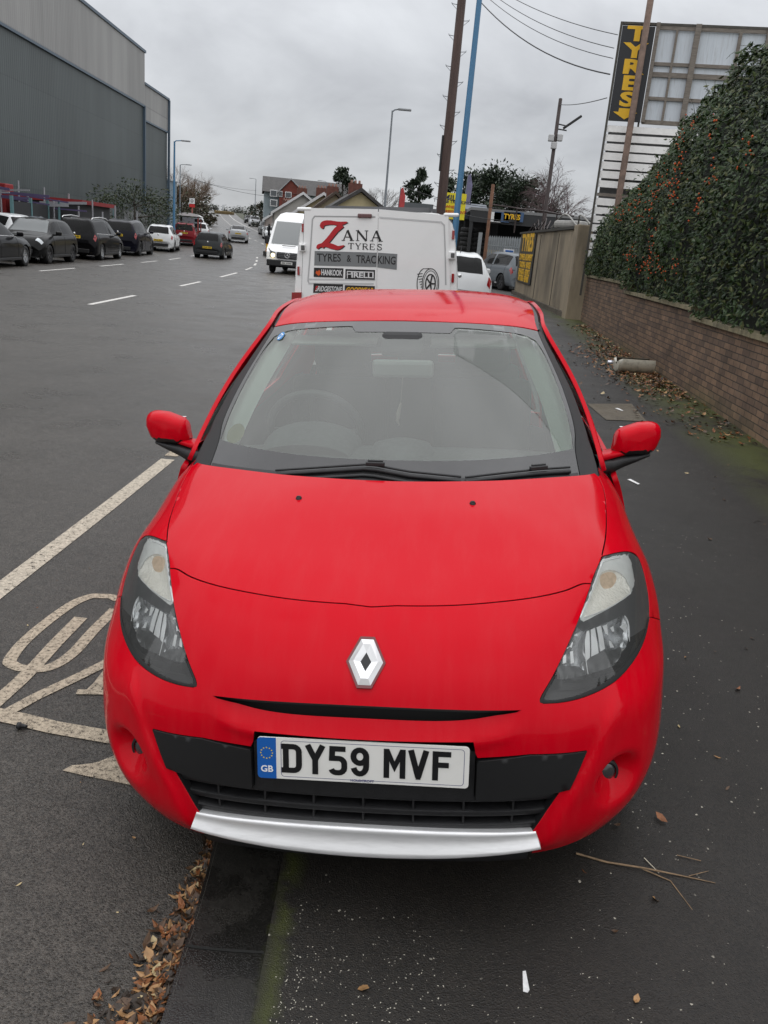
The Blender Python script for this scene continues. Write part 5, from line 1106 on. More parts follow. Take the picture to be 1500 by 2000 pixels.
# hedge: crest found where the sight lines to its outline cross the line behind the wall
def on_line(x, y, off):
    lo, hi = 4., 40.
    for _ in range(50):
        m_ = (lo+hi)/2
        if at(x, y, m_)[0] < WALLX(m_)+off: lo = m_
        else: hi = m_
    return at(x, y, lo)
crest = [on_line(*q) for q in ((1163, 488, .05), (1178, 440, .15), (1205, 392, .25), (1240, 352, .35), (1300, 300, .45), (1340, 240, .5), (1400, 172, .55), (1450, 112, .6), (1500, 92, .62))]
CR = sorted([(p[1], p[2]) for p in crest]); CR = [(2.0, CR[0][1]+.2)]+CR
HZ = lambda Y: float(np.interp(Y, [p[0] for p in CR], [p[1] for p in CR]))
YMAX = CR[-1][0]
def wallz(Y):
    for a, b, z in SECT:
        if Y <= b: return z+.06
    return SECT[-1][2]+.06
hedge = empty('hedge', (4.4, 12, 1.1), label='tall shaggy evergreen hedge with orange berries on top of the brick wall', cat='hedge')
def hedge_pt(Y, t, rr):
    """point on the hedge's face: t 0 bottom front .. 1 crest .. 1.5 back"""
    zb = wallz(Y)-.02; zt = max(HZ(Y), zb+.25); H_ = zt-zb; w = WALLX(Y)
    if t <= 1: X = w-.03-.16*math.sin(math.pi*min(1, t*1.15))*min(1, H_/1.5)+.62*t**2.2*min(1, H_/1.6); Z = zb+H_*(t**.9)
    else: X = w+.6+1.9*(t-1)*2; Z = zt-.35*((t-1)*2)**2
    return Vector((X, Y, Z))
LEAFM = [mat('hedge_leaf_'+n, c, rough=.5, spec=.22, var=.35, scale=40) for n, c in (('a', (.026, .050, .012)), ('b', (.046, .066, .016)), ('c', (.013, .028, .008)), ('d', (.080, .088, .030)))]
rh = random.Random(11); mb = MB(); core = MB(); rows = []
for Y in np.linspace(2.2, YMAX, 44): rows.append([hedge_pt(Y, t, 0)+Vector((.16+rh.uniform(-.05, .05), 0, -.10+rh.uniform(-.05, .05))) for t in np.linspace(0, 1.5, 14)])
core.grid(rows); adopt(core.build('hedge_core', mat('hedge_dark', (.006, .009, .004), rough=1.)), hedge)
from mathutils import noise as mnoise
n_leaf = 46000
for k in range(n_leaf):
    Y = 5.5+(YMAX-5.4)*rh.random()**.85; t = rh.random()*1.22; p = hedge_pt(Y, t, 0)
    nz = mnoise.noise(p*1.3)*.8+mnoise.noise(p*3.6)*.4
    out = Vector((-1, -.25, .35+.8*t)).normalized()
    p = p+out*(.24*nz-.02+rh.uniform(-.10, .07)); 
    if rh.random() < .02: p = p+out*rh.uniform(.03, .2)
    s = rh.uniform(.020, .056)*(1+.25*(t > .9)); a = Vector((rh.gauss(0, 1), rh.gauss(0, 1), rh.gauss(0, 1)-.4)).normalized()
    nn = (out*1.0+Vector((rh.gauss(0, .6), rh.gauss(0, .6), rh.gauss(0, .6)+.25))).normalized(); a = (a-nn*a.dot(nn)).normalized(); b_ = nn.cross(a)*.42
    mb.add([p-a*s, p+b_*s-nn*s*.12, p+a*s, p-b_*s-nn*s*.12], [(0, 1, 2), (0, 2, 3)], 3 if rh.random() < .10 else (0 if nz > .12 else (1 if rh.random() < .4+.5*max(0, nz) else 2)))
adopt(tag(mb.build('leaves', LEAFM), kind='stuff'), hedge)
BY = on_line(1312, 455, .15)[1]
mb = MB()
for cl in range(34):            # berries in loose strings
    Y = rh.choice((rh.gauss(BY, .8), rh.gauss(BY, .8), rh.gauss(BY-.6, .7), rh.uniform(10, 18))); t = min(.92, max(.12, rh.gauss(.40, .17))); p0 = hedge_pt(Y, t, 0)+Vector((-.10, -.03, .03))
    for q in range(rh.randint(4, 13)):
        p = p0+Vector((rh.gauss(0, .04), rh.gauss(0, .09), rh.gauss(0, .10))); s = rh.uniform(.010, .018)
        mb.add([p+Vector(v)*s for v in ((1, 0, 0), (-1, 0, 0), (0, 1, 0), (0, -1, 0), (0, 0, 1), (0, 0, -1))], [(0, 2, 4), (2, 1, 4), (1, 3, 4), (3, 0, 4), (2, 0, 5), (1, 2, 5), (3, 1, 5), (0, 3, 5)])
adopt(tag(mb.build('berries', mat('orange_berry', (.48, .075, .010), rough=.4, spec=.25, var=.4, scale=20)), kind='stuff'), hedge)
mb = MB()
for k in range(46):
    Y = rh.uniform(8.6, YMAX-.3); p = hedge_pt(Y, rh.uniform(.75, 1.1), 0); d = Vector((rh.gauss(-.25, .3), rh.gauss(-.1, .4), rh.uniform(.2, .9))).normalized(); L_ = rh.uniform(.15, .5)
    q = [p, p+d*L_*.5+Vector((0, 0, .02)), p+d*L_+Vector((-.02, 0, -.03))]; mb.tube(q, [.006, .004, .0015], 4)
    for j in range(7): leaf_quads(mb, q[0].lerp(q[2], rh.uniform(.3, 1))+Vector((rh.gauss(0, .02), rh.gauss(0, .02), rh.gauss(0, .02))), rh, rh.uniform(.03, .06), .4, .2)
adopt(tag(mb.build('shoots', mat('hedge_shoot', (.055, .055, .03), rough=.6)), kind='stuff'), hedge)

# ------------------------------------------------------------------ billboard with the upright tyres sign and white boards
AH = R_(10.6); HO = Vector((4.29, 21.25, 0)); HX = Vector((math.cos(AH), -math.sin(AH), 0)); HN = Vector((-math.sin(AH), -math.cos(AH), 0))
def hp(x, y):
    """pixel -> (along, up) on the billboard's plane"""
    o = Vector((0, 0, CAM_H)); d = Vector(at(x, y, 10))-o; t = (HO-o).dot(HN)/d.dot(HN); p = o+d*t; return ((p-HO).dot(HX), p.z)
HF = Matrix(((HX.x, 0, HN.x, HO.x), (HX.y, 0, HN.y, HO.y), (HX.z, 1, HN.z, 0), (0, 0, 0, 1)))   # local x along, y up, z out to the road
def hbox(mb, x0, x1, z0, z1, d0, d1, mi=0):
    P = [HF@Vector((x, z, d)) for d in (d0, d1) for x, z in ((x0, z0), (x1, z0), (x1, z1), (x0, z1))]
    mb.add(P, [(3, 2, 1, 0), (4, 5, 6, 7), (0, 1, 5, 4), (1, 2, 6, 5), (2, 3, 7, 6), (3, 0, 4, 7)], mi)
TIMB = mat('weathered_timber', (.20, .175, .15), rough=.85, var=.35, scale=6, stretch=(1, 1, 9), bump=.3, bscale=40)
SHEET = mat('weathered_sheet', (.62, .67, .72), rough=.6, var=.18, scale=3, stretch=(6, 6, .5), dirt=(.22, .21, .20), dscale=3, damt=.6)
WBOARD = mat('white_board', (.93, .92, .90), rough=.6, var=.05, scale=10, dirt=(.45, .42, .38), dscale=6, damt=.2)
bb = empty('billboard', tuple(HO), label='tall timber billboard seen from behind, white slatted boards below, rising over the hedge', cat='billboard')
z_sign0, z_top = hp(1183, 235)[1], hp(1212, 45)[1]; z_bot = hp(1135, 535)[1]
mb = MB(); hbox(mb, .80, 6.4, z_sign0+.02, z_top-.10, -.06, -.04); adopt(mb.build('backing_sheet', SHEET), bb)
for x0, x1, d in ((.78, .86, .07), (1.22, 1.27, .02), (1.62, 1.74, .07), (2.55, 2.62, .02), (3.12, 3.24, .07), (4.0, 4.07, .02), (4.6, 4.72, .07)):
    mb = MB(); hbox(mb, x0, x1, z_sign0, z_top+(.03 if d > .05 else -.1), -.035, d); adopt(mb.build('timber_post', TIMB), bb)
zs = [hp(1290, q)[1] for q in (52, 125, 146, 193, 240)]
for z0, h in zip(zs, (.12, .07, .10, .07, .09)):
    mb = MB(); hbox(mb, .80, 6.4, z0-h/2, z0+h/2, -.038, .012); adopt(mb.build('timber_rail', TIMB), bb)
mb = MB(); hbox(mb, .0, .05, z_bot-.5, z_top+.02, -.08, .05); hbox(mb, 0, 6.4, z_top-.02, z_top+.03, -.08, .02); hbox(mb, .72, .76, 0, z_sign0, -.1, -.02); hbox(mb, 2.4, 2.5, 0, z_sign0, -.16, -.06); adopt(mb.build('billboard_frame', mat('dark_timber', (.075, .07, .06), rough=.8, var=.3, scale=8)), bb)
mb = MB(); hbox(mb, .10, 4.1, z_bot, z_sign0-.06, -.30, -.27); adopt(mb.build('backing_sheet', mat('dim_sheet', (.10, .10, .10), rough=.8, var=.4, scale=1.5)), bb)
rs = random.Random(4); z = z_bot
tot = z_sign0-.04-z_bot; n = 17
for k in range(n):
    z0 = z_bot+tot*k/n; h = tot/n*rs.uniform(.68, .82); tl = rs.uniform(-.006, .006)
    if k == 9: h *= .45
    mb = MB(); x1 = 4.2+rs.uniform(-.1, .1); P = [HF@Vector((x, zz, d)) for d in (0, .022) for x, zz in ((.055, z0), (x1, z0+tl*x1), (x1, z0+h+tl*x1), (.055, z0+h))]
    mb.add(P, [(3, 2, 1, 0), (4, 5, 6, 7), (0, 1, 5, 4), (1, 2, 6, 5), (2, 3, 7, 6), (3, 0, 4, 7)]); adopt(mb.build('white_slat', WBOARD if k != 9 else TIMB), bb)
sg = empty('tyres_sign', tuple(HO+Vector((.3, 0, 5))), label='black upright sign with yellow letters TYRES and an arrow pointing down', cat='sign')
YSIGN = mat('sign_yellow', (.80, .46, .012), rough=.45, var=.06, scale=4); BSIGN = mat('sign_black', (.012, .014, .018), rough=.4)
mb = MB(); hbox(mb, .055, .765, z_sign0+.0, z_top-.05, -.03, .03); adopt(mb.build('sign_board', BSIGN), sg)
lz = [hp(1245, q)[1] for q in (68, 101, 133, 165, 197)]
for c_, z in zip('TYRES', lz):
    me = text_mesh(c_, .40, bold=.04, xs=1.80, extrude=.006); me.transform(HF@Matrix.Translation((.40, z, .034))); adopt(link('sign_letter', me, YSIGN), sg)
za = hp(1215, 224)[1]; mb = MB(); mb.prism([(.13, za+.05), (.25, za+.05), (.25, za+.13), (.55, za+.13), (.55, za+.05), (.67, za+.05), (.40, za-.10)], .031, .04, HF); adopt(mb.build('sign_arrow', YSIGN), sg)

# ------------------------------------------------------------------ stained concrete yard wall with its painted panel
CX = 4.27
CONC = mat('stained_concrete', (.30, .245, .17), rough=.85, var=.3, scale=1.6, stretch=(1, .55, .25), bump=.3, bscale=30, dirt=(.03, .028, .024), dscale=1.1, damt=.8)
cw = empty('concrete_wall', (CX, 27, 0), label='stained concrete yard wall with a dark pillar, beyond the brick wall', cat='wall')
mb = MB(); mb.box((CX+.12, 28.05, 1.30), (.24, 11.2, 2.36)); adopt(mb.build('wall_panel', CONC), cw)
mb = MB(); mb.box((CX+.14, 22.18, 1.32), (.52, .55, 2.5), bev=.02); adopt(mb.build('pillar', CONC), cw)
mb = MB(); mb.box((CX+.15, 28.0, 2.52), (.42, 11.5, .07)); adopt(mb.build('wall_cap', mat('cap_dark', (.04, .037, .03), rough=.9)), cw)
mb = MB(); mb.box((CX+.05, 28.05, .2), (.30, 11.2, .42)); adopt(mb.build('plinth', mat('plinth', (.085, .07, .05), rough=.9, var=.4, scale=2)), cw)
for y in (25.2, 28.6): mb = MB(); mb.box((CX-.004, y, 1.4), (.012, .05, 2.0)); adopt(mb.build('panel_joint', mat('cap_dark', (.04, .037, .03))), cw)
sp_ = empty('painted_sign', (CX-.02, 31, 1.5), label='black panel of yellow lettering headed TYRES on the far end of the concrete wall', cat='sign')
mb = MB(); mb.box((CX-.03, 31.3, 1.62), (.03, 3.7, 1.66)); adopt(mb.build('sign_board', BSIGN), sp_)
for txt, sz, z, xs in (('TYRES', .80, 2.14, 1.35), ('3D WHEEL ALIGNMENT', .30, 1.66, 1.05), ('TRACKING · BRAKES', .29, 1.40, 1.1), ('EXHAUSTS · SERVICE', .29, 1.15, 1.1), ('BATTERIES · REPAIRS', .27, .93, 1.1)):
    me = text_mesh(txt, sz, bold=.035, xs=xs, extrude=.003); me.transform(frame((CX-.05, 31.3, z), (0, -1, 0), (0, 0, 1))); adopt(link('sign_letter', me, YSIGN), sp_)

# ------------------------------------------------------------------ poles and wires
BLUEPOLE = mat('blue_pole_paint', (.060, .18, .32), rough=.45, var=.12, scale=4, stretch=(1, 1, .2))
GREYPOLE = mat('grey_pole', (.22, .24, .26), rough=.5, metal=.4)
def lamp_post(x, y, z0, h, m, label, side=1, r0=.085, arm=.9, group=None):
    t = empty('street_lamp', (x, y, z0), label=label, cat='street lamp', group=group)
    mb = MB(); mb.lathe([(r0*1.35, 0), (r0*1.35, 1.2), (r0, 1.35), (r0*.62, h)], 12); mb.build('pole', m, t)
    mb = MB(); mb.tube([(0, 0, h-.05), (side*.10, 0, h+.04), (side*arm, 0, h+.08)], .035, 6); mb.build('arm', m, t)
    mb = MB(); mb.box((side*(arm+.25), 0, h+.08), (.62, .22, .09), bev=.03); mb.build('lantern', mat('lantern_grey', (.30, .31, .32), rough=.5), t); return t
lamp_post(.93, 18, pavz(.9, 18), 9.6, BLUEPOLE, 'tall blue lamp column rising behind the white van roof', -1, .066)
lamp_post(-16.05, 60, .2, 6.75, BLUEPOLE, 'blue lamp column standing beside the white parked hatchback', 1, .09, .5)
lamp_post(-1.25, 42, .1, 7.4, GREYPOLE, 'slim grey lamp column between the houses and the brown telegraph pole', 1, .06, .3)
for x, y, Y, h, s_ in ((352, 322, 100, 0, 1), (500, 350, 170, 0, -1), (637, 355, 130, 0, -1), (435, 400, 290, 0, 1), (470, 402, 330, 0, -1)):
    p = at(x, y, Y); lab = {352: 'grey lamp column against the bare trees on the left', 500: 'distant thin lamp column standing alone beside the hill road', 637: 'lamp column standing in front of the apartment block roof', 435: 'tiny lamp column left on the brow of the hill', 470: 'tiny lamp column right on the brow of the hill'}[x]
    lamp_post(p[0], Y, rz(Y), p[2]-rz(Y), GREYPOLE, lab, s_, .09, .7)
TAR = mat('creosoted_timber', (.055, .032, .026), rough=.8, var=.35, scale=3, stretch=(4, 4, .4), bump=.3, bscale=30)
tp = empty('telegraph_pole', (1.0, 30, .1), label='brown timber telegraph pole with step irons behind the van', cat='telegraph pole')
mb = MB(); mb.lathe([(.17, 0), (.13, 10.2), (0, 10.25)], 14); mb.build('pole', TAR, tp)
for k in range(17):
    s_ = 1 if k % 2 else -1; z = 2.8+k*.44; mb = MB(); mb.tube([(s_*.12, 0, z-.02), (s_*.30, 0, z), (s_*.30, 0, z+.035)], .011, 5); mb.tube([(s_*.30, 0, z), (s_*.14, 0, z-.14)], .007, 4); mb.build('step_iron', GREYPOLE, tp)
mb = MB(); mb.box((-.17, -.03, 4.6), (.07, .09, 1.1), bev=.02); mb.build('cable_guard', BLK, tp)
rp = empty('rusty_pole', (4.79, 20.9, .2), label='rusty brown pole standing in front of the TYRES sign', cat='pole')
mb = MB(); mb.lathe([(.076, 0), (.070, 11.0), (0, 11.02)], 12); mb.build('pole', mat('rusty_steel', (.16, .105, .08), rough=.7, var=.35, scale=9, bump=.2), rp)
cp = empty('camera_pole', (5.1, 34, .2), label='dark thin pole carrying a floodlight and white camera boxes', cat='pole')
mb = MB(); mb.lathe([(.085, 0), (.065, 7.1), (0, 7.12)], 10); mb.build('pole', mat('dark_rust', (.045, .032, .030), rough=.7, var=.3, scale=6), cp)
mb = MB(); mb.box((.55, 0, 6.35), (.75, .22, .09), Matrix.Rotation(R_(-38), 3, 'Y'), bev=.02); mb.tube([(0, 0, 6.25), (.4, 0, 6.2)], .025, 5); mb.tube([(0, 0, 6.08), (.38, 0, 6.05)], .025, 5); mb.build('floodlight', BLK, cp)
for dx_, z in ((-.16, 5.75), (.16, 5.78), (-.02, 5.5)):
    mb = MB(); mb.box((dx_, -.05, z), (.2, .22, .24), bev=.03); mb.build('camera_box', mat('camera_white', (.5, .5, .5), rough=.4), cp)
q = at(955, 430, 38); rp2 = empty('rusty_pole', (q[0], 38, .2), label='rusty gate post beside the grey palisade fence', cat='pole')
mb = MB(); mb.lathe([(.075, 0), (.07, at(962, 360, 38)[2]-.2), (0, at(962, 360, 38)[2]-.19)], 10); mb.build('pole', mat('rust_orange', (.14, .065, .035), rough=.8, var=.3, scale=5), rp2)
WIRE = mat('cable_black', (.02, .02, .022), rough=.5)
def wire(a, b, sag, label, rad=.012, group='overhead cables'):
    a, b = Vector(a), Vector(b); mb = MB(); mb.tube([a.lerp(b, t)-Vector((0, 0, sag*4*t*(1-t))) for t in np.linspace(0, 1, 18)], rad, 5); tag(mb.build('overhead_cable', WIRE), label, 'cable', group)
tz = Vector((1.02, 30, 10.1))
for (x, y), sag, lab, dx_, rad in (((1206, 69), .25, 'topmost overhead cable running to the billboard', .0, .009), ((1199, 95), .3, 'second overhead cable from the top running to the billboard', .0, .009), ((1197, 115), .35, 'third overhead cable from the top running to the billboard', .0, .009), ((1191, 146), .45, 'lowest and thickest overhead cable running to the billboard', .0, .016)):
    e_ = hp(x, y); p = HF@Vector((e_[0], e_[1], .05)); off = {69: 0, 95: -.12, 115: -.24, 146: -.42}[y]; wire(tz+Vector((0, 0, off)), p, sag, lab, rad)
e_ = hp(1185, 192); wire((5.1, 34, 7.1), HF@Vector((e_[0], e_[1], .05)), .06, 'single level cable between the camera pole and the billboard')
wire(at(352, 345, 100), at(500, 372, 170), .3, 'faint cable looping down over the hill road', .02)
wire(at(352, 340, 100), at(637, 380, 130), 1.2, 'faint long cable crossing above the road to the houses', .02)
wire((CX-.6, 37, 3.5), (-.5, 40, 4.2), .15, 'upper cable strung over the tyre yard', .012); wire((CX-.2, 36, 3.0), (.9, 39.5, 3.5), .12, 'lower cable strung over the tyre yard', .012)

# ------------------------------------------------------------------ the other vehicles
CGL = glassy('car_glass', tint=(.10, .11, .11), film=(.02, .02, .02), film_amt=.7, rough=.04, ior=1.25)
TAILR = mat('tail_lamp_red', (.30, .006, .008), rough=.12, coat=1.)
HEADC = mat('headlamp_clear', (.40, .42, .43), rough=.12, metal=.6, coat=1.)
PLY = mat('plate_yellow', (.75, .50, .03), rough=.4); PLW = mat('plate_white2', (.72, .72, .68), rough=.4)
BADGE = mat('car_badge', (.7, .7, .7), rough=.2, metal=.8)
def carpaint(name, c): return mat('paint_'+name, c, rough=.4, spec=.06, coat=.6, coat_rough=.04, coat_ior=1.3, var=.05, scale=3)
SHAPES = {
 # y fraction, top z, rail x, rail z, belt x, belt z, body half width factor, ends: front last
 'hatch': dict(L=4.05, W=1.74, rows=[(.0, .58, .55, .57, .66, .52, .86), (.012, .80, .58, .78, .71, .72, .93), (.03, .99, .58, .97, .74, .88, .965), (.10, 1.36, .53, 1.32, .775, .955, .985), (.15, 1.43, .53, 1.385, .785, .96, .99), (.35, 1.475, .555, 1.43, .80, .945, 1.), (.50, 1.465, .555, 1.42, .80, .93, 1.), (.585, 1.41, .545, 1.37, .795, .925, 1.), (.73, 1.03, .66, 1.00, .77, .915, .995), (.86, .93, .64, .90, .74, .85, .98), (.96, .80, .56, .78, .68, .74, .93), (1., .58, .48, .56, .58, .53, .82)]),
 'saloon': dict(L=4.65, W=1.80, rows=[(.0, .62, .58, .61, .68, .55, .86), (.012, .86, .60, .84, .72, .76, .93), (.03, 1.00, .62, .98, .75, .88, .965), (.10, 1.05, .60, 1.03, .78, .94, .985), (.135, 1.10, .58, 1.07, .785, .955, .99), (.30, 1.40, .54, 1.36, .80, .95, 1.), (.46, 1.43, .55, 1.39, .81, .94, 1.), (.56, 1.38, .545, 1.34, .80, .93, 1.), (.70, 1.02, .67, .99, .78, .915, .995), (.85, .93, .66, .90, .75, .85, .98), (.965, .80, .58, .78, .69, .74, .93), (1., .58, .48, .56, .58, .53, .82)]),
 'estate': dict(L=4.75, W=1.88, rows=[(.0, .68, .62, .67, .72, .60, .88), (.010, .95, .66, .93, .77, .84, .95), (.022, 1.10, .66, 1.08, .80, .98, .97), (.065, 1.54, .60, 1.50, .83, 1.06, .99), (.11, 1.62, .60, 1.57, .84, 1.06, .995), (.35, 1.67, .62, 1.62, .86, 1.04, 1.), (.55, 1.645, .61, 1.60, .86, 1.02, 1.), (.64, 1.55, .60, 1.51, .85, 1.01, 1.), (.79, 1.13, .72, 1.10, .82, .99, .995), (.90, 1.0, .68, .97, .78, .90, .98), (.97, .84, .60, .82, .72, .78, .93), (1., .60, .50, .58, .60, .55, .82)]),
 'suv': dict(L=4.80, W=1.96, rows=[(.0, .74, .66, .73, .76, .66, .88), (.010, 1.04, .70, 1.02, .82, .92, .95), (.022, 1.22, .70, 1.19, .85, 1.08, .97), (.070, 1.60, .62, 1.55, .87, 1.17, .99), (.12, 1.69, .62, 1.64, .88, 1.17, .995), (.32, 1.76, .65, 1.70, .90, 1.15, 1.), (.50, 1.75, .64, 1.69, .90, 1.13, 1.), (.59, 1.68, .63, 1.63, .89, 1.12, 1.), (.72, 1.24, .76, 1.20, .86, 1.10, .995), (.86, 1.14, .74, 1.10, .83, 1.02, .98), (.97, .98, .66, .95, .76, .88, .93), (1., .70, .54, .68, .64, .62, .84)]),
}
def build_car(name, shape, pm, label, loc, yaw, roll=0., plate=None, front_plate='w', rails=False, wheel=ALLOY, wr=.315, group=None, tl=None, hl=None, scale=1., dark_roof=None, badge=True, glass=None, antenna=False):
    sp = SHAPES[shape]; L, W = sp['L'], sp['W']; gz = sp['rows'][5][1]
    root = empty(name, loc, (0, roll, yaw), label, 'car', group)
    if scale != 1.: root.scale = (scale,)*3
    rows = []
    for (t, zt, xr, zr, xb, zb, ws) in sp['rows']:
        y = -L/2+L*t; hw = W/2*ws; bow = .06*(1 if t < .05 else 0)-.10*(1 if t > .94 else 0)
        gw = max(.02, zr-zb)
        c = [(0, zt), (xr*.62, zt-.012), (xr, zr), (xr+(xb-xr)*.14+.01, zr-gw*.10), (xb-.012, zb+gw*.06), (xb+.012, zb-.015), (hw, zb-(zb-.25)*.35), (hw, .43), (hw-.02, .30), (hw-.09, .20)]
        rows.append([(x, y+bow*(x/hw)**2*1.4, z) for x, z in c])
    S = Patch(rows); tu = S.tu[len(S.tu)//2:]; tvv = S.tv
    nu, nv = 4, 5
    us = []; 
    for a, b in zip(S.tu[:-1], S.tu[1:]): us += [a+(b-a)*k/nu for k in range(nu)]
    us.append(1.); vs = []
    for a, b in zip(tvv[:-1], tvv[1:]): vs += [a+(b-a)*k/nv for k in range(nv)]
    vs.append(1.); us, vs = np.array(us), np.array(vs); U, V_ = np.meshgrid(us, vs); P = S.P(U.ravel(), V_.ravel()).reshape(len(vs), len(us), 3)
    nc = len(S.tu)-1; mid = nc//2
    # wheel arches: push the skin's points out of the two circles
    ax = [-L/2+L*.195, -L/2+L*.805]; AR = wr*1.16
    for i in range(P.shape[0]):
        for j in range(P.shape[1]):
            x, y, z = P[i, j]
            if abs(x) > W/2*.72 and z < .9:
                for a in ax:
                    d = math.hypot(y-a, z-wr)
                    if .62*AR < d < AR: k = AR/max(d, 1e-6); P[i, j, 1] = a+(y-a)*k; P[i, j, 2] = wr+(z-wr)*k
    body, parts = MB(), {}
    nV, nU = P.shape[:2]; flat = P.reshape(-1, 3); keep = []; g = {'windscreen': [], 'rear_window': [], 'side_window_r': [], 'side_window_l': [], 'roof': []}
    for i in range(nV-1):
        ri = i//nv
        for j in range(nU-1):
            cj = j//nu; h = cj-mid if cj >= mid else mid-1-cj      # column band from the centre 0..8
            f = (i*nU+j, i*nU+j+1, (i+1)*nU+j+1, (i+1)*nU+j); c = flat[list(f)].mean(0)
            if h >= 5 and any(math.hypot(c[1]-a, c[2]-wr) < AR*.985 for a in ax) and abs(c[0]) > W/2*.70: continue
            if h < 2 and ri == 7: g['windscreen'].append(f)
            elif h < 2 and ((ri in (2,) and shape != 'saloon') or (shape == 'saloon' and ri == 4)): g['rear_window'].append(f)
            elif h == 3 and 3 <= ri <= 7 and not (ri == 5 and (i % nv) in (2,)) and not (ri == 3 and (i % nv) == 0) and not (ri == 7 and (i % nv) >= 3): g['side_window_r' if c[0] > 0 else 'side_window_l'].append(f)
            elif dark_roof and h < 3 and 3 <= ri <= 6: g['roof'].append(f)
            else: keep.append(f)
    def sub(nm, fs, m, push=0.):
        mb = MB(); mb.add(flat, fs, 0, True); o = mb.build(nm, m, root, sharp=50); bm = bmesh.new(); bm.from_mesh(o.data)
        bmesh.ops.delete(bm, geom=[v for v in bm.verts if not v.link_faces], context='VERTS'); bm.normal_update()
        if push:
            for v in bm.verts: v.co += v.normal*push
        bm.to_mesh(o.data); bm.free(); return o
    b = sub('body', keep, pm)
    mb = MB(); mb.add([flat[k] for k in range(nU)], [tuple(range(nU))[::-1]]); mb.build('rear_bumper', pm, root); mb = MB(); mb.add([flat[(nV-1)*nU+k] for k in range(nU)], [tuple(range(nU))]); mb.build('front_bumper', pm, root)
    G = glass or CGL
    sub('windscreen', g['windscreen'], G, .002); sub('rear_window', g['rear_window'], CGL, .002); sub('side_window', g['side_window_r'], CGL, .001); sub('side_window', g['side_window_l'], CGL, .001)
    if g['roof']: sub('roof', g['roof'], dark_roof)
    mb = MB(); mb.box((0, 0, .26), (W*.86, L*.90, .14)); mb.box((0, -.02*L, .62), (W*.70, L*.50, .5)); mb.build('underbody', DARKG, root)
    def Sp(x, t, off=.004):      # a point of the skin by column/row parameter
        a = np.array([x]), np.array([t]); return Vector((S.P(*a)+S.N(*a)*off)[0])
    def lamp(nm, u0, u1, v0, v1, m, off=.006):
        for s_ in (1, -1):
            mb = MB(); rws = [[Sp(s_*u, v, off) for u in np.linspace(u0, u1, 6)] for v in np.linspace(v0, v1, 6)]; mb.grid(rws); o = mb.build(nm, m, root)
    iu = lambda k: tu[k]
    tl = tl or (iu(4)+.0, iu(5)+.07, tvv[1], tvv[2]+.012)
    lamp('tail_light', *tl, TAILR); h_ = hl or (iu(3)-.01, iu(5)+.07, tvv[-2]-.022, tvv[-2]+.16*(1-tvv[-2])); lamp('headlight', *h_, HEADC)
    sgn = -1
    pr = MB(); zc = .78 if shape in ('hatch',) else .72
    rear_y = min(p[1] for p in flat[:nU*3]); 
    if plate != 'none':
        zp = {'hatch': .60, 'saloon': .74, 'estate': .90, 'suv': .98}[shape]; py = float(np.interp(zp, [r[0][2] for r in rows[:3]], [r[0][1] for r in rows[:3]]))
        mb = MB(); mb.box((0, py-.012, zp), (.52, .015, .112)); o = mb.build('number_plate', PLY, root)
        for k, xx in enumerate((-.17, -.115, -.06, -.005, .07, .125, .18)):
            pass
        mb = MB(); 
        for xx in (-.19, -.13, -.07, -.01, .08, .14, .20): mb.box((xx, py-.021, zp), (.034, .003, .062))
        mb.build('plate_letter', INK, o)
    mb = MB(); mb.box((0, L/2+.0, .50), (.52, .02, .11)); mb.build('number_plate', PLW, root)
    mb = MB(); mb.box((0, -L/2-.01, .36), (W*.66, .08, .16), bev=.02); mb.build('bumper_panel', BLK, root)
    mb = MB(); mb.box((0, L/2-.03, .40), (W*.60, .10, .14), bev=.02); mb.box((0, L/2-.06, .62), (W*.45, .10, .09), bev=.02); mb.build('front_grille', BLK, root)
    if badge:
        mb = MB(); zb_ = sp['rows'][2][1]-.06; mb.lathe([(0, .012), (.045, .01), (.05, 0)], 16, axis='Y', c=(0, 0, 0)); o = mb.build('badge', BADGE, root); p = Sp(0, (tvv[1]+tvv[2])/2, .01); o.location = p; o.rotation_euler = (0, 0, math.pi)
    for s_ in (1, -1):
        # bright strip under the side glass, shut lines of the doors, black sill
        tt = np.linspace(tvv[3]+.02, tvv[8]-.02, 14); mb = MB(); mb.tube([Sp(s_*(iu(4)+iu(5))/2, t, .006) for t in tt], .009, 4); mb.build('window_trim', SILV if rails or shape == 'saloon' else BLK, root)
        for t in ((tvv[5]+tvv[6])/2, tvv[4]-.01, tvv[8]-.03): mb = MB(); mb.tube([Sp(s_*u, t, .001) for u in np.linspace(iu(5)+.01, iu(8)-.01, 8)], .006, 4); mb.build('shut_line', DARKG, root)
        mb = MB(); mb.box((s_*(W/2-.03), 0, .255), (.05, L*.46, .09), bev=.015); mb.build('sill', BLK, root)
        mb = MB(); yy = -L/2+L*.655; zm = sp['rows'][7][5]+.08; mb.box((s_*(W/2+.09), yy, zm), (.20, .12, .14), bev=.04); mb.box((s_*(W/2-.03), yy+.02, zm-.05), (.14, .06, .05), bev=.01); mb.build('door_mirror', pm, root)
        mb = MB()
        for k, tt in ((.62, 0), (.40, 0)): mb.box((s_*(W/2-.005), -L/2+L*(tt-.05), sp['rows'][5][5]-.12), (.035, .17, .03), bev=.008)
        mb.build('door_handle', pm, root)
        if rails:
            mb = MB(); mb.tube([(s_*(.60), -L/2+L*t, z+.06) for t, z in ((.10, 1.55), (.13, 1.615), (.35, 1.665), (.55, 1.64), (.62, 1.56))], .02, 6); mb.build('roof_rail', SILV, root)
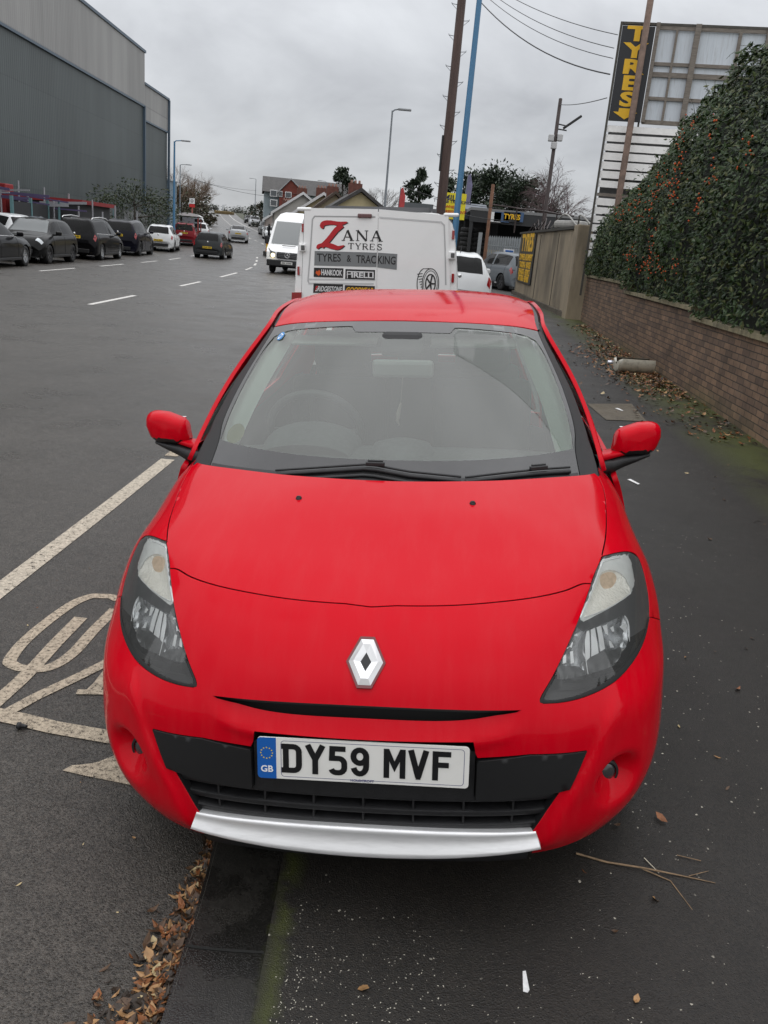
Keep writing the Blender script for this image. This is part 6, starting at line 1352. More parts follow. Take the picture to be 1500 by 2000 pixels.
        for a in ax:
            w_ = empty('wheel', (s_*(W/2-.115), a, wr)); w_.parent = root
            mb = MB(); mb.lathe([(wr*.66, -.09), (wr*.8, -.10), (wr*.97, -.085), (wr, -.05), (wr, .05), (wr*.97, .085), (wr*.8, .10), (wr*.66, .09)], 26, axis='X'); mb.build('tyre', TYRE, w_)
            mb = MB(); mb.lathe([(0, s_*.05), (wr*.12, s_*.06), (wr*.18, s_*.03), (wr*.60, s_*.02), (wr*.66, s_*.085), (wr*.67, -s_*.05)], 26, axis='X')
            for k in range(5):
                an = 2*math.pi*k/5+.3
                mb.box((s_*.055, math.cos(an)*wr*.38, math.sin(an)*wr*.38), (.02, wr*.55, wr*.17), Matrix.Rotation(an, 3, 'X'), bev=.004)
            mb.build('rim', wheel, w_)
            mb = MB(); mb.lathe([(0, 0), (AR*1.02, 0), (AR*1.02, s_*.20)], 24, axis='X', c=(s_*(W/2-.27), a, wr)); mb.build('wheel_arch', DARKG, root)
    if antenna: mb = MB(); mb.tube([(0, -L*.36, gz-.03), (0, -L*.42, gz+.14)], [.012, .005], 5); mb.build('aerial', BLK, root)
    return root
def gz_(X, Y): return rz(Y)
PB = carpaint('black', (.004, .004, .005)); PN = carpaint('blue_black', (.005, .005, .011)); PG = carpaint('charcoal', (.034, .037, .038)); PW = carpaint('white', (.72, .73, .73)); PR = carpaint('dark_red', (.22, .012, .018)); PS = carpaint('silver', (.42, .43, .44)); PA = carpaint('steel_grey', (.16, .175, .19))
DKAL = mat('dark_alloy', (.12, .12, .125), rough=.35, metal=.8)
GRPK = 'cars parked along the left kerb'
build_car('parked_car', 'saloon', PB, 'black saloon cut off by the left edge of the photo, rear out of frame', (-13.25, 26.9, 0), R_(3), group=GRPK, wr=.325)
build_car('parked_car', 'hatch', carpaint('black2', (.008, .008, .008)), 'black hatchback facing the camera among the parked cars on the left', (-13.65, 32.15, 0), R_(183.5), group=GRPK, wheel=DKAL, scale=1.04, glass=glassy('pale_glass', tint=(.2, .22, .22), film=(.3, .32, .32), film_amt=.5))
build_car('parked_car', 'estate', PB, 'tall black people carrier with silver roof rails, rear to the camera', (-13.95, 38.4, 0), R_(4), group=GRPK, rails=True, wr=.335)
build_car('parked_car', 'suv', PN, 'big blue black off-road car parked behind the people carrier', (-14.9, 46.6, 0), R_(5), group=GRPK, wr=.37, wheel=DKAL, dark_roof=carpaint('roof_grey', (.05, .05, .055)))
build_car('parked_car', 'hatch', PW, 'white hatchback with red lamps parked beyond the blue black off-road car', (-15.45, 55.2, rz(55)), R_(8), group=GRPK, scale=1.05)
q = at(358, 470, 64); build_car('parked_car', 'estate', PR, 'dark red hatchback parked at the bus shelter', (q[0]-.2, 65.5, rz(65)), R_(11), group=GRPK, scale=.93)
for x, y, Y, sh, lab in ((390, 462, 74, 'hatch', 'white car half hidden behind the dark red hatchback'), (385, 448, 88, 'estate', 'white van-like car parked uphill of the bus shelter'), (381, 434, 108, 'saloon', 'farthest white car parked on the left of the hill')):
    q = at(x, y, Y); build_car('parked_car', sh, PW, lab, (q[0]-.4, Y+1.5, rz(Y)), R_(13), group=GRPK)
build_car('driving_car', 'hatch', PG, 'dark grey hatchback with yellow plate driving away on the left lane', (-11.35, 51.3, rz(50)), R_(2), antenna=True)
q = at(456, 480, 77); build_car('driving_car', 'saloon', PS, 'silver saloon driving away up the hill', (q[0], 79, rz(78)), R_(11))
q = at(510, 470, 95); small = build_car('oncoming_car', 'hatch', PW, 'small white car coming down the hill beside a standing person', (q[0]+.7, 97, rz(96)), R_(196), scale=.93)
q = at(493, 440, 150); build_car('oncoming_car', 'estate', PS, 'pale people carrier parked facing down on the right side of the hill', (q[0], 152, rz(151)), R_(193), scale=1.05)
for x, y, Y, pm, sh, lab in ((521, 452, 112, PG, 'estate', 'grey car parked behind the small white car on the hill'), (531, 445, 120, PB, 'suv', 'dark car parked highest among the cars by the houses'), (486, 432, 175, PB, 'hatch', 'dark car parked behind the pale people carrier')):
    q = at(x, y, Y); build_car('parked_car', sh, pm, lab, (q[0], Y, rz(Y)), R_(195), group='cars parked on the right side of the hill')
build_car('parked_car', 'hatch', PW, 'white hatchback parked on the pavement just right of the van', (1.32, 24.0, pavz(1.4, 23)), R_(1.5), antenna=True, tl=None, scale=1.02, plate='none', group='cars parked at the tyre yard')
build_car('parked_car', 'hatch', PA, 'steel grey hatchback parked at an angle by the palisade fence', (4.25, 37.3, pavz(4, 36)), R_(22), scale=1.03, wheel=DKAL, group='cars parked at the tyre yard')

# ---- the white tyre van, tail to us, half on the kerb
WV = mat('van_white', (.93, .93, .92), rough=.4, coat=.5, dirt=(.7, .69, .67), dscale=4, damt=.15)
van = empty('panel_van', (-.238, 9.72, .045), (0, -.063, -.01), 'white tyre van with red and black lettering on its doors, behind the red car', 'van')
RV = (Matrix.Translation(van.location) @ van.rotation_euler.to_matrix().to_4x4()).inverted()
def vp(x, y):
    """local across, up on the van's rear doors"""
    o = RV@Vector((0, 0, CAM_H)); d = RV.to_3x3()@(Vector(at(x, y, 10))-Vector((0, 0, CAM_H))); t = (0-o.y)/d.y; p = o+d*t; return (p.x, p.z)
tl_, tr_ = vp(592, 407), vp(888, 420); bl_, br_ = vp(573, 588), vp(898, 570)
def vhw(z):          # half width by height
    return float(np.interp(z, [.3, .9, 1.2, 1.6, 1.85, 1.95, 2.0], [.90, .93, .925, .885, .845, .80, .70]))
zt_ = (tl_[1]+tr_[1])/2
ZL = [.32, .5, .8, 1.1, 1.4, 1.65, 1.82, zt_-.10, zt_-.035, zt_-.006, zt_]
rows = []
for y, f, dz in ((0., .985, 0), (.02, 1, 0), (.3, 1.005, .01), (2.6, 1.01, .02), (3.5, .99, .01)):
    sec = [(vhw(z)*f*(1 if k < 8 else (.985, .94, .86)[k-8]), y, z+(dz if k > 6 else 0)) for k, z in enumerate(ZL)]
    rows.append([(-x, yy, z) for x, yy, z in sec]+[(x, yy, z) for x, yy, z in sec[::-1]])
mb = MB(); mb.grid(rows); mb.add(rows[0], [tuple(range(len(rows[0])))]); mb.grid([rows[-1], [(x*.97, y+.75, min(z, 1.15)+(.0 if z < 1.15 else 0)) for x, y, z in rows[-1]], [(x*.9, y+1.35, min(z, .95)) for x, y, z in rows[-1]]]); mb.build('body', WV, van, sharp=40)
SEAM = mat('van_seam', (.03, .03, .03), rough=.7)
def rect_pts(l): return [vp(*p) for p in l]
def vface(name, poly, m, d0=-.004, d1=-.001, parent=None):
    """flat plate on the rear doors (local y is away from us)"""
    mb = MB(); n = len(poly); P = [(x, d0, z) for x, z in poly]+[(x, d1, z) for x, z in poly]
    a = area2(poly); o_ = tuple(range(n)) if a > 0 else tuple(range(n))[::-1]
    mb.add(P, [o_]+[(i, (i+1) % n, n+(i+1) % n, n+i) for i in range(n)]); return mb.build(name, m, parent or van)
VF = lambda off=-.006: Matrix(((1, 0, 0, 0), (0, 0, -1, off), (0, 1, 0, 0), (0, 0, 0, 1)))      # x across, y up, z towards us
def c3(x, y): return vp(500+x/3, 300+y/3)
# doors as raised panels with a pressed frame
for s_, l in ((-1, [(285, 318), (715, 326), (704, 800), (690, 1000), (262, 1000)]), (1, [(721, 326), (1128, 362), (1137, 800), (1140, 1000), (697, 1000), (710, 800)])):
    d_ = vface('rear_door', [c3(*p) for p in l], WV, -.014, 0); 
    if s_ < 0: left_door = d_
    else: right_door = d_
def pressed(l, parent, w=.016):
    vs, fs = stroke_poly([c3(*p) for p in l], w, False); mb = MB(); mb.add([(p.x, -.0145-(.003 if i % 2 else .0), p.y) for i, p in enumerate(vs)], fs, 0, True); mb.build('pressed_edge_shade', mat('van_shadow', (.50, .50, .50), rough=.5), parent)  # grey of the band paints shade along the pressed frame
pressed([(700, 372), (345, 368), (332, 385), (318, 600), (306, 745), (312, 760), (690, 762)], left_door); pressed([(722, 374), (1085, 402), (1103, 420), (1108, 560), (1112, 770)], right_door); pressed([(306, 735), (700, 740)], left_door, .014)
INKV = mat('van_lettering', (.012, .012, .013), rough=.4); REDV = mat('van_red', (.50, .008, .016), rough=.4); GREYV = mat('van_grey', (.21, .22, .225), rough=.45)
D0 = -.0165
ps = lambda l: [c3(*p) for p in l]
strokes('lettering', [(cr(ps([(396, 436), (386, 424), (400, 408), (440, 404), (490, 410), (536, 402)]), 4), [.018, .03, .035, .035, .04, .045, .05, .05, .05, .05, .05, .045, .045, .04, .04, .04, .04, .035, .03, .022, .01]), (ps([(505, 418), (470, 448), (425, 505), (385, 545)]), [.055, .055, .052, .05]), (cr(ps([(358, 556), (372, 540), (410, 534), (450, 544), (482, 552), (518, 538)]), 4), [.02, .03, .035, .04, .04, .04, .04, .04, .045, .05, .055, .055, .055, .05, .05, .045, .04, .035, .03, .02, .008])], INKV, left_door, VF(D0)@Matrix.Translation((.010, -.007, 0)), .0002)
strokes('lettering', [(cr(ps([(396, 436), (386, 424), (400, 408), (440, 404), (490, 410), (536, 402)]), 4), [.018, .03, .035, .035, .04, .045, .05, .05, .05, .05, .05, .045, .045, .04, .04, .04, .04, .035, .03, .022, .01]), (ps([(505, 418), (470, 448), (425, 505), (385, 545)]), [.055, .055, .052, .05]), (cr(ps([(358, 556), (372, 540), (410, 534), (450, 544), (482, 552), (518, 538)]), 4), [.02, .03, .035, .04, .04, .04, .04, .04, .045, .05, .055, .055, .055, .05, .05, .045, .04, .035, .03, .02, .008])], REDV, left_door, VF(D0-.002), .0002)
def serif(ch_):
    S1, S2 = .17, .085
    base = lambda x, w=.34: ([(x-w/2, .03), (x+w/2, .03)], .06); top = lambda x, w=.34: ([(x-w/2, .97), (x+w/2, .97)], .06)
    return {'A': [([(.14, 0), (.46, 1)], S2), ([(.46, 1), (.80, 0)], S1+.02), ([(.24, .34), (.68, .34)], .07), base(.13, .26), base(.80, .34)],
     'N': [([(.14, 0), (.14, 1)], S2), ([(.13, 1), (.80, 0)], S1), ([(.82, 0), (.82, 1)], S2), base(.14, .26), top(.12, .24), top(.82, .28)],
     'T': [([(.5, 0), (.5, 1)], S1), ([(.08, .96), (.92, .96)], .08), ([(.10, 1), (.08, .72)], .06), ([(.90, 1), (.92, .72)], .06), base(.5, .36)],
     'Y': [([(.5, 0), (.5, .45)], S1), ([(.5, .42), (.14, 1)], S1), ([(.5, .42), (.85, 1)], S2), base(.5, .36), top(.14, .3), top(.85, .28)],
     'R': [([(.2, 0), (.2, 1)], S1), ([(.2, .95), (.55, .95)]+arc(.55, .72, .23, .23, 90, -90, 8)+[(.2, .49)], .10), ([(.48, .5), (.90, 0)], S1), base(.2, .34), base(.90, .2), top(.16, .26)],
     'E': [([(.2, 0), (.2, 1)], S1), ([(.1, .96), (.80, .96)], .08), ([(.2, .5), (.62, .5)], .07), ([(.1, .04), (.82, .04)], .08), ([(.80, 1), (.80, .74)], .06), ([(.82, 0), (.84, .28)], .06), ([(.62, .62), (.62, .38)], .05)],
     'S': [(cr([(.78, .78), (.66, .93), (.44, .96), (.24, .84), (.26, .64), (.50, .52), (.74, .40), (.80, .20), (.62, .05), (.38, .04), (.2, .22)], 3), .135), ([(.79, 1), (.78, .70)], .05), ([(.19, 0), (.18, .30)], .05)]}[ch_]
def serif_word(txt, p0, p1, h, par, adv=1.0, fit=.92):
    p0, p1 = Vector(p0), Vector(p1); n = len(txt); dx_ = (p1-p0)/n
    for i, ch_ in enumerate(txt):
        o = p0+dx_*i; it = [([(q[0]*dx_.length*fit, q[1]*h) for q in s_[0]], s_[1]*(dx_.length*fit+h)/2) for s_ in serif(ch_)]
        a = math.atan2(dx_.y, dx_.x); strokes('lettering', it, INKV, par, VF(D0-.0005)@Matrix.Translation((o.x, o.y, 0))@Matrix.Rotation(a, 4, 'Z'), .00015)
hh = c3(560, 448)[1]-c3(560, 510)[1]
serif_word('AN', c3(502, 510), c3(668, 513), hh, left_door); serif_word('A', c3(668, 513), c3(752, 516), hh, right_door)
h2 = c3(600, 524)[1]-c3(600, 560)[1]
serif_word('TYRE', c3(538, 559), c3(704, 565), h2, left_door); serif_word('S', c3(704, 565), c3(746, 567), h2, right_door)
vface('grey_band', [c3(*p) for p in ((345, 570), (709, 580), (706, 664), (342, 655))], GREYV, D0-.001, D0+.002, left_door); vface('grey_band', [c3(*p) for p in ((715, 580), (828, 588), (824, 680), (711, 666))], GREYV, D0-.001, D0+.002, right_door)
def vtext(txt, x0, y0, x1, y1, hpx, m, par, bold=.02, off=.0018, shear=0., align=None):
    a, b = Vector(c3(x0, y0)), Vector(c3(x1, y1)); h = c3(x0, y0-hpx/2)[1]-c3(x0, y0+hpx/2)[1]
    me = text_mesh(txt, h/.70, bold=bold, extrude=.0002); xs_ = [v.co.x for v in me.vertices]; k = (b-a).length/max(1e-6, max(xs_)-min(xs_)); c = (max(xs_)+min(xs_))/2
    for v in me.vertices: v.co.x = (v.co.x-c)*k+v.co.y*shear
    me.transform(VF(D0-off)@Matrix.Translation(((a.x+b.x)/2, (a.y+b.y)/2, 0))@Matrix.Rotation(math.atan2(b.y-a.y, b.x-a.x), 4, 'Z')); link('lettering', me, m, par)
vtext('TYRES', 358, 611, 498, 613, 46, INKV, left_door, .015); vtext('&', 533, 616, 558, 617, 40, INKV, left_door, .015); vtext('TRAC', 588, 620, 704, 624, 46, INKV, left_door, .015); vtext('KING', 714, 625, 818, 630, 46, INKV, right_door, .015)
WL = mat('van_white_lettering', (.75, .75, .75), rough=.4); ORG = mat('van_orange', (.70, .10, .01), rough=.4); GOLD = mat('van_gold', (.80, .42, .01), rough=.4)
for l in (((341, 668), (513, 672), (511, 728), (339, 722)), ((525, 676), (698, 682), (696, 739), (523, 734)), ((338, 760), (511, 765), (508, 818), (336, 815)), ((521, 770), (697, 776), (694, 826), (519, 822))):
    vface('brand_panel', [c3(*p) for p in l], INKV, D0-.001, D0+.002, left_door)
vtext('HANKOOK', 384, 697, 506, 701, 32, WL, left_door, .03, .002); vface('flame_mark', [c3(*p) for p in ((350, 700), (356, 684), (364, 692), (370, 680), (378, 690), (380, 704), (368, 716))], ORG, D0-.0024, D0-.001, left_door)
vtext('IRELLI', 560, 712, 690, 716, 30, WL, left_door, .03, .002); strokes('lettering', [(ps([(536, 730), (536, 690), (690, 695)]), .010), (ps([(536, 706), (556, 706), (562, 698), (556, 692)]), .008)], WL, left_door, VF(D0-.002), .0002)
vtext('BRIDGESTONE', 350, 792, 504, 797, 30, WL, left_door, .02, .002, .15); vface('flame_mark', [c3(*p) for p in ((345, 808), (352, 776), (366, 774), (356, 792))], REDV, D0-.0026, D0-.001, left_door); vtext('GOODYEAR', 530, 798, 690, 803, 28, GOLD, left_door, .03, .002, .15)
# the drawn tyre (bottom right of the doors)
tc_, trd = Vector(c3(1022, 762)), c3(1022, 762)[0]-c3(955, 762)[0]
el = lambda rx, ry, dx_=0, dy_=0, n=40: [(tc_.x+dx_+rx*math.cos(2*math.pi*k/n), tc_.y+dy_+ry*math.sin(2*math.pi*k/n)) for k in range(n)]
its = [(el(trd*.72, trd*1.26), .009, True), (el(trd*.60, trd*1.08), .006, True), (el(trd*.42, trd*.78), .014, True), (arc(tc_.x-trd*.55, tc_.y, trd*.62, trd*1.26, 95, 265, 24), .009), ([(tc_.x-trd*.60, tc_.y+trd*1.25), (tc_.x, tc_.y+trd*1.27)], .007)]
its += [([(tc_.x-trd*1.12+trd*.07*k, tc_.y+trd*(.55-.22*k)), (tc_.x-trd*.72, tc_.y+trd*(.62-.22*k))], .008) for k in range(-1, 6)]+[([(tc_.x, tc_.y), (tc_.x+trd*.40*math.cos(a), tc_.y+trd*.74*math.sin(a))], .016) for a in np.linspace(0, 2*math.pi, 6)[:-1]]
strokes('tyre_drawing', its, INKV, right_door, VF(D0-.001), .0002)
# hardware on the back of the van
mb = MB(); c = c3(638, 365); mb.box((c[0], -.022, c[1]), (.155, .03, .042), bev=.008); mb.build('brake_light', mat('dark_lamp', (.09, .01, .012), rough=.2, coat=1.), van)
for (x0, y0, x1, y1) in ((268, 410, 281, 460), (243, 661, 256, 712), (1149, 450, 1162, 503), (1146, 703, 1159, 756)):
    a, b = c3(x0, y0), c3(x1, y1); mb = MB(); mb.box(((a[0]+b[0])/2, -.008, (a[1]+b[1])/2), (abs(b[0]-a[0]), .02, abs(a[1]-b[1])), bev=.004); mb.build('side_marker', TAILR, van)
for x, y in ((274, 551), (1147, 596)):
    c = c3(x, y); mb = MB(); mb.box((c[0], -.03, c[1]), (.075, .05, .085), bev=.012); o = mb.build('door_hinge', WV, van); mb = MB(); mb.box((c[0]+.008, -.058, c[1]), (.04, .01, .05), bev=.006); mb.build('hinge_cover', mat('hinge_dark', (.10, .10, .10), rough=.5), o)
for l in ([(286, 320), (264, 1000)], [(1128, 362), (1138, 1000)]): vface('door_gap', [c3(l[0][0]-4, l[0][1]), c3(l[0][0]+1, l[0][1]), c3(l[1][0]+1, l[1][1]), c3(l[1][0]-4, l[1][1])], SEAM, -.004, -.001)
for s_, l in ((-1, ((212, 812), (270, 812), (262, 960), (205, 960))), (1, ((1146, 850), (1196, 850), (1200, 990), (1150, 990)))):
    vface('tail_light', [c3(*p) for p in l], TAILR, -.03, 0)
mb = MB(); mb.box((0, -.05, .50), (1.8, .14, .2), bev=.03); mb.build('rear_bumper', BLK, van)
for s_ in (-1, 1):
    for yy in (.75, 3.8):
        w_ = empty('wheel', (s_*.78, yy, .32)); w_.parent = van; mb = MB(); mb.lathe([(.2, -.1), (.3, -.1), (.32, -.06), (.32, .06), (.3, .1), (.2, .1)], 26, axis='X'); mb.build('tyre', TYRE, w_); mb = MB(); mb.lathe([(0, s_*.06), (.2, s_*.07), (.21, -s_*.05)], 22, axis='X'); mb.build('rim', ALLOY, w_)
    p = [c3(250 if s_ < 0 else 1110, 318 if s_ < 0 else 352), c3(318 if s_ < 0 else 1178, 318 if s_ < 0 else 372)]
    mb = MB(); mb.box(((p[0][0]+p[1][0])/2, .03, p[0][1]-.012), (.17, .10, .04), bev=.018); mb.build('roof_corner', WV, van)
rk = mat('rack_steel', (.12, .12, .125), rough=.5, metal=.5)
ld = empty('roof_ladder', tuple(van.matrix_basis@Vector((.02, 1.9, zt_+.06))), (0, -.063, -.01), 'grey ladder and rack lying across the roof of the white tyre van', 'ladder')
for s_ in (-1, 1): mb = MB(); mb.box((s_*.05-.05, s_*.16, .03), (1.34, .03, .065)); mb.build('ladder_rail', rk, ld)
for k in range(9): mb = MB(); mb.box((-.68+.16*k, 0, .03), (.03, .30, .03)); mb.build('rung', rk, ld)
for s_ in (-.55, .55): mb = MB(); mb.box((s_, .0, -.03), (.04, .6, .06)); mb.build('rack_bar', rk, ld)

# ---- the tall white van coming towards us
sv = empty('delivery_van', (-5.38, 39.4, 0), (0, 0, R_(178)), 'tall white delivery van facing the camera left of the tyre van', 'van')
W2, ytop = 1.0, [(0, .42, .80), (.02, .62, .86), (.06, .95, .90), (.22, 1.10, .92), (.55, 1.28, .93), (.98, 1.95, .90), (1.25, 2.34, .86), (1.75, 2.66, .80), (2.4, 2.72, .80), (5.6, 2.72, .80), (5.9, 2.60, .78)]
rows = []
for y, zt, f in ytop:
    hw = W2*min(1, f+.07); zz = [.32, .45, .7, 1.0, 1.3, 1.7, 2.1, 2.4, 2.6]
    sec = []
    for z in zz:
        z2 = min(z, zt-.04*(zz.index(z) > 3)); tap = 1-.10*max(0, z2-1.1)/1.5-.12*max(0, z2-2.3)/.4; sec.append((hw*tap, z2))
    sec += [(hw*.72*(1-.08*(zt > 2)), zt-.012), (0, zt)]
    rows.append([(-x, -y, z) for x, z in sec[:-1]]+[(0, -y, zt)]+[(x, -y, z) for x, z in sec[:-1][::-1]])
mb = MB(); mb.grid(rows); mb.add(rows[-1], [tuple(range(len(rows[-1])))]); mb.add(rows[0], [tuple(range(len(rows[0])))[::-1]]); mb.build('body', WV, sv, sharp=35)
def sface(name, P, m, par=None): mb = MB(); mb.add(P, [tuple(range(len(P)))]); return mb.build(name, m, par or sv)
sface('windscreen', [(-.86, -.53, 1.31), (.86, -.53, 1.31), (.76, -1.20, 2.27), (-.76, -1.20, 2.27)], glassy('pale_glass', film_amt=.5))
mb = MB(); mb.box((0, .015, .80), (.98, .05, .27), bev=.05); gr = mb.build('front_grille', mat('grille_dark', (.03, .03, .032), rough=.4), sv)
for z in (.73, .80, .87): mb = MB(); mb.box((0, .045, z), (.92, .02, .018)); mb.build('grille_bar', mat('grille_grey', (.16, .16, .165), rough=.4), gr)
mb = MB(); c0 = [(.115*math.cos(a), .055, .82+.115*math.sin(a)) for a in np.linspace(0, 2*math.pi, 25)]; mb.tube(c0, .013, 6, cap=False)
for a in (90, 210, 330): mb.tube([(0, .055, .82), (.11*math.cos(R_(a)), .055, .82+.11*math.sin(R_(a)))], [.022, .008], 6)
mb.build('badge', BADGE, sv)
for s_ in (-1, 1):
    mb = MB(); mb.grid([[(s_*.56, .025, .70), (s_*.80, -.01, .72), (s_*.90, -.12, .78)], [(s_*.55, .005, .92), (s_*.78, -.04, .98), (s_*.905, -.20, 1.10)]]); mb.build('headlight', HEADC, sv)
    mb = MB(); mb.box((s_*1.12, -.85, 1.42), (.2, .12, .36), bev=.05); mb.box((s_*.98, -.85, 1.35), (.16, .08, .08)); mb.build('door_mirror', BLK, sv)
    for y in (-1.0, -4.4):
        w_ = empty('wheel', (s_*.84, y, .34)); w_.parent = sv; mb = MB(); mb.lathe([(.2, -.11), (.32, -.11), (.34, -.07), (.34, .07), (.32, .11), (.2, .11)], 24, axis='X'); mb.build('tyre', TYRE, w_); mb = MB(); mb.lathe([(0, s_*.05), (.2, s_*.08), (.21, -.05)], 20, axis='X'); mb.build('rim', ALLOY, w_)
mb = MB(); mb.lathe([(0, .03), (.085, .02), (.09, 0)], 16, axis='Y', c=(.66, .03, .78)); mb.build('lit_lamp', mat('lamp_glow', (1, .9, .6), emit=((1., .82, .45), 2.2)), sv)
mb = MB(); mb.box((0, .02, .46), (1.86, .16, .28), bev=.04); bp_ = mb.build('front_bumper', BLK, sv); mb = MB(); mb.box((0, .11, .48), (.52, .02, .112)); o = mb.build('number_plate', PLW, sv)
mb = MB(); 
for xx in (-.19, -.13, -.07, -.01, .08, .14, .20): mb.box((xx, .122, .48), (.034, .003, .062))
mb.build('plate_letter', INK, o)
mb = MB(); mb.box((0, -.30, 1.225), (.62, .03, .02), Matrix.Rotation(R_(28), 3, 'X')); mb.build('bonnet_slot', BLK, sv)
mb = MB(); mb.box((0, -3, .36), (1.7, 5.2, .2)); mb.build('underbody', DARKG, sv)

# ------------------------------------------------------------------ the big shed on the left
def clad(name, c, per=3.1):
    m = bpy.data.materials.new(name); m.use_nodes = True; t = m.node_tree; N = t.nodes.new; Lk = t.links.new; b = t.nodes['Principled BSDF']
    tc_ = N('ShaderNodeTexCoord').outputs['Object']; s_ = N('ShaderNodeSeparateXYZ'); Lk(tc_, s_.inputs[0])
    w = N('ShaderNodeMath'); w.operation = 'FRACT'; d = N('ShaderNodeMath'); d.operation = 'DIVIDE'; Lk(s_.outputs[1], d.inputs[0]); d.inputs[1].default_value = .30; Lk(d.outputs[0], w.inputs[0])
    r = N('ShaderNodeValToRGB'); e_ = r.color_ramp.elements; e_[0].position = .0; e_[0].color = (0, 0, 0, 1); e_[1].position = .18; e_[1].color = (1, 1, 1, 1); q_ = r.color_ramp.elements.new(.62); q_.color = (1, 1, 1, 1); q_ = r.color_ramp.elements.new(.80); q_.color = (0, 0, 0, 1); Lk(w.outputs[0], r.inputs[0])
    bp_ = N('ShaderNodeBump'); bp_.inputs['Strength'].default_value = .35; bp_.inputs['Distance'].default_value = .02; Lk(r.outputs[0], bp_.inputs['Height']); Lk(bp_.outputs[0], b.inputs['Normal'])
    # sheet courses and width joints, slight tone difference sheet by sheet
    fl = N('ShaderNodeMath'); fl.operation = 'FLOOR'; d2 = N('ShaderNodeMath'); d2.operation = 'DIVIDE'; Lk(s_.outputs[2], d2.inputs[0]); d2.inputs[1].default_value = per; Lk(d2.outputs[0], fl.inputs[0])
    f2 = N('ShaderNodeMath'); f2.operation = 'FLOOR'; d3 = N('ShaderNodeMath'); d3.operation = 'DIVIDE'; Lk(s_.outputs[1], d3.inputs[0]); d3.inputs[1].default_value = 4.2; Lk(d3.outputs[0], f2.inputs[0])
    cb = N('ShaderNodeCombineXYZ'); Lk(fl.outputs[0], cb.inputs[0]); Lk(f2.outputs[0], cb.inputs[1]); wn_ = N('ShaderNodeTexWhiteNoise'); Lk(cb.outputs[0], wn_.inputs['Vector'])
    mr = N('ShaderNodeMapRange'); mr.inputs['To Min'].default_value = .90; mr.inputs['To Max'].default_value = 1.10; Lk(wn_.outputs['Value'], mr.inputs['Value'])
    ns = N('ShaderNodeTexNoise'); ns.inputs['Scale'].default_value = .8; ns.inputs['Detail'].default_value = 6; mp = N('ShaderNodeMapping'); mp.inputs['Scale'].default_value = (1, 1.2, .12); Lk(tc_, mp.inputs['Vector']); Lk(mp.outputs[0], ns.inputs['Vector'])
    mr2 = N('ShaderNodeMapRange'); mr2.inputs['From Min'].default_value = .3; mr2.inputs['From Max'].default_value = .7; mr2.inputs['To Min'].default_value = .88; mr2.inputs['To Max'].default_value = 1.12; Lk(ns.outputs[0], mr2.inputs['Value'])
    mu = N('ShaderNodeMath'); mu.operation = 'MULTIPLY'; Lk(mr.outputs[0], mu.inputs[0]); Lk(mr2.outputs[0], mu.inputs[1])
    # dark lap line at each course
    fr = N('ShaderNodeMath'); fr.operation = 'FRACT'; Lk(d2.outputs[0], fr.inputs[0]); lt = N('ShaderNodeMath'); lt.operation = 'LESS_THAN'; Lk(fr.outputs[0], lt.inputs[0]); lt.inputs[1].default_value = .02
    ml = N('ShaderNodeMath'); ml.operation = 'MULTIPLY_ADD'; Lk(lt.outputs[0], ml.inputs[0]); ml.inputs[1].default_value = -.22; ml.inputs[2].default_value = 1.; mu2 = N('ShaderNodeMath'); mu2.operation = 'MULTIPLY'; Lk(mu.outputs[0], mu2.inputs[0]); Lk(ml.outputs[0], mu2.inputs[1])
    vm = N('ShaderNodeVectorMath'); vm.operation = 'SCALE'; vm.inputs[0].default_value = c; Lk(mu2.outputs[0], vm.inputs['Scale']); Lk(vm.outputs[0], b.inputs['Base Color']); b.inputs['Roughness'].default_value = .5; MATS[name] = m; return m
CD, CL = clad('dark_cladding', (.066, .080, .080)), clad('pale_cladding', (.28, .275, .265), 6)
EDGE = mat('blue_flashing', (.075, .11, .15), rough=.45)
shx = lambda Y: -25.81-.030*(Y-85.5)
zA0, zA1 = at(280, 207, 85.5)[2], at(280, 103, 85.5)[2]; zB0, zB1 = at(316, 257, 95)[2], at(316, 195, 95)[2]
shed = empty('warehouse', (shx(60), 60, 0), label='huge ribbed dark grey warehouse with a pale upper band, left of the road', cat='warehouse')
AG = math.atan(-.030)
def shed_box(nm, m, y0, y1, z0, z1, off=0., th=.25, depth=None):
    mb = MB(); d = depth or 30; X0, X1 = shx(y0)+off, shx(y1)+off
    P = [(X0, y0, z0), (X1, y1, z0), (X1-d, y1, z0), (X0-d, y0, z0), (X0, y0, z1), (X1, y1, z1), (X1-d, y1, z1), (X0-d, y0, z1)]
    mb.add(P, [(0, 3, 2, 1), (4, 5, 6, 7), (0, 1, 5, 4), (1, 2, 6, 5), (2, 3, 7, 6), (3, 0, 4, 7)]); return adopt(mb.build(nm, m), shed)
shed_box('lower_cladding', CD, 12, 85.5, 0, zA0); shed_box('upper_cladding', CL, 12, 85.5, zA0, zA1, .12); shed_box('lower_cladding', CD, 85.6, 95, 0, zB0, -.1); shed_box('upper_cladding', CL, 85.6, 95, zB0, zB1, .0)
shed_box('roof_edge', EDGE, 12, 85.7, zA1, zA1+.22, .22); shed_box('roof_edge', EDGE, 85.7, 95.2, zB1, zB1+.2, .12); shed_box('band_flashing', EDGE, 12, 85.6, zA0-.10, zA0+.06, .16, depth=.3); shed_box('band_flashing', EDGE, 85.6, 95.1, zB0-.1, zB0+.05, .05, depth=.3)
for y, z1 in ((85.45, zA0), (95.0, zB1)): mb = MB(); mb.box((shx(y)+.1, y, z1/2), (.22, .22, z1)); adopt(mb.build('downpipe', EDGE), shed)
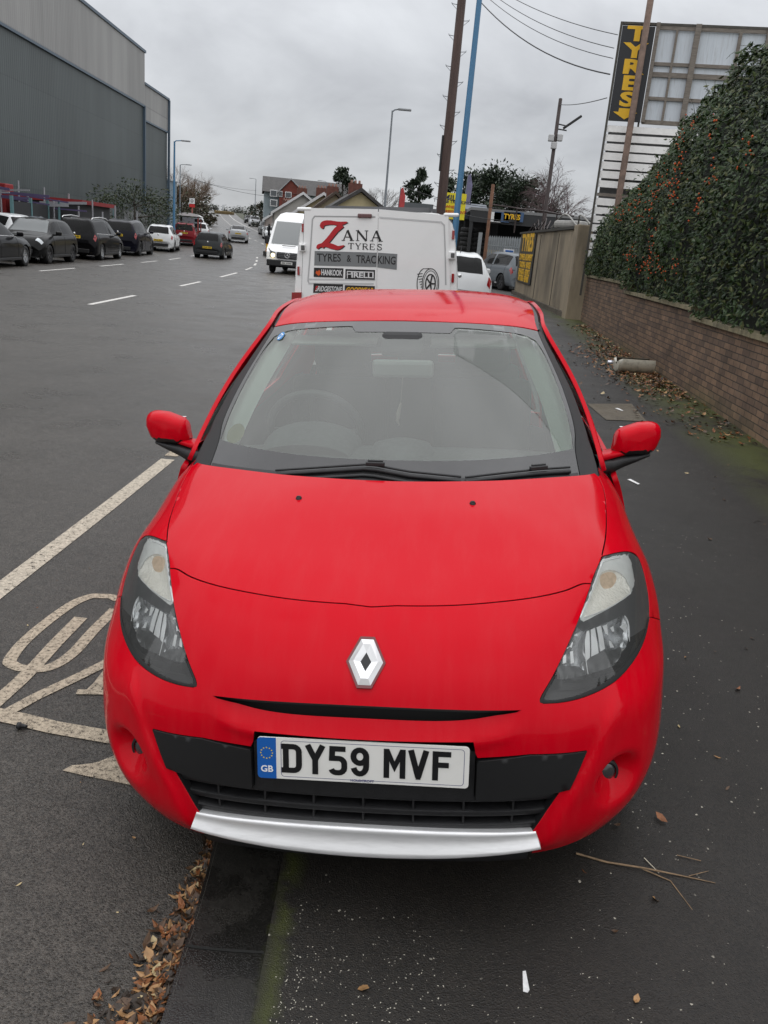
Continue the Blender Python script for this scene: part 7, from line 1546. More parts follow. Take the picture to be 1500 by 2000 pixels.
ann = empty('metal_store', (-27.4, 99.5, 0), label='small pale blue metal lean-to at the far corner of the warehouse', cat='shed'); q0, q1 = at(317, 352, 98), at(331, 354, 98)
mb = MB(); mb.box(((q0[0]+q1[0])/2, 99, q0[2]/2), (q1[0]-q0[0]+.3, 3, q0[2])); adopt(mb.build('wall', mat('pale_blue_sheet', (.20, .26, .30), rough=.5, var=.1, scale=2)), ann); mb = MB(); mb.box(((q0[0]+q1[0])/2, 99, q0[2]+.06), (q1[0]-q0[0]+.6, 3.3, .12)); adopt(mb.build('roof', mat('pale_roof', (.4, .42, .43))), ann)
# yard in front of the shed: fence panels, red container, scaffold, cars in the yard
fence = empty('steel_fence', (-17.5, 45, 0), label='grey and teal sheet fence behind the parked cars on the left', cat='fence')
TEAL, GREYF, BLKF = mat('teal_sheet', (.10, .20, .21), rough=.5, var=.2, scale=2), mat('grey_sheet', (.13, .135, .135), rough=.6, var=.25, scale=1.5, stretch=(1, 1, .3)), mat('black_sheet', (.025, .026, .028), rough=.6)
fx = lambda Y: f1(LEFTX, Y)-1.6
y = 20.
k = 0
while y < 86:
    y2 = y+2.4; h = 2.0 if y < 52 else 2.3; m = BLKF if y < 46 else (TEAL if y < 55 else GREYF); mb = MB(); mb.box(((fx(y)+fx(y2))/2, (y+y2)/2, h/2+.1), (.06, 2.36, h), Matrix.Rotation(math.atan2(-(fx(y2)-fx(y)), 2.4), 3, 'Z'))
    if not (33 < y < 39): adopt(mb.build('fence_panel', m), fence)
    mb = MB(); mb.box((fx(y), y, h/2+.2), (.12, .12, h+.25)); adopt(mb.build('fence_post', TEAL if y < 60 else GREYF), fence); y = y2
q = at(10, 358, 47); mb = MB(); mb.box((q[0]-1.2, 47.5, q[2]/2), (2.4, 1.0, q[2]), bev=.05); tag(mb.build('red_hoarding', mat('hoarding_red', (.24, .012, .014), rough=.6)), 'red painted hoarding at the left edge of the photo', 'hoarding')
q = at(82, 383, 43); q2 = at(160, 402, 52); ct = empty('market_canopy', (q[0], 46, 0), label='red roofed low cabin behind the black parked cars', cat='cabin')
mb = MB(); mb.box((q[0]-1.4, 49.2, q[2]/2), (3.4, 6.4, q[2]-.3), Matrix.Rotation(R_(4), 3, 'Z')); adopt(mb.build('wall', BLKF), ct); mb = MB(); mb.box((q[0]-1.4, 49.2, q[2]-.06), (4.0, 6.7, .2), Matrix.Rotation(R_(4), 3, 'Z')); adopt(mb.build('roof', mat('hoarding_red', (.24, .012, .014))), ct)
for k_ in range(3): mb = MB(); mb.box((q[0]+.34-.35*k_*.3, 44.2+3.1*k_, q[2]/2+.1), (.06, .14, q[2]-.4)); adopt(mb.build('post', TEAL), ct)
sc = empty('scaffold', (-20.5, 42, 0), label='purple and grey scaffold tubes stacked in the yard before the warehouse', cat='scaffold')
PUR = mat('purple_tube', (.09, .07, .15), rough=.5); q = at(60, 345, 42); zt0 = q[2]
for i in range(9):
    for j in range(2):
        mb = MB(); X = -22.6+1.15*i*.8; mb.tube([(X, 40+2*j+i*.9, 0), (X, 40+2*j+i*.9, zt0-.18*i*(1)+.4*j)], .045, 6); adopt(mb.build('upright', mat('scaffold_grey', (.34, .34, .36), rough=.5, metal=.3)), sc)
for k_ in range(14):
    X0 = -22.6+.55*(k_ % 7)*1.2; z = zt0-.35-.30*(k_//7)-.11*(k_ % 7); mb = MB(); mb.box((X0+1.0, 40.6+.7*(k_ % 7), z), (2.4, .06, .07 if k_ % 2 else .13), Matrix.Rotation(R_(4*(k_ % 3-1)), 3, 'Y')); adopt(mb.build('purple_ledger' if k_ % 3 else 'ledger', PUR if k_ % 3 else mat('scaffold_grey', (.34, .34, .36))), sc)
q = at(22, 425, 36); build_car('yard_car', 'hatch', PW, 'white car in the yard behind the parked black cars', (q[0]-1.5, 38.0, .1), R_(60)); q = at(58, 425, 40); build_car('yard_car', 'saloon', PA, 'grey car in the yard opening behind the black hatchback', (q[0]-.6, 41.5, .1), R_(200))

# bus shelter with its flag, island bollard
q = at(362, 415, 66); bs_ = empty('bus_shelter', (q[0]+.1, 67.5, rz(67)+.1), (0, 0, R_(10)), 'bus shelter with a white curved roof beside the dark red hatchback', 'bus shelter')
zt1 = q[2]-rz(67)-.1
mb = MB(); mb.grid([[(.75*math.sin(a)*1.25-.1, y, zt1-.34+.34*math.cos(a)) for a in np.linspace(-1.25, 1.25, 11)] for y in (-1.9, 1.9)]); mb.add([(.75*math.sin(a)*1.25-.1, -1.9, zt1-.34+.34*math.cos(a)) for a in np.linspace(-1.25, 1.25, 11)], [tuple(range(11))]); mb.build('roof', mat('shelter_white', (.62, .63, .63), rough=.4), bs_)
for s_ in (-1, 1):
    for x in (-.75, .6): mb = MB(); mb.box((x, s_*1.8, (zt1-.3)/2), (.09, .09, zt1-.3)); mb.build('post', mat('shelter_red', (.30, .06, .05)) if x > 0 else GREYPOLE, bs_)
mb = MB(); mb.box((-.72, 0, 1.1), (.03, 3.5, 1.7)); mb.build('pane', glassy('shelter_glass', tint=(.55, .58, .6), film=(.12, .13, .14), film_amt=.3), bs_); mb = MB(); mb.box((-.1, 1.82, 1.1), (1.2, .03, 1.7)); mb.build('pane', glassy('shelter_glass'), bs_); mb = MB(); mb.box((-.1, -1.82, 1.0), (.9, .06, 1.6)); mb.build('poster_case', mat('poster_grey', (.16, .18, .20), rough=.3), bs_)
q = at(373, 398, 68); fl_ = empty('bus_stop_flag', (q[0], 68.4, rz(68)), label='white and red bus stop flag above the shelter', cat='bus stop sign'); zf = at(373, 398, 68)[2]-rz(68)
mb = MB(); mb.tube([(0, 0, 0), (0, 0, zf+.1)], .05, 8); mb.build('pole', mat('pole_red', (.32, .10, .08)), fl_); mb = MB(); mb.box((0, -.06, zf+.22), (.42, .03, .40)); o = mb.build('flag', mat('flag_white', (.75, .75, .75)), fl_); mb = MB(); mb.box((0, -.06, zf-.12), (.42, .03, .24)); mb.build('flag_band', mat('flag_red', (.5, .02, .02)), fl_); mb = MB(); c0 = [(.09*math.cos(a), -.08, zf+.22+.09*math.sin(a)) for a in np.linspace(0, 2*math.pi, 17)]; mb.tube(c0, .02, 5); mb.build('flag_mark', INK, o)
q = at(523, 502, 60); bo = empty('island_bollard', (q[0], 60, rz(60)), label='orange yellow bollard on the traffic island beside the delivery van', cat='bollard')
mb = MB(); mb.lathe([(.22, 0), (.22, .12), (.17, .14), (.16, .75), (.17, .80), (.12, 1.0), (0, 1.04)], 14); mb.build('shell', mat('bollard_orange', (.75, .26, .02), rough=.4), bo); mb = MB(); mb.box((0, -.15, .6), (.22, .04, .26), bev=.01); mb.build('disc', mat('bollard_yellow', (.8, .6, .05)), bo)
mb = MB(); pts = [(f1(CENX, Y)+.9+w, Y) for Y, w in ((57, 0), (60, .7), (66, .8), (69, .2), (66, -.5), (60, -.6))]; mb.prism(pts, rz(60)-.0, rz(66)+.12); o = mb.build('traffic_island', FORE); o['kind'] = 'structure'
q = at(438, 421, 240); mb = MB(); mb.box((q[0], 240, rz(240)+.25), (5, 3, 1.0), bev=.3); tag(mb.build('island_shrub', mat('dead_shrub', (.12, .085, .035), rough=.9, var=.5, scale=3)), 'brown planted bank on the central island near the hill top', 'shrub')

# person in black beside the small white car
def person(loc, yaw, h, label):
    me = bpy.data.meshes.new('person'); J = [(0, 0, .53), (0, .01, .66), (0, .0, .80), (0, 0, .865), (0, .01, .90), (0, .015, .955), (.11, 0, .815), (.145, -.01, .66), (.135, .05, .53), (-.11, 0, .815), (-.145, -.01, .66), (-.13, .06, .53), (.055, 0, .49), (.06, .02, .27), (.06, -.01, .04), (.065, .07, .012), (-.055, 0, .49), (-.065, .0, .27), (-.07, -.02, .04), (-.07, .06, .012)]
    E_ = [(0, 1), (1, 2), (2, 3), (3, 4), (4, 5), (2, 6), (6, 7), (7, 8), (2, 9), (9, 10), (10, 11), (0, 12), (12, 13), (13, 14), (14, 15), (0, 16), (16, 17), (17, 18), (18, 19)]
    Rr = [.085, .08, .095, .035, .045, .052, .05, .038, .022, .05, .038, .022, .065, .048, .03, .022, .065, .048, .03, .022]
    me.from_pydata([tuple(c*h for c in j) for j in J], E_, []); o = link('person', me, mat('dark_clothes', (.012, .012, .015), rough=.9)); sk = o.modifiers.new('skin', 'SKIN'); 
    for v, rr in zip(me.skin_vertices[0].data, Rr): v.radius = (rr*h, rr*h*.85)
    me.skin_vertices[0].data[0].use_root = True; o.modifiers.new('sub', 'SUBSURF').levels = 1; o.modifiers['sub'].render_levels = 1
    dg = bpy.context.evaluated_depsgraph_get(); m2 = bpy.data.meshes.new_from_object(o.evaluated_get(dg)); m2.name = 'person'; bpy.data.objects.remove(o); o = link('person', m2, None, None, True); o.location = loc; o.rotation_euler = (0, 0, yaw); return tag(o, label, 'person')
q = at(521, 470, 94); person((q[0]+.2, 94, rz(94)), R_(120), 1.75, 'person in dark clothes standing beside the small white car on the hill')

# ------------------------------------------------------------------ houses beyond the van
def wall_mat(n, c): return mat('render_'+n, c, rough=.85, var=.12, scale=1.2, dirt=tuple(q*.6 for q in c), dscale=.8, damt=.4)
ROOF = mat('roof_tile', (.062, .058, .056), rough=.8, var=.3, scale=2.5, bump=.5, bscale=9); ROOFB = mat('roof_tile_brown', (.085, .062, .048), rough=.8, var=.3, scale=2.5, bump=.5, bscale=9); CHIM = mat('chimney_brick', (.14, .055, .040), rough=.85, var=.3, scale=4); WINF = mat('window_frame_white', (.70, .70, .70), rough=.5); PANE = mat('pane_dark', (.05, .06, .07), rough=.08, coat=.6)
def house(x, y, Y, wl, wd, heave, hridge, wm, rm, label, name='terraced_house', gable_front=True, group=None, base=None, wins=True, barge=WINF):
    """gable end towards us; x,y pixel of the ridge's near end"""
    p = at(x, y, Y); zg = rz(Y) if base is None else base; hr = p[2]-zg; he = hr-hridge
    t = empty(name, (p[0], Y, zg), (0, 0, R_(10)), label, 'house', group)
    mb = MB(); hw = wl/2; mb.add([(-hw, 0, -1), (hw, 0, -1), (hw, 0, he), (0, 0, hr-.1), (-hw, 0, he), (-hw, wd, -1), (hw, wd, -1), (hw, wd, he), (0, wd, hr-.1), (-hw, wd, he)], [(0, 1, 2, 3, 4), (9, 8, 7, 6, 5), (1, 6, 7, 2), (5, 0, 4, 9)]); mb.build('wall', wm, t)
    ov = .35; sl = (hr-he)/hw; mb = MB()
    for s_ in (-1, 1):
        a = [(s_*(hw+ov), -ov, he-ov*sl), (0, -ov, hr), (0, wd+ov, hr), (s_*(hw+ov), wd+ov, he-ov*sl)]; b = [(q[0], q[1], q[2]+.16) for q in a]; mb.add(a+b, [(3, 2, 1, 0), (4, 5, 6, 7), (0, 1, 5, 4), (2, 3, 7, 6), (3, 0, 4, 7)])
    rf = mb.build('roof', rm, t)
    mb = MB()
    for s_ in (-1, 1):
        a = [(s_*(hw+ov), -ov-.03, he-ov*sl-.05), (0, -ov-.03, hr-.05), (0, -ov-.03, hr+.20), (s_*(hw+ov), -ov-.03, he-ov*sl+.20)]; mb.add(a+[(q[0], q[1]+.06, q[2]) for q in a], [(0, 1, 2, 3), (4, 5, 6, 7), (2, 3, 7, 6), (0, 1, 5, 4)])
    mb.build('barge_board', barge, rf)
    mb = MB(); mb.box((.1, wd*.5, hr+.10), (.95, .65, 1.2)); ck = mb.build('chimney', CHIM, rf)
    for k in (-.28, 0, .28): mb = MB(); mb.lathe([(.09, 0), (.075, .22), (.05, .22)], 8, c=(.1+k, wd*.5, hr+.70)); mb.build('chimney_pot', mat('pot_clay', (.2, .09, .06)), ck)
    if wins:
        for s_ in (-1, 1):
            mb = MB(); mb.box((s_*hw*.45, -.03, he-1.0), (1.15, .08, 1.3)); w = mb.build('window', WINF, t); mb = MB(); mb.box((s_*hw*.45, -.08, he-1.0), (.95, .03, 1.1)); mb.build('pane', PANE, w)
    return t
GH = 'row of gabled houses'
house(592, 379, 84, 5.2, 8, 0, 1.8, wall_mat('pale', (.52, .50, .46)), ROOF, 'white gabled house with white barge boards, left end of the row', group=GH)
house(632, 380, 76, 5.4, 8, 0, 1.9, wall_mat('cream', (.55, .47, .28)), ROOF, 'cream gabled house with pale barge boards, second in the row', group=GH)
house(655, 378, 70, 5.6, 8, 0, 2.3, wall_mat('buff', (.42, .36, .26)), ROOFB, 'brown roofed house squeezed between the two cream gables', group=GH, barge=ROOFB)
house(705, 373, 60, 6.0, 9, 0, 2.0, wall_mat('cream', (.55, .47, .28)), ROOF, 'wide cream gabled house with a dark edged roof, right end of the row', group=GH, barge=ROOF, wins=False)
house(560, 402, 100, 4.6, 8, 0, 1.6, wall_mat('pink', (.42, .36, .33)), ROOF, 'low house with dim walls right below the apartment block', group=GH)
ap = at(518, 349, 125); ab = empty('apartment_block', (ap[0], 125, rz(125)), (0, 0, R_(10)), 'grey blue apartment block with a red brick gable and long grey roof', 'apartments')
H0 = at(518, 372, 125)[2]-rz(125); H1 = at(546, 349, 125)[2]-rz(125)
mb = MB(); mb.box((6.0, 6, H0/2-1), (12, 11.5, H0+2)); mb.build('wall', mat('apartment_blue', (.24, .29, .31), rough=.7, var=.08, scale=1), ab)
gw0, gw1 = 2.05, 4.9; mb = MB(); mb.prism([(gw0, -1), (gw1+.6, -1), (gw1+.6, H0+.1), ((gw0+gw1)/2+.1, H1), (gw0, H0-.1)], 0, .4, Matrix(((1, 0, 0, 0), (0, 0, -1, .10), (0, 1, 0, 0), (0, 0, 0, 1)))); mb.build('brick_gable', mat('apartment_brick', (.17, .042, .030), rough=.85, var=.2, scale=3), ab)
mb = MB(); mb.add([(-.3, -.4, H0-.1), (12.4, -.4, H0-.1), (12.4, 5.5, H1+.5), (-.3, 5.5, H1+.5), (12.4, 12, H0), (-.3, 12, H0)], [(0, 1, 2, 3), (3, 2, 4, 5), (0, 3, 5), (1, 4, 2)]); ar = mb.build('roof', ROOF, ab)
gx_ = (gw0+gw1)/2+.1; mb = MB()
for s_, xe in ((-1, gw0-.25), (1, gw1+.9)): a = [(xe, -.55, H0-.15), (gx_, -.55, H1+.05), (gx_, 4.5, H1+.05), (xe, 3, H0)]; mb.add(a+[(q[0], q[1], q[2]+.18) for q in a], [(0, 1, 2, 3), (4, 5, 6, 7), (0, 1, 5, 4), (1, 2, 6, 5), (3, 0, 4, 7)])
mb.build('gable_roof', WINF if False else mat('verge_grey', (.35, .35, .36)), ar)
for px_, py_, w_, h_ in ((533, 377, 1.0, .9), (533, 396, 1.0, .9), (546, 378, .55, .75), (561, 380, .9, .8), (561, 396, .9, .8)):
    p = at(px_, py_, 124.6); lx = (p[0]-ap[0])/math.cos(R_(10)); mb = MB(); mb.box((lx, -.36, p[2]-rz(125)), (w_*1.0, .12, h_*1.0)); w = mb.build('window', WINF, ab); mb = MB(); mb.box((lx, -.44, p[2]-rz(125)), (w_*.8, .03, h_*.75)); mb.build('pane', PANE, w)

# ------------------------------------------------------------------ trees
FOL = {n: mat('foliage_'+n, c, rough=.6, var=.4, scale=2) for n, c in (('dark', (.016, .028, .014)), ('mid', (.032, .050, .022)), ('olive', (.055, .062, .026)), ('brown', (.075, .058, .035)))}
BARK = mat('bark', (.060, .048, .040), rough=.9, var=.4, scale=5); TWIG = mat('bare_twigs', (.11, .094, .085), rough=.9); TWIGB = mat('birch_twigs', (.10, .068, .068), rough=.9)
def evergreen(name, loc, h, w, label, seed, n=2600, leaf=.28, mats=('dark', 'mid'), cone=True, group=None, cat='tree', z0=.05):
    r = random.Random(seed); t = empty(name, loc, (0, 0, r.random()), label, cat, group); mb = MB()
    mb.tube([(0, 0, -1), (.03*h*.2, 0, h*.5), (0, 0, h*.92)], [h*.028, h*.016, h*.004], 7)
    cl = []
    for k in range(46):
        f = r.uniform(z0, .99); rad = w/2*((1-f)**.65*(1.0 if f > .22 else .75+f)) if cone else w/2*math.sqrt(max(.02, 1-(2*f-.95)**2))
        a = r.uniform(0, 6.28); q = rad*r.uniform(.45, 1.0); c = Vector((q*math.cos(a), q*math.sin(a), f*h)); cl.append((c, r.uniform(.10, .20)*w*(1.1-.55*f if cone else 1)))
        if k % 3 == 0: mb.tube([(0, 0, f*h*.85), c*.5+Vector((0, 0, f*h*.45)), c], [h*.010, h*.006, h*.002], 4)
    mb.build('trunk', BARK, t); mb = MB()
    for k in range(n):
        c, s_ = r.choice(cl); p = c+Vector([max(-.75, min(.75, r.gauss(0, .42))) for _ in range(3)])*s_; l = leaf*r.uniform(.5, 1.2); d = Vector((p.x, p.y, r.gauss(.1, .5)*w*.3)).normalized(); u = Vector((r.gauss(0, 1), r.gauss(0, 1), r.gauss(0, 1))).normalized(); u = (u-d*u.dot(d)).normalized()
        mb.add([p-d*l*.4, p+u*l*.28, p+d*l*.7, p-u*l*.28], [(0, 1, 2, 3)], 1 if r.random() < .3 else 0)
    mb.build('crown', [FOL[mats[0]], FOL[mats[1]]], t); return t
def bare_tree(name, loc, h, w, label, seed, depth=6, m=None, twig=.012, droop=0., group=None, thick=.02, fork=3):
    r = random.Random(seed); t = empty(name, loc, (0, 0, 0), label, 'tree', group); tr, cw_ = MB(), MB()
    def grow(p, d, L_, rad, k):
        q = [p]; dd = d
        for i in range(3):
            dd = (dd+Vector((r.gauss(0, .14), r.gauss(0, .14), r.gauss(.03, .09)-droop*(k < 3)*.35))).normalized(); q.append(q[-1]+dd*L_/3)
        (tr if k > depth-2 else cw_).tube(q, [rad, rad*.85, rad*.72, rad*.6], 6 if k > depth-2 else 3, cap=False, smooth=False)
        if k == 0: return
        for i in range(fork if k > 1 else fork+1):
            a = r.uniform(.25, .75)*(1 if k < depth else .8); ax_ = Vector((r.gauss(0, 1), r.gauss(0, 1), r.gauss(0, .4))).normalized(); nd = (dd+ax_*a*w).normalized()
            st = q[3] if i < 2 else q[2]; grow(st, nd, L_*r.uniform(.66, .84), rad*.58, k-1)
    grow(Vector((0, 0, -.5)), Vector((r.gauss(0, .04), r.gauss(0, .04), 1)).normalized(), h*.30, h*thick, depth)
    for mm in (tr, cw_):
        for i, v in enumerate(mm.v): pass
    tr.build('trunk', BARK, t); cw_.build('crown', m or TWIG, t)
    top = max(v[2] for v in cw_.v); s_ = h/top; t.scale = (s_,)*3; return t
def tree_at(x, ytop, Y): p = at(x, ytop, Y); return (p[0], Y, rz(min(Y, 280))), p[2]-rz(min(Y, 280))
for x, yt, Y, w, lab, sd in ((672, 325, 95, 6.2, 'dark conifer rising behind the cream houses', 1), (822, 335, 75, 4.6, 'dark conifer left of the telegraph pole', 2), (880, 352, 85, 3.4, 'slim dark conifer between telegraph pole and yellow sign', 3)):
    loc, h = tree_at(x, yt, Y); evergreen('conifer', loc, h, w, lab, sd, 4200, .34)
for x, yt, Y, w, lab, sd in ((930, 345, 62, 6.0, 'broad dark evergreen right of the yellow sign', 4), (975, 338, 60, 6.0, 'tallest dark evergreen behind the tyre yard', 5), (1020, 352, 58, 5.0, 'dark evergreen behind the camera pole', 6)):
    loc, h = tree_at(x, yt, Y); evergreen('evergreen_tree', loc, h, w, lab, sd, 7500, .24, cone=False)
for x, yt, Y, w, lab, sd, m, dr in ((750, 362, 110, .9, 'bare round tree behind the cream house gable', 7, TWIG, 0), (722, 366, 115, .9, 'bare tree half hidden by the conifer and the house roof', 17, TWIG, 0), (960, 318, 66, .8, 'bare twiggy tree poking above the dark evergreens', 8, TWIG, 0), (1062, 316, 56, .9, 'bare spreading tree crossed by the camera pole', 9, TWIG, 0), (1138, 306, 52, .62, 'bare birch with fine drooping twigs left of the billboard', 10, TWIGB, .5)):
    loc, h = tree_at(x, yt, Y); bare_tree('bare_tree', loc, h, w, lab, sd, 6, m, droop=dr)
for x, yt, Y, w, lab, sd in ((330, 316, 120, .75, 'brown leafless tree nearest the warehouse corner', 21), (360, 328, 128, .8, 'brown leafless tree in the middle of the left clump', 22), (386, 344, 135, .75, 'brown leafless tree at the right end of the left clump', 23), (345, 330, 140, .9, 'brown leafless tree behind the left clump', 24)):
    loc, h = tree_at(x, yt, Y); bare_tree('bare_tree', (loc[0], loc[1], rz(Y)-1), h+1, w, lab, sd, 6, mat('brown_twigs', (.13, .085, .055), rough=.9)); 
    if sd in (21, 22, 24): evergreen('ivy_clad_tree', (loc[0]+1.2, loc[1]+2, rz(Y)-1), h*.72, 5.5, 'brown green ivy mass round the trunks, %s' % {21: 'left part of the left clump', 22: 'middle part of the left clump', 24: 'back part of the left clump'}[sd], sd+40, 1500, .5, ('brown', 'olive'), False)
for x, yt, Y, w, lab, sd in ((500, 402, 190, 5, 'round dark shrub left of the apartment block', 31), (512, 398, 150, 4, 'dark bush at the foot of the apartment block', 32), (455, 413, 300, 8, 'low far bush on the brow left of the lamp', 33), (478, 410, 310, 9, 'low far bush on the brow of the hill', 34), (412, 408, 280, 6, 'dark bush where the left trees meet the brow', 35)):
    loc, h = tree_at(x, yt, Y); evergreen('bush', loc, max(1.5, h), w, lab, sd, 700, .5, ('dark', 'brown'), False, cat='bush')
for x, yt, Y, w, lab, sd, n in ((262, 365, 62, 6.8, 'big straggling dark green buddleia before the warehouse', 41, 2600), (182, 388, 56, 2.6, 'thin olive shrub left of the straggling buddleia', 42, 500), (385, 440, 72, 1.2, 'small brown bush beside the bus shelter', 43, 200)):
    loc, h = tree_at(x, yt, Y); evergreen('shrub', (loc[0], Y, 0), h, w, lab, sd, n*2, .17, ('mid', 'olive'), False, cat='shrub', z0=.25)

# ------------------------------------------------------------------ the tyre yard right of the van
pf_ = empty('palisade_fence', (4, 41, .2), label='grey steel palisade fence with pointed pales at the tyre yard', cat='fence')
q0, q1 = at(944, 540, 40), at(1040, 540, 37); zt2 = at(975, 460, 39)[2]; mb = MB(); n = 22
for k in range(n):
    t = k/(n-1); X, Y = q0[0]+(q1[0]-q0[0])*t, 40-3*t; mb.prism([(-.045, .25), (.045, .25), (.045, zt2-.1), (0, zt2), (-.045, zt2-.1)], 0, .02, Matrix(((1, 0, 0, X), (0, 0, -1, Y), (0, 1, 0, 0), (0, 0, 0, 1))))
STEEL = mat('galvanised_steel', (.30, .32, .33), rough=.5, metal=.35, var=.15, scale=5)
adopt(mb.build('pale_panel', STEEL), pf_)
for z in (.7, zt2-.45): mb = MB(); a, b = Vector((q0[0], 40.05, z)), Vector((q1[0], 37.05, z)); mb.tube([a, b], .03, 5); adopt(mb.build('fence_rail', STEEL), pf_)
mb = MB(); mb.box((q0[0]-.35, 40, 1.3), (.16, .16, 2.5)); adopt(mb.build('gate_post', STEEL), pf_)
q = at(992, 496, 38.4); ns = empty('yard_notice', (q[0], 38.2, q[2]), label='small white blue and yellow notice fixed on the palisade fence', cat='sign')
mb = MB(); mb.box((0, 0, 0), (.46, .03, .40)); b0 = mb.build('board', mat('notice_white', (.75, .75, .75)), ns)
for z, m in ((.12, BLUEP), (.02, BLUEP), (-.12, YSIGN)): mb = MB(); mb.box((.02, -.02, z), (.34, .012, .07)); mb.build('notice_band', m, b0)
q = at(1000, 505, 41); yb = empty('yard_banner', (q[0], 41.2, q[2]), label='yellow lettered black banner seen through the palisade pales', cat='banner'); mb = MB(); mb.box((0, 0, 0), (2.2, .04, .95)); mb.build('board', BSIGN, yb)
me = text_mesh('TYRES', .75, bold=.03, xs=1.2, extrude=.004); me.transform(Matrix(((1, 0, 0, 0), (0, 0, -1, -.03), (0, 1, 0, 0), (0, 0, 0, 1)))); link('sign_letter', me, YSIGN, yb)
# stacks of tyres on racks, dark shed, canopy with signs
tyre = MB(); tyre.lathe([(.19, -.08), (.30, -.10), (.33, -.05), (.33, .05), (.30, .10), (.19, .08), (.17, 0), (.19, -.08)], 18, axis='Z')
t0 = None; k = 0
for ci, (x, Y) in enumerate(((906, 43), (922, 43.2), (938, 43.4))):
    for j in range(10):
        p = at(x, 515, Y); zz = p[2]-.35+.215*j
        if t0 is None: t0 = tyre.build('stacked_tyre', TYRE); o = t0
        else: o = t0.copy(); COL.objects.link(o)
        o.location = (p[0]+.03*math.sin(j*2.1), Y, zz); tag(o, '%s black tyre in the %s stack between van and palisade fence' % (('lowest', 'second', 'third', 'fourth', 'fifth', 'sixth', 'seventh', 'eighth', 'ninth', 'topmost')[j], ('left', 'middle', 'right')[ci]), 'tyre', 'stacks of tyres in the yard')
q = at(920, 455, 44); mb = MB(); mb.box((q[0], 44.6, 1.7), (2.6, .1, 3.0)); 
for x in (-1.25, -.4, .45, 1.25): mb.box((q[0]+x, 43.7, 1.7), (.06, .06, 3.0))
rk_ = empty('tyre_rack', (q[0], 44, .2), label='dark steel rack holding the stacked tyres', cat='rack'); adopt(mb.build('rack_frame', BLKF), rk_)
q = at(922, 415, 44); mb = MB(); mb.box((q[0]-.1, 44.3, q[2]+.05), (1.7, 1.6, .5), Matrix.Rotation(R_(12), 3, 'X'), bev=.04); adopt(mb.build('tarpaulin', mat('tarp_blue_grey', (.07, .085, .11), rough=.5, var=.3, scale=2, bump=.4, bscale=5)), rk_)
ql, qr = at(955, 425, 46), at(1150, 420, 36); cn = empty('yard_canopy', (5, 42, .2), label='dark low canopy shed of the tyre yard behind the concrete wall', cat='canopy')
zc_ = at(1060, 416, 40)[2]
mb = MB(); mb.box((6.2, 44, zc_-.06), (7.0, 7.0, .14)); adopt(mb.build('roof', mat('canopy_roof', (.20, .20, .20), rough=.7)), cn); mb = MB(); mb.box((6.2, 47.3, 1.7), (7.0, .2, zc_-.3)); adopt(mb.build('back_wall', DARKG), cn); mb = MB(); mb.box((6.2, 40.55, zc_-.36), (7., .1, .5)); adopt(mb.build('fascia', BLKF), cn)
for X in (2.8, 6.0, 9.4): mb = MB(); mb.box((X, 40.6, (zc_)/2), (.14, .14, zc_)); adopt(mb.build('post', BLKF), cn)
for x, w, m in ((968, .5, WL), (980, .7, mat('sign_blue', (.05, .10, .20))), (1000, .75, BSIGN), (1014, .4, mat('sign_blue', (.05, .10, .20)))):
    q = at(x, 424, 40.4); mb = MB(); mb.box((q[0], 40.42, q[2]), (w, .05, .42)); sb = adopt(mb.build('fascia_sign', m), cn)
    if m is BSIGN: me = text_mesh('TYRES', .30, bold=.03, xs=.9, extrude=.003); me.transform(Matrix(((1, 0, 0, q[0]), (0, 0, -1, 40.38), (0, 1, 0, q[2]), (0, 0, 0, 1)))); adopt(link('sign_letter', me, YSIGN), cn)
# steel frame, scrap and hose lying on the yard wall
mb = MB(); q = at(1090, 392, 30)
for a, b in (((3.9, 33, 2.5), (3.9, 33, 3.35)), ((4.6, 31, 2.5), (4.6, 31, 3.25)), ((5.4, 33, 2.5), (5.4, 33, 3.3)), ((3.0, 33.2, 3.42), (6.0, 32.8, 3.25)), ((4.6, 31, 3.25), (5.4, 33, 3.3)), ((3.9, 33, 3.35), (4.6, 31, 3.25)), ((4.9, 24, 2.5), (5.8, 26, 3.3))): mb.tube([a, b], .028, 5)
fr_ = mb.build('steel_gantry', mat('dark_rust', (.045, .032, .030))); tag(fr_, 'rusty open steelwork standing above the concrete yard wall', 'steelwork')
mb = MB(); mb.box((4.55, 25.2, 2.66), (.5, 1.1, .22), Matrix.Rotation(.4, 3, 'Z'), bev=.08); mb.tube(cr([(4.3, 27, 2.6), (4.4, 25.5, 2.95), (4.5, 24, 2.62), (4.4, 23.2, 2.85), (4.6, 22.6, 2.6)], 5), .025, 5); tag(mb.build('scrap_bundle', mat('scrap_grey', (.32, .31, .29), rough=.7, var=.3, scale=4)), 'pale bundle of rags and hose lying on the concrete yard wall', 'scrap')
for k in range(5):
    mb = MB(); mb.tube([(4.32+.05*k, 28+.9*k, 2.58), (4.5, 28.6+.9*k, 2.85+.1*(k % 2)), (4.4, 29.4+.8*k, 2.6)], .02, 5)
    tag(mb.build('scrap_rod', mat('dark_rust', (.045, .032, .030))), 'bent rusty rod, number %s along the concrete wall top from the pillar' % ('one', 'two', 'three', 'four', 'five')[k] if False else 'bent rusty rods lying in a row on the concrete wall top', 'rod', 'bent rods on the yard wall')
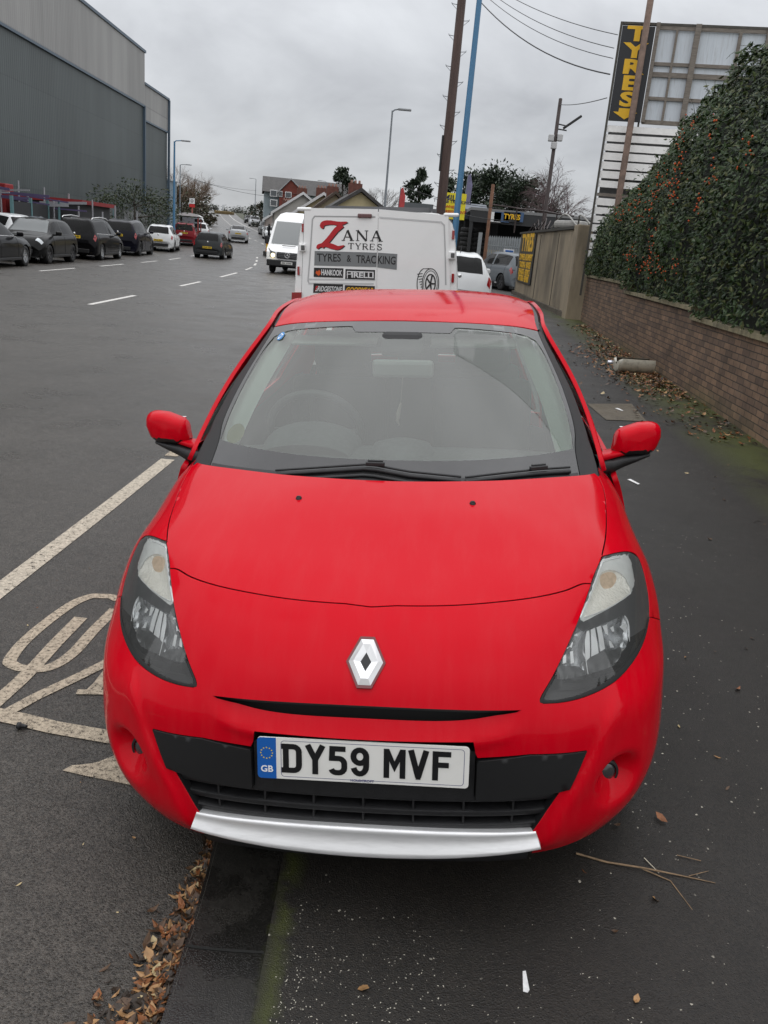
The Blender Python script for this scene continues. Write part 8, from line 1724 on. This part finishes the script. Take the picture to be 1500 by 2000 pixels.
# yellow board on its post behind the van
ys = empty('yellow_sign', (1.62, 36, 0), label='yellow board with dark and red lettering behind the blue lamp column', cat='sign')
a, b, c_, d = at(857, 381, 36), at(911, 385, 36), at(907, 430, 36), at(855, 421, 36)
zt3, zb3, x0, x1 = (a[2]+b[2])/2+.12, (c_[2]+d[2])/2-.05, a[0]+.02, b[0]-.0
mb = MB(); mb.box(((x0+x1)/2, 36, (zt3+zb3)/2), (x1-x0, .05, zt3-zb3)); adopt(mb.build('board', mat('board_yellow', (.78, .66, .02), rough=.45, var=.06, scale=3)), ys); mb = MB(); mb.box(((x0+x1)/2, 36.1, zb3/2), (.12, .12, zb3)); adopt(mb.build('post', GREYPOLE), ys)
for txt, f, sz, m, xs in (('MILA', .80, .30, mat('sign_navy', (.02, .02, .05)), 1.15), ('TYRES & TRACKING', .66, .17, mat('sign_navy', (.02, .02, .05)), 1.0), ('WHEEL', .46, .15, REDV, 1.1), ('REFURBISHMENT', .28, .15, REDV, 1.05), ('ALL MAKES', .12, .13, INK, 1.0)):
    me = text_mesh(txt, sz, bold=.02, xs=xs, extrude=.003); me.transform(Matrix(((1, 0, 0, (x0+x1)/2), (0, 0, -1, 35.965), (0, 1, 0, zb3+(zt3-zb3)*f), (0, 0, 0, 1)))); adopt(link('sign_letter', me, m), ys)
for x, yt, yb_, c, lab in ((781, 365, 402, (.45, .06, .06), 'red feather flag rising behind the van roof'), (911, 338, 385, (.16, .15, .24), 'grey purple feather flag beside the yellow sign')):
    p0, p1 = at(x-3, yb_, 48), at(x+2, yt, 48); ff = empty('feather_flag', (p0[0], 48, rz(48)), label=lab, cat='flag'); h0, h1 = p0[2]-rz(48), p1[2]-rz(48)
    mb = MB(); mb.tube([(0, 0, 0), (0, 0, h1*.8), (.05, 0, h1)], .02, 5); mb.build('pole', GREYPOLE, ff); mb = MB(); mb.add([(0.02, 0, h0-.8), (.30, .03, h0-.4), (.34, .05, h1*.9), (.18, .02, h1), (.02, 0, h1*.97)]+[(0.02, .02, h0-.8), (.30, .05, h0-.4), (.34, .07, h1*.9), (.18, .04, h1), (.02, .02, h1*.97)], [(0, 1, 2, 3, 4), (9, 8, 7, 6, 5), (1, 2, 7, 6)]); mb.build('flag_cloth', mat('flag_%d' % x, c, rough=.8, var=.2, scale=3), ff)
q = at(815, 397, 58); mb = MB(); mb.box((q[0], 59, q[2]/2), (1.9, 2.5, q[2]), Matrix.Rotation(R_(5), 3, 'Z')); tag(mb.build('flat_roof_hut', mat('hut_grey', (.10, .11, .115), rough=.6)), 'low grey flat roofed hut just above the tyre van roof', 'hut')
